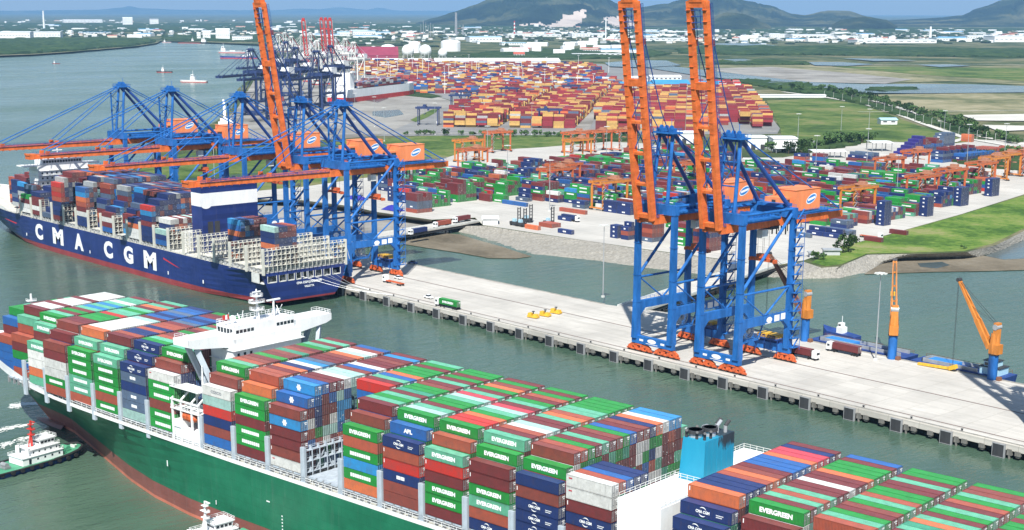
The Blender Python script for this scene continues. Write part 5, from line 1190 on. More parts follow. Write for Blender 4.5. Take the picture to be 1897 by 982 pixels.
pstack((1470, 437), 1, ['slate'], 1); pstack((1510, 428), 1, ['slate', 'blue'], 3, cnt=2); pstack((1493, 434), [1, 2], ['navy', 'navy'], 2, cnt=2); pstack((1600, 445), 1, ['maroon'], 1); pstack((1647, 432), 1, ['maroon'], 1); pstack((1538, 421), 2, ['navy', 'slate'], 3); pstack((1470, 300), [3, 2], ['sky', 'rust', 'navy'], 3); pstack((1504, 300), 3, ['blue', 'blue', 'maroon'], 3)
for k in range(7): pstack((1648+k*6.4, 291-k*.7), min(7, 1+k), ['purple'], 2, 12.19) if k < 7 else None
pstack((1692, 287), [6, 6, 5, 5, 4, 4, 3], ['maroon', 'slate', 'navy', 'blue', 'maroon'], 12); pstack((1724, 300), [4, 3, 4, 5], ['blue', 'navy', 'slate', 'navy', 'maroon'], 22, cnt=1); pstack((1740, 298), [2, 3, 3], ['maroon', 'navy', 'blue'], 20, cnt=2); pstack((1775, 290), [2, 3], ['navy', 'blue', 'rust'], 16, cnt=2); pstack((1780, 262), 3, ['orange'], 2); pstack((1567, 297), [1, 2, 3], ['maroon', 'navy', 'slate'], 6, cnt=2); pstack((1728, 270), [4, 5], ['navy', 'slate'], 8)
pstack((1850, 275), 1, ['rust'], 3, cnt=2); pstack((1885, 276), 2, ['blue', 'white'], 2)
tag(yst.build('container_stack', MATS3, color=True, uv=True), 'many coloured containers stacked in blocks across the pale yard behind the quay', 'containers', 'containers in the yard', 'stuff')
# far terminals
fst = MB()
def fblock(poly, az, cols, hmin, hmax, rows, gap, prob=1., keep=3, Lp=12.9, dens=1., ax_gap=0):
    P = [at(x, y, 5) for x, y in poly]; u = Vector((math.cos(az), math.sin(az), 0)); v = Vector((-u.y, u.x, 0))
    a = [p.dot(u) for p in P]; b = [p.dot(v) for p in P]; y = min(b); Q = [(p.x, p.y) for p in P]; g = 0
    while y < max(b):
        for r in range(rows):
            x = min(a); hh = rnd.randint(hmin, hmax)
            while x < max(a):
                c = u*(x+6)+v*(y+1.2)
                if int((x-min(a))/Lp) % 9 == 8 and ax_gap: x += Lp; continue
                if inpoly(c.x, c.y, Q) and rnd.random() < prob:
                    if rnd.random() < .25: hh = rnd.randint(hmin, hmax)
                    n = max(0, hh+rnd.choice([-1, 0, 0, 1]))
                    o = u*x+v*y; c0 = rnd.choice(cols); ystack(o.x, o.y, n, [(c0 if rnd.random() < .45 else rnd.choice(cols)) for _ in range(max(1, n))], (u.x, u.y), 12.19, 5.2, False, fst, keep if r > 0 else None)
                x += Lp
            y += 2.6
        y += gap
MSC = ['yellow']*8+['darkred']*8+['maroon', 'maroon', 'maroon', 'brown', 'rust', 'orange', 'grey', 'slate']
AZ2 = math.radians(41)
fblock([(826, 236), (1058, 238), (1122, 176), (1100, 172), (900, 172), (880, 190), (852, 205)], AZ2, MSC, 3, 6, 6, 11, .97, 3, ax_gap=1)
fblock([(1096, 241), (1340, 244), (1340, 222), (1425, 244), (1404, 190), (1380, 176), (1150, 172), (1128, 190)], AZ2, MSC, 4, 6, 6, 9, .98, 2)
FARC = ['maroon', 'darkred', 'brown', 'navy', 'blue', 'white', 'grey', 'orange', 'rust', 'yellow', 'slate', 'yellow', 'darkred']
fblock([(700, 158), (770, 172), (870, 176), (1130, 172), (1160, 160), (1100, 145), (700, 138)], AZ2, FARC, 1, 5, 5, 22, .7, 2)
fblock([(650, 140), (1120, 145), (1100, 126), (1000, 120), (660, 120)], AZ2, ['yellow', 'darkred', 'brown', 'rust', 'maroon', 'navy', 'yellow', 'white'], 2, 5, 5, 30, .62, 2)
fblock([(1290, 160), (1350, 170), (1390, 168), (1340, 155)], AZ2, ['darkred', 'white', 'red', 'maroon'], 1, 4, 4, 12, .7, 2)
tag(fst.build('container_stack', MATS3, color=True, uv=True), 'yellow and dark red container blocks of the far terminal', 'containers', 'containers in the far terminal', 'stuff')

# yard gantry cranes
def rtg_parts(mleg, mgird):
    P = []
    def add(n, m, mats): P.append((n, m.mesh(n, mats)))
    for x in (-5.4, 5.4):
        for y in (0, 23.6): m = MB(); m.hexa([(x-.55, y-.45, 1.6), (x+.55, y-.45, 1.6), (x+.55, y+.45, 1.6), (x-.55, y+.45, 1.6)], [(x-.7, y-.55, 23), (x+.7, y-.55, 23), (x+.7, y+.55, 23), (x-.7, y+.55, 23)]); add('leg', m, mleg)
    for x in (-5.4, 5.4): m = MB(); m.box(x-.8, x+.8, -3, 26.6, 23, 25.2, 0); m.box(x-.9, x+.9, -3, 26.6, 25.2, 25.3, 1); m.rail([(x+.8, -3, 25.3), (x+.8, 26.6, 25.3)], 1.1, 3, .12, 0); add('girder', m, [mleg, mgird])
    for y in (0, 23.6): m = MB(); m.box(-7.2, 7.2, y-.5, y+.5, 1.4, 2.6); add('sill_beam', m, mleg); m = MB(); m.box(-5, 5, y-.35, y+.35, 21.6, 22.8); add('tie_beam', m, mleg)
    for y in (0, 23.6):
        for x in (-6.4, 6.4): m = MB(); m.tube((x-.9, y-.4, .75), (x-.9, y+.4, .75), .75, 10, 1); m.tube((x+.9, y-.4, .75), (x+.9, y+.4, .75), .75, 10, 1); m.box(x-1.3, x+1.3, y-.3, y+.3, .9, 1.6, 0); add('wheel', m, [mleg, m_rubber])
    m = MB(); m.box(-2.6, 2.6, .8, 1.9, 2.6, 5.6); add('power_house', m, m_offwhite)
    m = MB(); m.box(-5.2, 5.2, 14, 18.5, 25.4, 26.4); m.box(-2.5, 3, 14.5, 18, 26.4, 28.6); m.box(2.6, 4.6, 11.5, 13.8, 20, 22.8); m.tube((0, 16, 25.4), (0, 16, 16), .12, 5, caps=False); m.box(-6, 6, 15.2, 16.8, 15.2, 15.9); add('trolley', m, mgird)
    m = MB(); m.box(2.8, 4.4, 11.4, 11.5, 20.2, 22.4); add('cab_window', m, m_glass)
    m = MB()
    for k in range(6): m.beam((6.7, 2 if k % 2 else -2, 2.6+k*3.6), (6.7, -2 if k % 2 else 2, 6.2+k*3.6), .5, .15); m.box(6.3, 7.1, -2.2, 2.2, 2.5+k*3.6, 2.6+k*3.6)
    add('stairs', m, m_silver)
    return P
def make(parts, name='gantry_crane'):
    r = empty(name)
    for n, me in parts: o = bpy.data.objects.new(n, me); COL.objects.link(o); o.parent = r
    return r
ra = make(rtg_parts(m_rtg, m_girder_brown)); ry = make(rtg_parts(m_rtgy, m_girder_brown))
used = set()
RT_ = [((840, 322), 0, 'front left crane of the yard, above maroon and green containers'), ((860, 300), 1, 'amber crane behind the front left yard crane'), ((915, 282), 0, 'crane at the upper left corner of the yard'), ((1000, 364), 0, 'crane in the middle of the yard above green containers'), ((1035, 352), 0, 'crane right behind the middle yard crane'),
       ((1105, 390), 1, 'amber crane nearest the rock bank, left of raised-boom cranes'), ((1045, 300), 1, 'amber crane above blue containers in mid yard'), ((1060, 283), 0, 'crane at the back of the yard near dark trees'), ((1110, 280), 0, 'back-row crane just left of the raised boom'), ((1155, 278), 0, 'back-row crane behind the left raised boom'), ((1230, 292), 0, 'crane seen between the two raised booms'),
       ((1260, 350), 0, 'crane behind the legs of the left raised-boom crane'), ((1568, 403), 1, 'amber crane just right of the orange machinery house'), ((1690, 378), 0, 'crane between the first two navy stacks at right'), ((1742, 364), 0, 'crane above the second navy stack at right'), ((1800, 350), 0, 'crane above the third navy stack at right'), ((1825, 338), 1, 'amber crane beside the third navy stack'),
       ((1850, 330), 1, 'second amber crane from the right edge'), ((1880, 326), 0, 'crane with legs reaching the right edge'), ((1912, 320), 0, 'crane cut by the right edge'), ((1680, 324), 0, 'crane above the light green container'), ((1630, 340), 0, 'crane among green containers right of the lamp post')]
ua = uy = False
for px, c, lab in RT_:
    p = at(*px, 5)
    if c: o = ry if not uy else copy_tree(ry); uy = True
    else: o = ra if not ua else copy_tree(ra); ua = True
    k = round((p.y-628+4)/27.0); o.location = (p.x, 628+27.0*k-4, 5.05) if px[0] < 1500 else (p.x, p.y, 5.05)
    o.scale = (1, 1, .8)
    tag(o, ('amber ' if c and 'amber' not in lab else '')+('orange rubber-tyred '+lab if not c else 'rubber-tyred '+lab), 'crane', 'yard gantry cranes')
rb = make(rtg_parts(m_farblue, m_farblue)); ub = False
for k, (px, lab) in enumerate([((812, 232), 'dark gantry crane at the left end of the yellow container block'), ((868, 205), 'dark gantry crane behind the left part of the yellow block'), ((884, 196), 'dark gantry crane beside its twin behind the yellow block'), ((1036, 236), 'dark gantry crane at the front of the yellow block by the grey road'), ((958, 190), 'dark gantry crane in the middle back of the yellow block'), ((1072, 184), 'dark gantry crane at the right back of the yellow block')]):
    o = rb if not ub else copy_tree(rb); ub = True; p = at(*px, 5.2); o.location = p; o.rotation_euler = (0, 0, AZ2+PI/2); o.scale = (1., 1., .85)
    tag(o, lab, 'crane', 'dark yard cranes of the far terminal')

# lamp masts
def mast_parts(h):
    P = []
    m = MB(); m.tube((0, 0, .6), (0, 0, h), .32, 8, r2=.14); P.append(('pole', m.mesh('pole', m_silver)))
    m = MB(); m.box(-.6, .6, -.6, .6, 0, .9); P.append(('base', m.mesh('base', m_offwhite)))
    m = MB(); m.tube((0, 0, h-.3), (0, 0, h), 1.6, 10)
    for i in range(8): t = 2*PI*i/8; m.box(2.1*math.cos(t)-.35, 2.1*math.cos(t)+.35, 2.1*math.sin(t)-.35, 2.1*math.sin(t)+.35, h-.5, h-.1)
    P.append(('lamp_head', m.mesh('lamp_head', m_offwhite))); return P
mst = make(mast_parts(35), 'lamp_mast'); um = False
LM = [((1117, 551), 'tall lamp mast at the quay edge by the rock bank'), ((1622, 668), 'tall lamp mast on the quay beside the maroon truck'), ((1477, 276), 'lamp mast in front of the white warehouses'), ((1557, 258), 'lamp mast at the middle of the green field edge'), ((1608, 264), 'lamp mast left of the purple container pile'), ((1747, 268), 'lamp mast right of the purple container pile'), ((1791, 302), 'lamp mast behind the orange yard cranes at right'),
      ((1605, 313), 'lamp mast on the open pale pavement'), ((940, 355), 'lamp mast in the left middle of the yard'), ((903, 307), 'lamp mast at the upper left of the yard'), ((1018, 391), 'lamp mast beside the middle yard crane'), ((1123, 308), 'lamp mast left of the first raised boom'), ((1510, 330), 'lamp mast left of the tall navy stack row'), ((1660, 378), 'lamp mast among green containers at right'), ((1860, 300), 'lamp mast near the right edge'), ((1372, 330), 'lamp mast behind the right raised-boom crane'),
      ((398, 345), 'lamp mast on the grass behind the lowered booms'), ((694, 235), 'lamp mast on the silt left of the yellow block'), ((658, 226), 'lamp mast beside the upriver pond'), ((806, 250), 'lamp mast on the grey road before the yellow block'), ((985, 250), 'lamp mast on the grass strip middle'), ((712, 262), 'lamp mast on the grass strip left')]
for px, lab in LM: o = mst if not um else copy_tree(mst); um = True; o.location = at(*px, 5); tag(o, lab, 'lamp', 'lamp masts')
sl = MB(); sl.tube((0, 0, 0), (0, 0, 11), .16, 6); sl.beam((0, 0, 11), (1.6, 0, 11.4), .15); sme = sl.mesh('street_lamp', m_offwhite)
for k in range(26):
    t = k/25*(len(ROAD)-2); i = int(t); i = min(i, len(ROAD)-3); x = ROAD[i+1][0]+(ROAD[i+2][0]-ROAD[i+1][0])*(t-i); y = ROAD[i+1][1]+(ROAD[i+2][1]-ROAD[i+1][1])*(t-i)
    o = bpy.data.objects.new('street_lamp', sme); COL.objects.link(o); o.location = at(x-3, y+1, 5); tag(o, 'slim pale street lamp in the row along the straight road', 'lamp', 'street lamps along the straight road')
# distant lamp masts of the far terminal
for k in range(34):
    x = rnd.uniform(650, 1130); y = rnd.uniform(128, 176)
    m = MB() if k == 0 else None
    if k == 0: m.tube((0, 0, 0), (0, 0, 33), .45, 6, r2=.3); m.box(-1.6, 1.6, -1.6, 1.6, 32.5, 33.2); fme_ = m.mesh('lamp_mast', m_white)
    o = bpy.data.objects.new('lamp_mast', fme_); COL.objects.link(o); o.location = at(x, y, 5); tag(o, 'thin white lamp mast among the far terminal containers', 'lamp', 'lamp masts of the far terminal')

# ================================================================ buildings
m_wall = paint('white_wall', (.74, .75, .74), .7, .1, .05); m_wallg = paint('grey_wall', (.45, .47, .48), .7, .15, .05); m_roofw = paint('white_metal_roof', (.8, .82, .83), .45, .08, .05)
m_roofb = paint('blue_metal_roof', (.05, .28, .52), .5, .15, .05); m_roofc = paint('pale_cyan_roof', (.38, .6, .72), .5, .12, .05); m_roofm = paint('maroon_metal_roof', (.28, .035, .07), .6, .15, .05); m_roofr = paint('red_tile_roof', (.45, .1, .06), .7, .2, .1); m_leaf_far = simple('far_tree_green', (.025, .05, .02), .9); m_beige = paint('beige_wall', (.6, .55, .46), .7, .15, .05)
def bldg(name, x0, x1, y, depth, h, lab, wall=m_wall, roof=m_roofw, rh=2., cat='building', grp=None, win=True, openf=False, doors=0):
    a, b = at(x0, y, 5), at(x1, y, 5); u = (b-a); L_ = u.length; u.normalize(); v = Vector((-u.y, u.x, 0)); ang = math.atan2(u.y, u.x)
    r = empty(name, a, ang, lab, cat, grp)
    m = MB()
    if openf:
        n = max(2, int(L_/9))
        for k in range(n+1):
            for yy in (.5, depth-.5): m.box(L_*k/n-.3, L_*k/n+.3, yy-.3, yy+.3, 0, h)
        m.build('column', m_grey, r)
    else:
        m.box(0, L_, 0, depth, 0, h, skip='t'); w = m.build('wall', wall, r)
        if win and h > 4:
            nw = min(10, max(2, int(L_/8))); k = 0
            for k in range(nw): q = MB(); q.box(L_*(k+.25)/nw, L_*(k+.75)/nw, -.06, .02, h*.45, h*.45+min(2.2, h*.25)); q.build('window', m_glass, w)
        for k in range(doors): q = MB(); q.box(L_*(k+.35)/doors, L_*(k+.35)/doors+4.5, -.08, .02, 0, min(5, h*.6)); q.build('door', m_dark, w)
    q = MB(); e = .8
    q.face([(-e, -e, h), (L_+e, -e, h), (L_+e, depth/2, h+rh), (-e, depth/2, h+rh)]); q.face([(L_+e, depth+e, h), (-e, depth+e, h), (-e, depth/2, h+rh), (L_+e, depth/2, h+rh)])
    q.face([(-e, -e, h), (-e, depth/2, h+rh), (-e, depth+e, h)]); q.face([(L_+e, -e, h), (L_+e, depth+e, h), (L_+e, depth/2, h+rh)]); q.face([(-e, -e, h-.2), (-e, depth+e, h-.2), (L_+e, depth+e, h-.2), (L_+e, -e, h-.2)])
    q.box(-e, L_+e, -e-.05, -e, h-.5, h+.1); q.build('roof', roof, r); return r
bldg('warehouse', 1385, 1420, 277, 30, 12, 'left white warehouse behind the yard with a dark gap beside it', rh=.8, win=False, doors=2)
bldg('warehouse', 1432, 1476, 281, 30, 13, 'right white warehouse behind the yard below the green field', rh=.8, win=False, doors=1)
bldg('warehouse', 1256, 1298, 266, 30, 11, 'white warehouse seen between the two raised booms', rh=.8, win=False, doors=2)
bldg('gate_canopy', 1506, 1566, 293, 18, 6.5, 'long pale gate canopy on the open pavement', openf=True, rh=.6); bldg('gate_canopy', 1438, 1478, 284, 14, 5, 'low canopy in front of the white warehouses', openf=True, rh=.6); bldg('gate_canopy', 1616, 1652, 281, 22, 9, 'white canopy left of the purple container pile', openf=True, rh=.6)
bldg('farmhouse', 1632, 1662, 231, 16, 6, 'small white house with pale blue roof in the green field', roof=m_roofc, rh=2); bldg('shed', 1506, 1530, 268, 12, 3, 'low white shed among trees beside the green field', rh=.5)
bldg('site_office', 895, 922, 416, 12, 4, 'small white site office at the end of the left trestle', rh=.4)
bldg('guard_hut', 1527, 1556, 473, 5, 3.2, 'long low grey hut beside the trees on the grassy spit', wall=m_wallg, roof=m_silver, rh=.6); bldg('guard_hut', 1500, 1507, 477, 4, 2.8, 'tiny grey hut on the rock bank', wall=m_wallg, roof=m_silver, rh=.4, win=False)
bldg('warehouse', 806, 1038, 124, 90, 14, 'very long white shed behind the far container blocks', rh=6, doors=6); bldg('warehouse', 690, 800, 119, 60, 10, 'long low white shed left of the very long one', rh=4)
bldg('storage_shed', 626, 738, 114, 110, 16, 'huge shed with maroon roof behind the far terminal', wall=m_roofm, roof=m_roofm, rh=22, win=False)
bldg('warehouse', 1152, 1210, 168, 60, 10, 'blue roofed warehouse behind the left raised boom', roof=m_roofb, rh=4); bldg('warehouse', 1212, 1278, 166, 55, 10, 'blue roofed warehouse between the raised booms', roof=m_roofb, rh=6); bldg('warehouse', 1226, 1262, 171, 20, 6, 'white tent roofed shed in front of the blue roof', rh=5, win=False); bldg('warehouse', 1322, 1378, 176, 40, 7, 'white roofed warehouse right of the right raised boom', rh=6); bldg('warehouse', 1290, 1340, 165, 50, 9, 'pale blue roofed warehouse behind the right raised boom', roof=m_roofb, rh=4)
bldg('warehouse', 1384, 1530, 181, 20, 4, 'long low white shed at the edge of the green field', rh=1, win=False)
bldg('warehouse', 1205, 1262, 150, 30, 8, 'white sheds behind the blue roofed warehouse', rh=3); bldg('warehouse', 1165, 1200, 152, 30, 8, 'white shed left of the left raised boom top', rh=3)
bldg('warehouse', 1020, 1068, 153, 30, 7, 'white low house at the back of the far containers', rh=1.5); bldg('warehouse', 1105, 1130, 157, 40, 12, 'white boxy building at the right back of far containers', rh=1.5); bldg('warehouse', 732, 762, 167, 34, 11, 'white boxy building on the silt beside far containers', rh=1)
bldg('pavilion', 952, 972, 104, 20, 6, 'house with red tile roof in the far trees', roof=m_roofr, rh=6)
for k, (x0, x1, y, d, h, ro, lab) in enumerate([(0, 56, 72, 120, 30, m_roofw, 'big white factory at the far left bank'), (58, 112, 70, 110, 26, m_roofw, 'big white factory right beside the leftmost one'), (145, 205, 63, 60, 10, m_roofb, 'low blue roofed shed on the left bank'), (118, 190, 42, 120, 30, m_roofw, 'white factory row on the far left plain'), (228, 246, 47, 40, 62, m_roofw, 'tall white block on the far left plain'), (278, 294, 46, 40, 48, m_wallg, 'grey tower blocks left of the docks'),
     (365, 372, 74, 20, 30, m_roofw, 'leftmost pale silo block at the upriver dock'), (376, 390, 73, 20, 34, m_roofw, 'second pale silo block at the upriver dock'), (400, 426, 74, 30, 46, m_roofw, 'big white silo block at the upriver dock'), (430, 468, 76, 30, 20, m_wallg, 'grey mill building at the upriver dock'), (625, 648, 68, 60, 24, m_roofc, 'pale blue hall left of the storage tanks'), (654, 696, 66, 60, 24, m_roofc, 'second pale blue hall above the storage tanks'), (870, 930, 78, 120, 22, m_roofc, 'pale cyan roofed factory right of the big tank'), (930, 975, 84, 80, 10, m_roofc, 'low cyan roofed factory below the pale one'),
     (940, 1040, 68, 120, 12, m_roofw, 'long white factory at the foot of the big hill'), (1060, 1122, 68, 100, 16, m_roofw, 'white factory left of the left raised boom'), (1190, 1300, 76, 120, 12, m_roofw, 'long white factory between the raised booms'), (1425, 1462, 70, 90, 18, m_roofw, 'white factory right of the raised boom on the plain'), (1468, 1545, 71, 110, 18, m_roofw, 'long white factory below the low hills'), (1550, 1590, 72, 80, 14, m_roofw, 'white factory in the middle right distance'),
     (1588, 1735, 80, 110, 14, m_roofw, 'very long white factory on the right plain'), (1735, 1790, 76, 90, 14, m_roofc, 'pale factory with a dark end on the right plain'), (1792, 1840, 72, 80, 16, m_roofw, 'white factory near the right edge'), (1842, 1930, 78, 110, 26, m_roofw, 'big white factory cut by the right edge'), (1060, 1160, 103, 30, 6, m_roofw, 'row of small white houses beyond the green scrub'), (1080, 1125, 96, 24, 7, m_roofr, 'low houses with reddish roofs beyond the scrub')]):
    bldg('factory', x0, x1, y, d, h, lab, roof=ro, rh=h*.12)
# small far buildings, each one object
sm = []
for k, (L_, D_, h, wm, rm) in enumerate([(30, 20, 9, m_wall, m_roofw), (60, 30, 10, m_wall, m_roofw), (22, 16, 16, m_wall, m_roofw), (40, 30, 9, m_beige, m_roofr), (80, 40, 11, m_wall, m_roofb)]):
    m = MB(); m.box(0, L_, 0, D_, 0, h, 0, 't'); m.face([(0, 0, h), (L_, 0, h), (L_, D_/2, h+3), (0, D_/2, h+3)], 1); m.face([(L_, D_, h), (0, D_, h), (0, D_/2, h+3), (L_, D_/2, h+3)], 1); m.face([(0, 0, h), (0, D_/2, h+3), (0, D_, h)], 0); m.face([(L_, 0, h), (L_, D_, h), (L_, D_/2, h+3)], 0); sm.append(m.mesh('shed', [wm, rm]))
for k in range(230):
    f = rnd.random()
    if f < .35: x, y = rnd.uniform(0, 600), rnd.uniform(38, 70)
    elif f < .7: x, y = rnd.uniform(600, 1150), rnd.uniform(48, 100)
    else: x, y = rnd.uniform(1150, 1890), rnd.uniform(56, 80)
    if y > 74 and 626 < x < 900: y = rnd.uniform(50, 74)
    j = rnd.choice([0, 0, 1, 1, 2, 3, 4]); o = bpy.data.objects.new('shed', sm[j]); COL.objects.link(o); p = at(x, y, 5); o.location = p; s = rnd.uniform(.8, 1.9); o.scale = (s, s, rnd.uniform(.8, 1.3)); o.rotation_euler = (0, 0, A2_+rnd.uniform(-.5, .5))
    tag(o, ['small white shed on the far plain', 'long white shed on the far plain', 'small white block on the far plain', 'small beige house with red roof on the far plain', 'long white shed with blue roof on the far plain'][j], 'building', 'small buildings on the far plain')
# the distant town and industry that reads as one mass
tw = MB(); tm_ = [m_wall, m_wallg, m_beige, m_roofr, m_roofw, m_roofb, m_leaf_far]
for k in range(2600):
    f = rnd.random(); x = rnd.uniform(-20, 1917); y = rnd.choice([rnd.gauss(56, 7), rnd.gauss(66, 9)]) if x < 1150 else rnd.gauss(66, 7)
    if y < 32 or (x < 490 and y > 69) or (x > 1150 and (y > 83 or y < 54)) or y > 96: continue
    p = at(x, y, 5); tr_ = rnd.random() < .5
    w, d, h = (rnd.uniform(8, 28), rnd.uniform(8, 20), rnd.uniform(4, 10)) if not tr_ else (rnd.uniform(12, 60), rnd.uniform(10, 30), rnd.uniform(5, 12))
    an = A2_+rnd.uniform(-.4, .4); u = Vector((math.cos(an), math.sin(an), 0)); v = Vector((-u.y, u.x, 0)); mi = 6 if tr_ else rnd.choice([0, 0, 1, 1, 2, 2, 0])
    if tr_: tw.lathe((p.x, p.y, 4), [(w*.4, 0), (w*.5, h*.5), (w*.3, h), (.2, h*1.2)], 6, 6)
    else: tw.obox(p, u, v, 5, 5+h, w/2, d/2, mi); tw.obox(p, u, v, 5+h, 5.6+h, w/2+.4, d/2+.4, rnd.choice([3, 1, 4, 4, 2, 1, 5]))
tag(tw.build('town_buildings', tm_), 'distant low town houses and trees spread over the far plain', 'town', None, 'stuff')
# tanks, chimneys
def tank(px, r, h, dome, lab, mat=m_white):
    m = MB(); prof = [(r, 0), (r, h)]+[(r*math.cos(a), h+dome*math.sin(a)) for a in (.3, .6, .9, 1.2, 1.45)]+[(.3, h+dome)]
    m.lathe((0, 0, 0), prof, 28)
    for k in range(12): a = 2*PI*k/12; m.box((r+.1)*math.cos(a)-.4, (r+.1)*math.cos(a)+.4, (r+.1)*math.sin(a)-.4, (r+.1)*math.sin(a)+.4, 0, h)
    o = m.build('storage_tank', mat, smooth=False); o.location = at(*px, 5); tag(o, lab, 'tank', 'storage tanks')
tank((835, 95), 33, 30, 9, 'largest white storage tank with a low dome'); tank((719, 103), 24, 22, 12, 'white domed tank right of the small sphere'); tank((768, 98), 20, 26, 12, 'white domed tank left of the largest tank'); tank((655, 101), 18, 18, 8, 'white domed tank above the maroon roof, leftmost'); tank((692, 99), 13, 14, 9, 'small white domed tank above the maroon roof')
def sphere(px, r, lab):
    m = MB(); m.lathe((0, 0, 3+r), [(r*math.cos(a), r*math.sin(a)) for a in [-PI/2+PI*i/12 for i in range(13)]], 20)
    for k in range(8): a = 2*PI*k/8; m.tube((r*.85*math.cos(a), r*.85*math.sin(a), 0), (r*.85*math.cos(a), r*.85*math.sin(a), 3+r), .5, 6)
    o = m.build('spherical_tank', m_white, smooth=True); o.location = at(*px, 5); tag(o, lab, 'tank', 'spherical tanks')
sphere((756, 108), 18, 'white gas sphere, left of three in front of the tanks'); sphere((788, 108), 18, 'white gas sphere, middle of three in front of the tanks'); sphere((820, 109), 13, 'white gas sphere, right of three in front of the tanks'); sphere((729, 76), 9, 'small white gas sphere behind the domed tank')
def stack(px, r, h, mat, lab, bands=None):
    m = MB(); n = 8
    for k in range(n): m.tube((0, 0, h*k/n), (0, 0, h*(k+1)/n), r*(1-.4*k/n), 12, (k % 2) if bands else 0, r2=r*(1-.4*(k+1)/n), caps=k == n-1)
    o = m.build('chimney', [mat, m_red], smooth=False); o.location = at(*px, 5); tag(o, lab, 'chimney', 'refinery columns' if 'column' in lab else None)
stack((845, 66), 9, 125, m_grey, 'tall grey chimney behind the largest tank'); stack((858, 66), 4, 60, m_grey, 'short grey chimney beside the tall one'); stack((82, 54), 8, 125, m_white, 'white chimney behind the big left factories'); stack((1122, 72), 4, 105, m_white, 'slim white chimney left of the raised booms'); stack((953, 66), 5, 80, m_white, 'red and white banded chimney at the hill foot', 1); stack((1723, 72), 8, 62, m_white, 'stout white tower on the right plain')
for k in range(6): stack((780+k*4.5, 68), 2, rnd.uniform(55, 85), m_grey, 'thin grey process column in the refinery group behind the tanks')
# ================================================================ trees
m_leaf, nt, N, L, b = new_mat('tree_leaves'); n1 = noise(N, L, .35, 4, .6, wcoord(N, L)); L.new(mix(N, L, (.02, .055, .012), (.075, .15, .03), ramp(N, L, n1, [(.35, 0.), (.65, 1.)])), b.inputs['Base Color']); b.inputs['Roughness'].default_value = .8
m_bark = simple('bark', (.11, .08, .05), .9)
def tree_meshes(h, cw, n=260, seed=1):
    R = random.Random(seed); t = MB(); t.tube((0, 0, 0), (.15*h*.1, 0, h*.55), h*.035, 7, r2=h*.02, caps=False)
    cl = [Vector((R.uniform(-.5, .5)*cw, R.uniform(-.5, .5)*cw, h*R.uniform(.45, .9))) for _ in range(9)]
    for c in cl[:6]: t.tube((0, 0, h*.4), c, h*.015, 5, r2=h*.006, caps=False)
    c_ = MB()
    for i in range(n):
        c = R.choice(cl); d = Vector((R.gauss(0, 1), R.gauss(0, 1), R.gauss(0, .8))).normalized()*R.uniform(.3, 1)*cw*.28; p = c+d; s = cw*.09*R.uniform(.6, 1.3)
        a = Vector((R.gauss(0, 1), R.gauss(0, 1), R.gauss(0, 1))).normalized()*s; b_ = a.orthogonal().normalized()*s*.8; c_.face([p-a-b_, p+a-b_*.4, p+a*.6+b_, p-a*.5+b_])
    return t.mesh('trunk', m_bark), c_.mesh('crown', m_leaf)
TM = [tree_meshes(9, 8, 260, 1), tree_meshes(7, 7, 220, 2), tree_meshes(11, 9, 300, 3), tree_meshes(4.5, 6.5, 200, 4)]
def tree(p, k, s, lab, grp, cat='tree', name='tree'):
    r = empty(name, p, rnd.uniform(0, 6.28), lab, cat, grp); r.scale = (s, s, s)
    for n, me in zip(('trunk', 'crown'), TM[k]): o = bpy.data.objects.new(n, me); COL.objects.link(o); o.parent = r
def along(pl, n, jit, labs, grp, ks=(0, 1, 2), s=(.8, 1.3)):
    P = [at(x, y, 5) for x, y in pl]; tot = [0]
    for a, b_ in zip(P, P[1:]): tot.append(tot[-1]+(b_-a).length)
    for j in range(n):
        d = tot[-1]*(j+.5)/n; i = max(k for k in range(len(P)-1) if tot[k] <= d); q = P[i].lerp(P[i+1], (d-tot[i])/(tot[i+1]-tot[i])); q = q+Vector((rnd.uniform(-jit, jit), rnd.uniform(-jit, jit), 0)); tree(q, rnd.choice(ks), rnd.uniform(*s), labs, grp)
along([(1555, 176), (1600, 184), (1680, 206), (1740, 224), (1800, 244), (1897, 268)], 60, 9, 'bushy green tree in the belt along the straight road', 'trees along the straight road')
along([(1450, 166), (1530, 172), (1600, 182)], 24, 10, 'bushy green tree at the far start of the straight road', 'trees along the straight road')
along([(745, 250), (900, 252), (1060, 254), (1180, 254)], 26, 5, 'dark green bush on the edge of the grass strip', 'bushes on the grass strip', (1, 3), (.7, 1.2))
along([(1425, 282), (1480, 286), (1500, 276), (1560, 268), (1620, 262)], 26, 5, 'dark green tree between warehouses and green field', 'trees at the green field edge')
along([(1110, 178), (1090, 176), (1060, 174)], 6, 5, 'dark tree at the end of the grey road', 'trees at the grey road end', (2,), (1.2, 1.6))
along([(1780, 300), (1830, 294), (1890, 290)], 16, 10, 'green bush behind the yard cranes at right', 'bushes behind the right yard cranes', (1, 3), (1., 1.6))
for px, k, s, lab in [((1562, 468), 0, .95, 'left of the two taller trees on the grassy spit'), ((1572, 466), 2, .9, 'right of the two taller trees on the grassy spit'), ((1517, 481), 3, .9, 'round bush at the tip of the grassy spit'), ((1785, 461), 3, .4, 'small lone bush on the right bank slope')]: tree(at(*px, 5), k, s, lab, 'trees on the grassy spit')
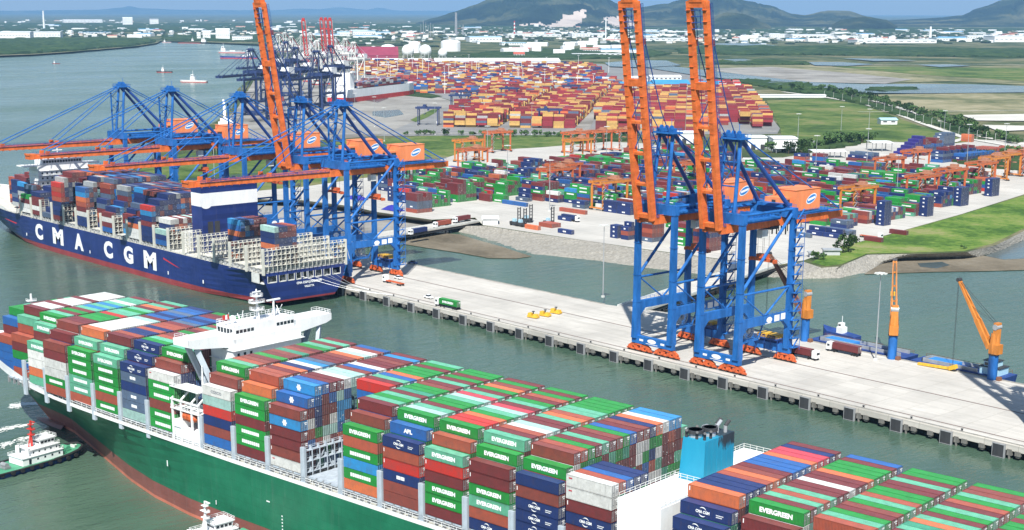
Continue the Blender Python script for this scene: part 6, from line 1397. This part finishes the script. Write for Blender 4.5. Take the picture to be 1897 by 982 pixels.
# ================================================================ pedestal jib cranes on the rear edge of the quay
def jib(base, tip, lab, boomm=m_rtgy, hook=None):
    b = Vector(base); r = empty('jib_crane', b, 0, lab, 'crane', 'pedestal jib cranes'); t = Vector(tip)-b; d = Vector((t.x, t.y, 0)).normalized(); n = Vector((-d.y, d.x, 0))
    m = MB(); m.tube((0, 0, 0), (0, 0, 9.4), 1.75, 18); m.tube((0, 0, 9.4), (0, 0, 9.9), 2.0, 18, 1); m.build('pedestal', [m_blue, m_dark], r)
    m = MB(); m.lathe((0, 0, 0), [(1.9, 9.9), (1.9, 13), (1.5, 17.5)], 12); c = -d*.6; m.obox(c, d, n, 13, 21.6, .8, 1.3); m.obox(c, d, n, 9.9, 13.5, 1.9, 1.7); m.build('tower', m_rtgy, r)
    m = MB(); w = n*1.5; f = d*1.6+Vector((0, 0, 11.6)); mid = f.lerp(t, .42)
    if boomm is None: boomm = m_rust
    for s in (-1, 1): m.beam(f+w*s*.8, mid+w*s*.6, .75, 1.7, 0); m.beam(mid+w*s*.6, t+w*s*.35, .6, 1.3, 0, .5, .7)
    for q in (.15, .4, .62, .82, .97): p = f.lerp(t, q); m.beam(p-w*.6, p+w*.6, .6)
    m.build('jib_boom', boomm, r)
    m = MB(); m.tube(t-n*.9, t+n*.9, .8, 10); m.build('tip_sheave', m_dark, r)
    m = MB(); m.tube(c+n*-1.5+Vector((0, 0, 20)), c+n*1.5+Vector((0, 0, 20)), 1.1, 12); m.build('winch_drum', m_silver, r)
    m = MB()
    for s in (-.8, .8): m.tube(c+n*s+Vector((0, 0, 20.8)), t+n*s*.6, .07, 4, caps=False); m.tube(c+n*s+Vector((0, 0, 20.8)), f.lerp(t, .6)+n*s*.6, .05, 4, caps=False)
    hz = hook if hook is not None else 3.
    m.tube(t, (t.x, t.y, hz), .06, 4, caps=False); m.tube(t+n*.5, (t.x+n.x*.5, t.y+n.y*.5, hz), .06, 4, caps=False); m.build('wire_rope', m_dark, r)
    if hook is not None: m = MB(); m.obox((t.x, t.y, 0), d, n, hz-1.6, hz, .6, .9, 0); m.tube((t.x, t.y, hz-1.6), (t.x, t.y, hz-3), .3, 6, 1); m.build('hook_block', [m_yellow, m_dark], r)
    m = MB(); m.box(2.2, 3.6, -1, .8, 0, 1.4); m.build('power_box', m_rust, r)
jib((-351.7, 482.6, 5), (-374.5, 486, 38.5), 'orange jib crane on blue column, left one with boom behind the big crane leg', m_rust)
p2_ = atY(1658, 482, 485+19); jib((-309.6, 482.6, 5), (p2_.x, p2_.y, p2_.z), 'orange jib crane on blue column, middle one with upright boom and hook', m_rtgy, 22)
jib((-266.2, 482.6, 5), (-283.8, 484.5, 40), 'orange jib crane on blue column, right one with boom leaning left', m_rtgy, 1)
# ================================================================ road vehicles
def wheels(m, xs, w, r=.5, mi=0):
    for x in xs:
        for y in (-w, w): m.tube((x, y-.15, r), (x, y+.15, r), r, 10, mi)
def truck(px, rz, lab, z=5.01, load=None, lcol='maroon', llab=None, logo=None, cab=m_white):
    p = at(*px, z); r = empty('container_truck', p, rz, lab, 'truck', 'container trucks')
    m = MB(); m.box(-9.0, -6.8, -1.2, 1.2, .9, 3.3); m.hexa([(-9, -1.2, 3.3), (-6.8, -1.2, 3.3), (-6.8, 1.2, 3.3), (-9, 1.2, 3.3)], [(-8.6, -1.1, 3.9), (-6.9, -1.1, 3.9), (-6.9, 1.1, 3.9), (-8.6, 1.1, 3.9)]); c = m.build('cab', cab, r)
    m = MB(); m.box(-9.03, -8.98, -1, 1, 2.2, 3.2); m.box(-8.6, -7.4, -1.23, -1.19, 2.2, 3.1); m.build('cab_window', m_glass, c)
    m = MB(); m.box(-9.0, -4.5, -.5, .5, .6, 1.0); m.box(-6.5, 6.2, -.9, -.6, 1.05, 1.45); m.box(-6.5, 6.2, .6, .9, 1.05, 1.45)
    for x in (-6, -3, 0, 3, 6): m.box(x-.2, x+.2, -1.2, 1.2, 1.1, 1.4)
    m.build('trailer', m_bogie if load is None else m_dark, r)
    m = MB(); wheels(m, (-8.2, -5.2, 3.2, 4.4, 5.6), 1.0); m.build('wheel', m_rubber, r)
    if load: q = Vector((-6.1, -1.22, 1.46)); q.rotate(Matrix.Rotation(rz, 3, 'Z')); add_container(lcol, p+q, rz, logo, llab, 'containers on trucks')
truck((833, 571), math.radians(2), 'white truck with a green container on the quay edge side', load=1, lcol='green', llab='green container on the white truck on the open quay', logo='E')
truck((732, 527), math.radians(-1), 'truck with empty orange trailer near the navy stern')
truck((1568, 656), math.radians(0), 'white truck with maroon container beside the tall lamp mast', load=1, lcol='maroon', llab='maroon container on the truck beside the tall lamp mast')
truck((1480, 661), PI+math.radians(1), 'white truck leaving from under the right quay crane', load=1, lcol='maroon', llab='maroon container on the truck under the right quay crane')
TA = math.atan2(137, -22)
truck((777, 434), TA, 'truck with navy container on the left trestle', 5.02, 1, 'navy', 'navy container on the truck on the left trestle'); truck((822, 420), TA, 'truck with rust red container on the left trestle', 5.02, 1, 'rust', 'rust red container on the middle trestle truck'); truck((858, 411), TA, 'truck with maroon container at the yard end of the left trestle', 5.02, 1, 'maroon', 'maroon container on the truck at the trestle end')
truck((1054, 409), PI, 'white truck with navy container on the apron', 5.02, 1, 'navy', 'navy container on the truck on the apron', 'C'); truck((1357, 502), TA, 'white truck on the right trestle', 5.02, 1, 'slate', 'slate blue container on the right trestle truck')
truck((1610, 441), PI, 'truck on the road below the navy stacks', 5.02); truck((1455, 402), 0, 'empty truck behind the right quay crane', 5.02)
def car(px, rz, mat, lab):
    r = empty('pickup_truck', at(*px, 5.01), rz, lab, 'car', 'cars on the quay'); m = MB(); m.box(-2.5, 2.5, -.95, .95, .45, 1.15); m.build('body', mat, r); m = MB(); m.hexa([(-1.3, -.9, 1.15), (.9, -.9, 1.15), (.9, .9, 1.15), (-1.3, .9, 1.15)], [(-.8, -.8, 1.85), (.6, -.8, 1.85), (.6, .8, 1.85), (-.8, .8, 1.85)]); m.build('cabin', m_glass, r)
    m = MB(); m.box(-.8, .6, -.8, .8, 1.85, 1.92); m.build('roof', mat, r); m = MB(); wheels(m, (-1.6, 1.6), .85, .4); m.build('wheel', m_rubber, r)
car((794, 553), 0, m_white, 'white pickup just left of the green container truck'); car((738, 517), 0, m_white, 'white pickup beside the orange crane bogies'); car((765, 489), .2, m_tug_blue, 'dark blue pickup at the rear quay edge'); car((1360, 498), TA, m_white, 'white pickup on the right trestle')
for k, px in enumerate([(988, 589), (1010, 586), (1030, 581)]):
    r = empty('yellow_spreader', at(*px, 5.01), math.radians(10), ['left', 'middle', 'right'][k]+' of three small yellow machines on the open quay', 'machine', 'yellow machines on the quay'); m = MB(); m.box(-2.6, 2.6, -1.2, 1.2, .3, 1.1); m.build('base', m_yellow, r)
    m = MB(); m.box(-2.4, -.4, -1, 1, 1.1, 2.2); m.box(.5, 2.3, -.9, .9, 1.1, 1.9); m.build('body', m_yellow, r); m = MB(); m.tube((0, 0, 1.1), (0, 0, 3), .2, 6); m.box(-.5, .5, -.5, .5, 2.8, 3.1); m.build('mast', m_dark, r)
def handler(px, rz, lab):
    r = empty('container_handler', at(*px, 5.01), rz, lab, 'machine', 'container handlers'); m = MB(); m.box(-4.5, 2.5, -1.6, 1.6, .8, 2.6); m.build('body', m_dark, r); m = MB(); m.box(-2.5, -.3, -1, 1, 2.6, 4.4); m.build('cab', m_roofc, r)
    m = MB(); 
    for y in (-1.1, 1.1): m.box(2.6, 3.1, y-.25, y+.25, .4, 12)
    for z in range(1, 12, 2): m.box(2.6, 3.1, -1.1, 1.1, z, z+.35)
    m.build('lift_mast', m_dark, r); m = MB(); wheels(m, (-3, 1.6), 1.6, .9); m.build('wheel', m_rubber, r)
handler((956, 418), 0, 'leftmost of the black-masted handlers at the apron edge'); handler((967, 420), 0, 'second black-masted handler from the left'); handler((978, 412), 0, 'third black-masted handler from the left'); handler((1018, 417), 0, 'rightmost black-masted handler at the apron edge')
# dark tarpaulin heaps by the left yard
for px, lab in (((705, 388), 'purple-blue tarpaulin heap behind the crane at navy stern'), ((640, 368), 'purple-blue tarpaulin heap between the left crane legs')):
    m = MB(); G = [[Vector((i*2.2, j*1.6, 3.4*math.sin(PI*min(1, max(0, i/8)))**.6*math.sin(PI*j/5)+rnd.uniform(0, .5))) for j in range(6)] for i in range(9)]
    for i in range(8):
        for j in range(5): m.face([G[i][j], G[i+1][j], G[i+1][j+1], G[i][j+1]])
    o = m.build('tarpaulin_heap', simple('tarpaulin', (.03, .03, .3), .6)); o.location = at(*px, 5.02); tag(o, lab, 'tarpaulin')
# ================================================================ tugs and boats
def tug(bow, direction, lab, mastm, deckm, hullm, L_=38, B=11.5):
    d = Vector(direction).normalized(); r = empty('tugboat', (bow[0], bow[1], 0), math.atan2(d.y, d.x)-PI, lab, 'tugboat')      # local +x runs aft
    pr_ = [(0, .6, 3.6), (1.5, 2.6, 3.4), (4, 4.3, 3.1), (8, 5.3, 2.8), (14, 5.75, 2.5), (26, 5.75, 2.3), (33, 5.4, 2.3), (L_, 4.4, 2.3)]
    m = MB()
    for (x0, b0, z0), (x1, b1, z1) in zip(pr_, pr_[1:]):
        for s in (-1, 1):
            q = [(x0, s*b0, z0), (x1, s*b1, z1), (x1+(.8 if x1 < 5 else 0), s*b1*.86, -1), (x0+(1.6 if x0 < 5 else 0), s*b0*.8, -1)]; m.face(q if s > 0 else q[::-1], 0)
        m.face([(x0, -b0, z0-.7), (x1, -b1, z1-.7), (x1, b1, z1-.7), (x0, b0, z0-.7)], 1)
    m.face([(L_, -4.4, 2.3), (L_, 4.4, 2.3), (L_, 3.8, -1), (L_, -3.8, -1)], 0); m.build('hull', [hullm, deckm], r)
    m = MB()
    for (x0, b0, z0), (x1, b1, z1) in zip(pr_, pr_[1:]):
        for s in (-1, 1): m.tube((x0, s*b0, z0-.35), (x1, s*b1, z1-.35), .5 if x0 < 9 else .35, 8)
    m.tube((0, -.7, 3.2), (0, .7, 3.2), .7, 8); m.build('fender', m_rubber, r)
    for k in range(9): t = MB(); x = 6+k*3.3; b = 5.9 if 9 < x < 30 else 5.3; t.tube((x, b-.1, 1.4), (x, b+.3, 1.4), .75, 10); t.tube((x, -b-.3, 1.4), (x, -b+.1, 1.4), .75, 10); t.build('tyre', m_rubber, r)
    m = MB(); m.box(9.5, 24, -3.6, 3.6, 1.8, 4.6); m.box(10.5, 20, -3.0, 3.0, 4.6, 7.0); m.box(9.3, 24.3, -3.9, 3.9, 4.55, 4.7); m.box(10.2, 21, -3.4, 3.4, 6.95, 7.1)
    dh = m.build('deck_house', m_white, r)
    m = MB(); m.hexa([(11.5, -2.1, 7.1), (16.5, -2.1, 7.1), (16.5, 2.1, 7.1), (11.5, 2.1, 7.1)], [(11, -2.4, 9.5), (16.7, -2.4, 9.5), (16.7, 2.4, 9.5), (11, 2.4, 9.5)]); m.box(10.8, 17, -2.7, 2.7, 9.5, 9.7); wh = m.build('wheelhouse', m_white, r)
    m = MB()
    for k in range(4): m.box(11.6+k*1.25, 12.5+k*1.25, -2.33, 2.33, 8.1, 9.1)
    m.box(11.15, 11.3, -1.8, 1.8, 8.1, 9.1); m.box(16.5, 16.64, -1.8, 1.8, 8.1, 9.1); m.build('wheelhouse_window', m_glass, wh)
    m = MB()
    for k in range(5): m.box(11+k*2.1, 11.5+k*2.1, -3.05, 3.05, 5.4, 6.1); m.box(10.5+k*2.6, 11.1+k*2.6, -3.65, 3.65, 3, 3.7)
    m.box(21, 21.8, -3.66, 3.66, 2, 3.9); m.build('window', m_glass, dh)
    m = MB(); m.tube((18, 0, 7), (18, 0, 17), .42, 8, r2=.22); m.tube((19.2, 0, 7), (18.1, 0, 13), .2, 6)
    for z, w in ((11.5, 1.3), (13.6, 1.6), (15.4, 1.)): m.box(17.5, 18.6, -w, w, z, z+.18); m.rail([(17.5, -w, z), (17.5, w, z), (18.6, w, z)], .7, .8, .07)
    m.box(17, 17.4, -1.1, 1.1, 16.2, 16.45); m.build('mast', mastm, r)
    m = MB()
    for y in (-2.6, 2.6): m.tube((21.5, y, 4.6), (21.5, y, 7.8), .6, 8)
    m.build('exhaust_pair', m_white, r) if False else None
    for y in (-2.6, 2.6): m = MB(); m.tube((21.5, y, 4.6), (21.5, y, 7.8), .6, 8); m.build('exhaust_pipe', m_white, r)
    m = MB(); m.tube((6, -1.6, 3.3), (6, 1.6, 3.3), .9, 10); m.box(5.2, 6.8, -1.9, 1.9, 2.3, 2.9); m.build('bow_winch', m_green_deck, r)
    m = MB(); m.tube((28, -1.3, 3), (28, 1.3, 3), .8, 10); m.box(27, 29, -1.6, 1.6, 1.7, 2.5); m.build('stern_winch', m_grey, r)
    m = MB(); m.tube((2.4, -.6, 2.6), (2.4, .6, 3.4), .3, 6); m.box(3, 3.4, -1, 1, 2.3, 3.5); m.build('bitt', m_offwhite, r)
    m = MB()
    for z, x0, x1, y in ((4.7, 9.3, 24.3, 3.8), (7.1, 10.2, 21, 3.3), (9.7, 10.8, 17, 2.6)): m.rail([(x0, -y, z), (x1, -y, z), (x1, y, z), (x0, y, z), (x0, -y, z)], 1., 1.6, .07)
    m.build('railing', m_white, r); return r
b1 = at(150, 819, 3); t1 = at(-10, 872, 1.5); tug((b1.x, b1.y), (b1.x-t1.x, b1.y-t1.y, 0), 'tugboat with red mast and blue hull nudging the green bow', m_red, m_green_deck, m_tug_blue).scale = (1, 1, .84)
b2 = at(490, 974, 3); t2 = at(330, 1026, 2); tug((b2.x, b2.y), (b2.x-t2.x, b2.y-t2.y, 0), 'tugboat with white lattice mast at the bottom edge beside green hull', m_white, m_green_deck, m_red).scale = (1, 1, .84)
def vessel(px, L_, B, rz, lab, hullm=m_dark, housem=m_white, hx=.2, z=1.8, cargo=None, name='river_boat', cat='boat', low=m_red):
    r = empty(name, at(*px, 0), rz, lab, cat); m = MB(); h = B/2; o = [(0, 0), (L_*.1, h*.75), (L_*.22, h), (L_*.96, h), (L_, h*.8)]; o = o+[(x, -y) for x, y in o[::-1][:-1]]
    m.hexa([(x, y, -.5) for x, y in o][::-1], [(x, y, z*.35) for x, y in o][::-1], 1, 'bt'); m.hexa([(x, y, z*.35) for x, y in o][::-1], [(x, y, z+(1-min(1, x/L_/.25))*z*.5) for x, y in o][::-1], 0); m.build('hull', [hullm, low], r)
    m = MB(); a = L_*hx; w = L_*.16; m.box(a, a+w, -h*.7, h*.7, z, z+h*1.1); m.box(a+w*.1, a+w*.7, -h*.5, h*.5, z+h*1.1, z+h*1.8); c = m.build('cabin', housem, r); m = MB(); m.box(a+w*.2, a+w*.6, -h*.52, h*.52, z+h*1.3, z+h*1.6); m.build('window', m_glass, c)
    m = MB(); m.tube((a+w*.5, 0, z+h*1.8), (a+w*.5, 0, z+h*3), h*.05, 6); m.build('mast', housem, r)
    if cargo:
        for k, cm in enumerate(cargo): m = MB(); x = L_*(.42+.5*k/len(cargo)); m.box(x, x+L_*.42/len(cargo), -h*.75, h*.75, z, z+h*.4+.2); m.build('cargo_hatch', cm, r)
    return r
vessel((290, 134), 36, 10, math.radians(45), 'small boat with white cabin alone in the river', m_dark, z=2.4, hx=.35); vessel((334, 152), 55, 13, math.radians(40), 'white vessel beyond the tip of the dark crane boom', m_offwhite, z=3, hx=.4); vessel((97, 118), 20, 6, math.radians(50), 'tiny dark boat far out on the river', z=1.4)
vessel((330, 80), 120, 22, math.radians(45), 'long dark barge near the upriver docks', m_rust, z=2.5, hx=.85); vessel((300, 79), 40, 10, math.radians(60), 'small boat near the mangrove point', m_wallg, z=2.5); vessel((350, 78), 60, 14, math.radians(50), 'second small barge near the upriver docks', m_wallg, z=2.5)
vessel((405, 98), 90, 18, math.radians(48), 'grey and white ship moored in mid river', m_wallg, z=5, hx=.1, cargo=[m_offwhite, m_grey]); vessel((408, 108), 110, 20, math.radians(48), 'dark blue ship moored in front of the grey one', m_tug_blue, z=5, hx=.7, cargo=[m_grey, m_offwhite, m_grey])
vessel((1524, 628), 19, 5., math.radians(-4), 'blue wooden boat with white cabin behind the quay', m_tug_blue, z=4.4, hx=.45)
def barge(x0, x1, y0, y1, lab, cab, tarp):
    r = empty('barge', (x0, y0, 3.2), 0, lab, 'barge'); L_, W = x1-x0, y1-y0; m = MB(); m.hexa([(2, .5, -4), (L_-1, .5, -4), (L_-1, W-.5, -4), (2, W-.5, -4)], [(0, 0, 2.1), (L_, 0, 2.1), (L_, W, 2.1), (0, W, 2.1)]); m.build('hull', m_tug_blue, r)
    m = MB(); m.box(4, L_-12 if cab else L_-3, 1.6, 2, 2.1, 3.4); m.box(4, L_-12 if cab else L_-3, W-2, W-1.6, 2.1, 3.4); m.box(4, 4.4, 1.6, W-1.6, 2.1, 3.4); m.build('coaming', m_silver, r)
    m = MB(); m.rail([(1, W-.3, 2.1), (L_-2, W-.3, 2.1)], 1.3, 1.8, .1); m.build('railing', m_rust, r)
    m = MB(); m.box(6, 6+L_*.3, 2.2, W-2.2, 2.2, 3.2); m.build('tarpaulin', tarp, r)
    if cab: m = MB(); m.box(L_-11, L_-3, 1.5, W-1.5, 2.1, 4.8); m.box(L_-10, L_-5, 2.4, W-2.4, 4.8, 7); c = m.build('cabin', m_roofc, r); m = MB(); m.box(L_-11.4, L_-2.6, 1.2, W-1.2, 4.8, 5.0); m.box(L_-10.4, L_-4.6, 2.1, W-2.1, 7, 7.2); m.build('cabin_roof', m_dark, c); m = MB(); m.box(L_-9.5, L_-5.5, 2.3, W-2.3, 5.4, 6.4); m.build('window', m_glass, c)
barge(-352, -306, 486, 496, 'long blue barge behind the quay between left and middle jib cranes', False, m_logoblue); barge(-303, -263, 485.5, 495.5, 'blue barge with dark roofed cabin at the right jib crane', True, m_logoblue)
m = MB(); m.beam((-297, 481.5, 5.6), (-284, 482.5, 5.9), 1.2, .9); m.beam((-284, 482.5, 5.9), (-281, 482.3, 7.2), 1.6, 1.6); tag(m.build('loading_hopper', m_yellow), 'long yellow boom part lying on the rear quay edge near the barge', 'machine')
# the ship and the coaster on the next berth
def far_ship(p, rz, L_, B, lab, hm, low, rows_=True):
    r = empty('container_ship', p, rz, lab, 'ship'); m = MB(); h = B/2; o = [(0, -h), (L_*.8, -h), (L_*.93, -h*.6), (L_, 0), (L_*.93, h*.6), (L_*.8, h), (0, h)]
    m.hexa([(x, y, -1) for x, y in o], [(x, y, 12) for x, y in o], 1, 'bt'); m.hexa([(x, y, 12) for x, y in o], [(x, y, 24) for x, y in o], 0); m.build('hull', [hm, low], r)
    m = MB(); m.box(8, 22, -h*.8, h*.8, 24, 50); m.box(8, 20, -h, h, 48, 50); m.build('deck_house', m_white, r)
    m = MB()
    for i in range(int((L_*.8-34)/14)):
        n = rnd.randint(2, 5)
        for q in range(int(B/2.5)):
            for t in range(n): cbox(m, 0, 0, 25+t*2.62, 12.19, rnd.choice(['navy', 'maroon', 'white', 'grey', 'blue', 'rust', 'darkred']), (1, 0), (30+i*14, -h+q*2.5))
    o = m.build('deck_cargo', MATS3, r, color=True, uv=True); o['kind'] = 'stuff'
fa = math.radians(118)
far_ship(at(628, 196, 0), fa, 270, 38, 'white and red hulled ship at the next berth behind dark cranes', m_white, m_red)
far_ship(at(560, 128, 0), fa, 250, 36, 'red hulled ship under the white upriver cranes', m_red, m_rust)
cg = empty('cargo_ship', at(420, 262, 0), math.radians(150), 'white cargo ship with deck cranes at the small berth', 'ship'); m = MB(); m.hexa([(0, -9, -1), (110, -9, -1), (110, 9, -1), (0, 9, -1)], [(0, -9, 6), (118, -8, 7), (118, 8, 7), (0, 9, 6)]); m.build('hull', m_rust, cg); m = MB(); m.box(2, 18, -8, 8, 6, 20); m.box(4, 14, -6, 6, 20, 24); m.build('deck_house', m_white, cg)
for k in range(3): m = MB(); x = 34+k*28; m.tube((x, 0, 6), (x, 0, 22), 1.2, 8); m.beam((x, 0, 18), (x+20, 0, 38), 1.6); m.build('deck_crane', m_white, cg)
m = MB(); m.box(22, 100, -7, 7, 6, 8.5); m.build('hatch_covers', m_offwhite, cg)
# ================================================================ foam around the bow and the tug
m = MB()
def foam(px0, px1, w, n):
    a, b = at(*px0, .06), at(*px1, .06); d = (b-a); u = d.normalized(); v = Vector((-u.y, u.x, 0))
    for i in range(n):
        t = rnd.random(); c = a+d*t+v*rnd.gauss(0, w*(.3+t)); s = rnd.uniform(.06, .42); e = rnd.uniform(1, 4); q = [c+(u*math.cos(g)*s*e+v*math.sin(g)*s)*rnd.uniform(.6, 1.1) for g in (0, 1.2, 2.3, 3.3, 4.4, 5.4)]; m.face([(p.x, p.y, .05+rnd.random()*.04) for p in q])
foam((95, 745), (18, 752), 1.5, 420); foam((60, 785), (-20, 800), 1.3, 260); foam((90, 800), (-10, 830), 1.4, 200); foam((110, 838), (30, 870), 1.2, 150); foam((95, 748), (40, 748), .7, 420)
tag(m.build('foam', simple('foam_white', (.75, .78, .76), .8)), 'thin white foam on the water around the bow and tug', 'foam', None, 'stuff')
# ================================================================ haze
m = MB(); m.box(-6.2e4, 6.2e4, -6.2e4, 6.2e4, -15, 1500)
mh = bpy.data.materials.new('haze'); mh.use_nodes = True; nt = mh.node_tree; nt.nodes.clear(); out = nt.nodes.new('ShaderNodeOutputMaterial'); pv = nt.nodes.new('ShaderNodeVolumePrincipled')
pv.inputs['Color'].default_value = (.30, .60, 1., 1); pv.inputs['Density'].default_value = 3.3e-5; pv.inputs['Anisotropy'].default_value = 0.
nt.links.new(pv.outputs[0], out.inputs['Volume']); tag(m.build('haze', mh), kind='stuff')
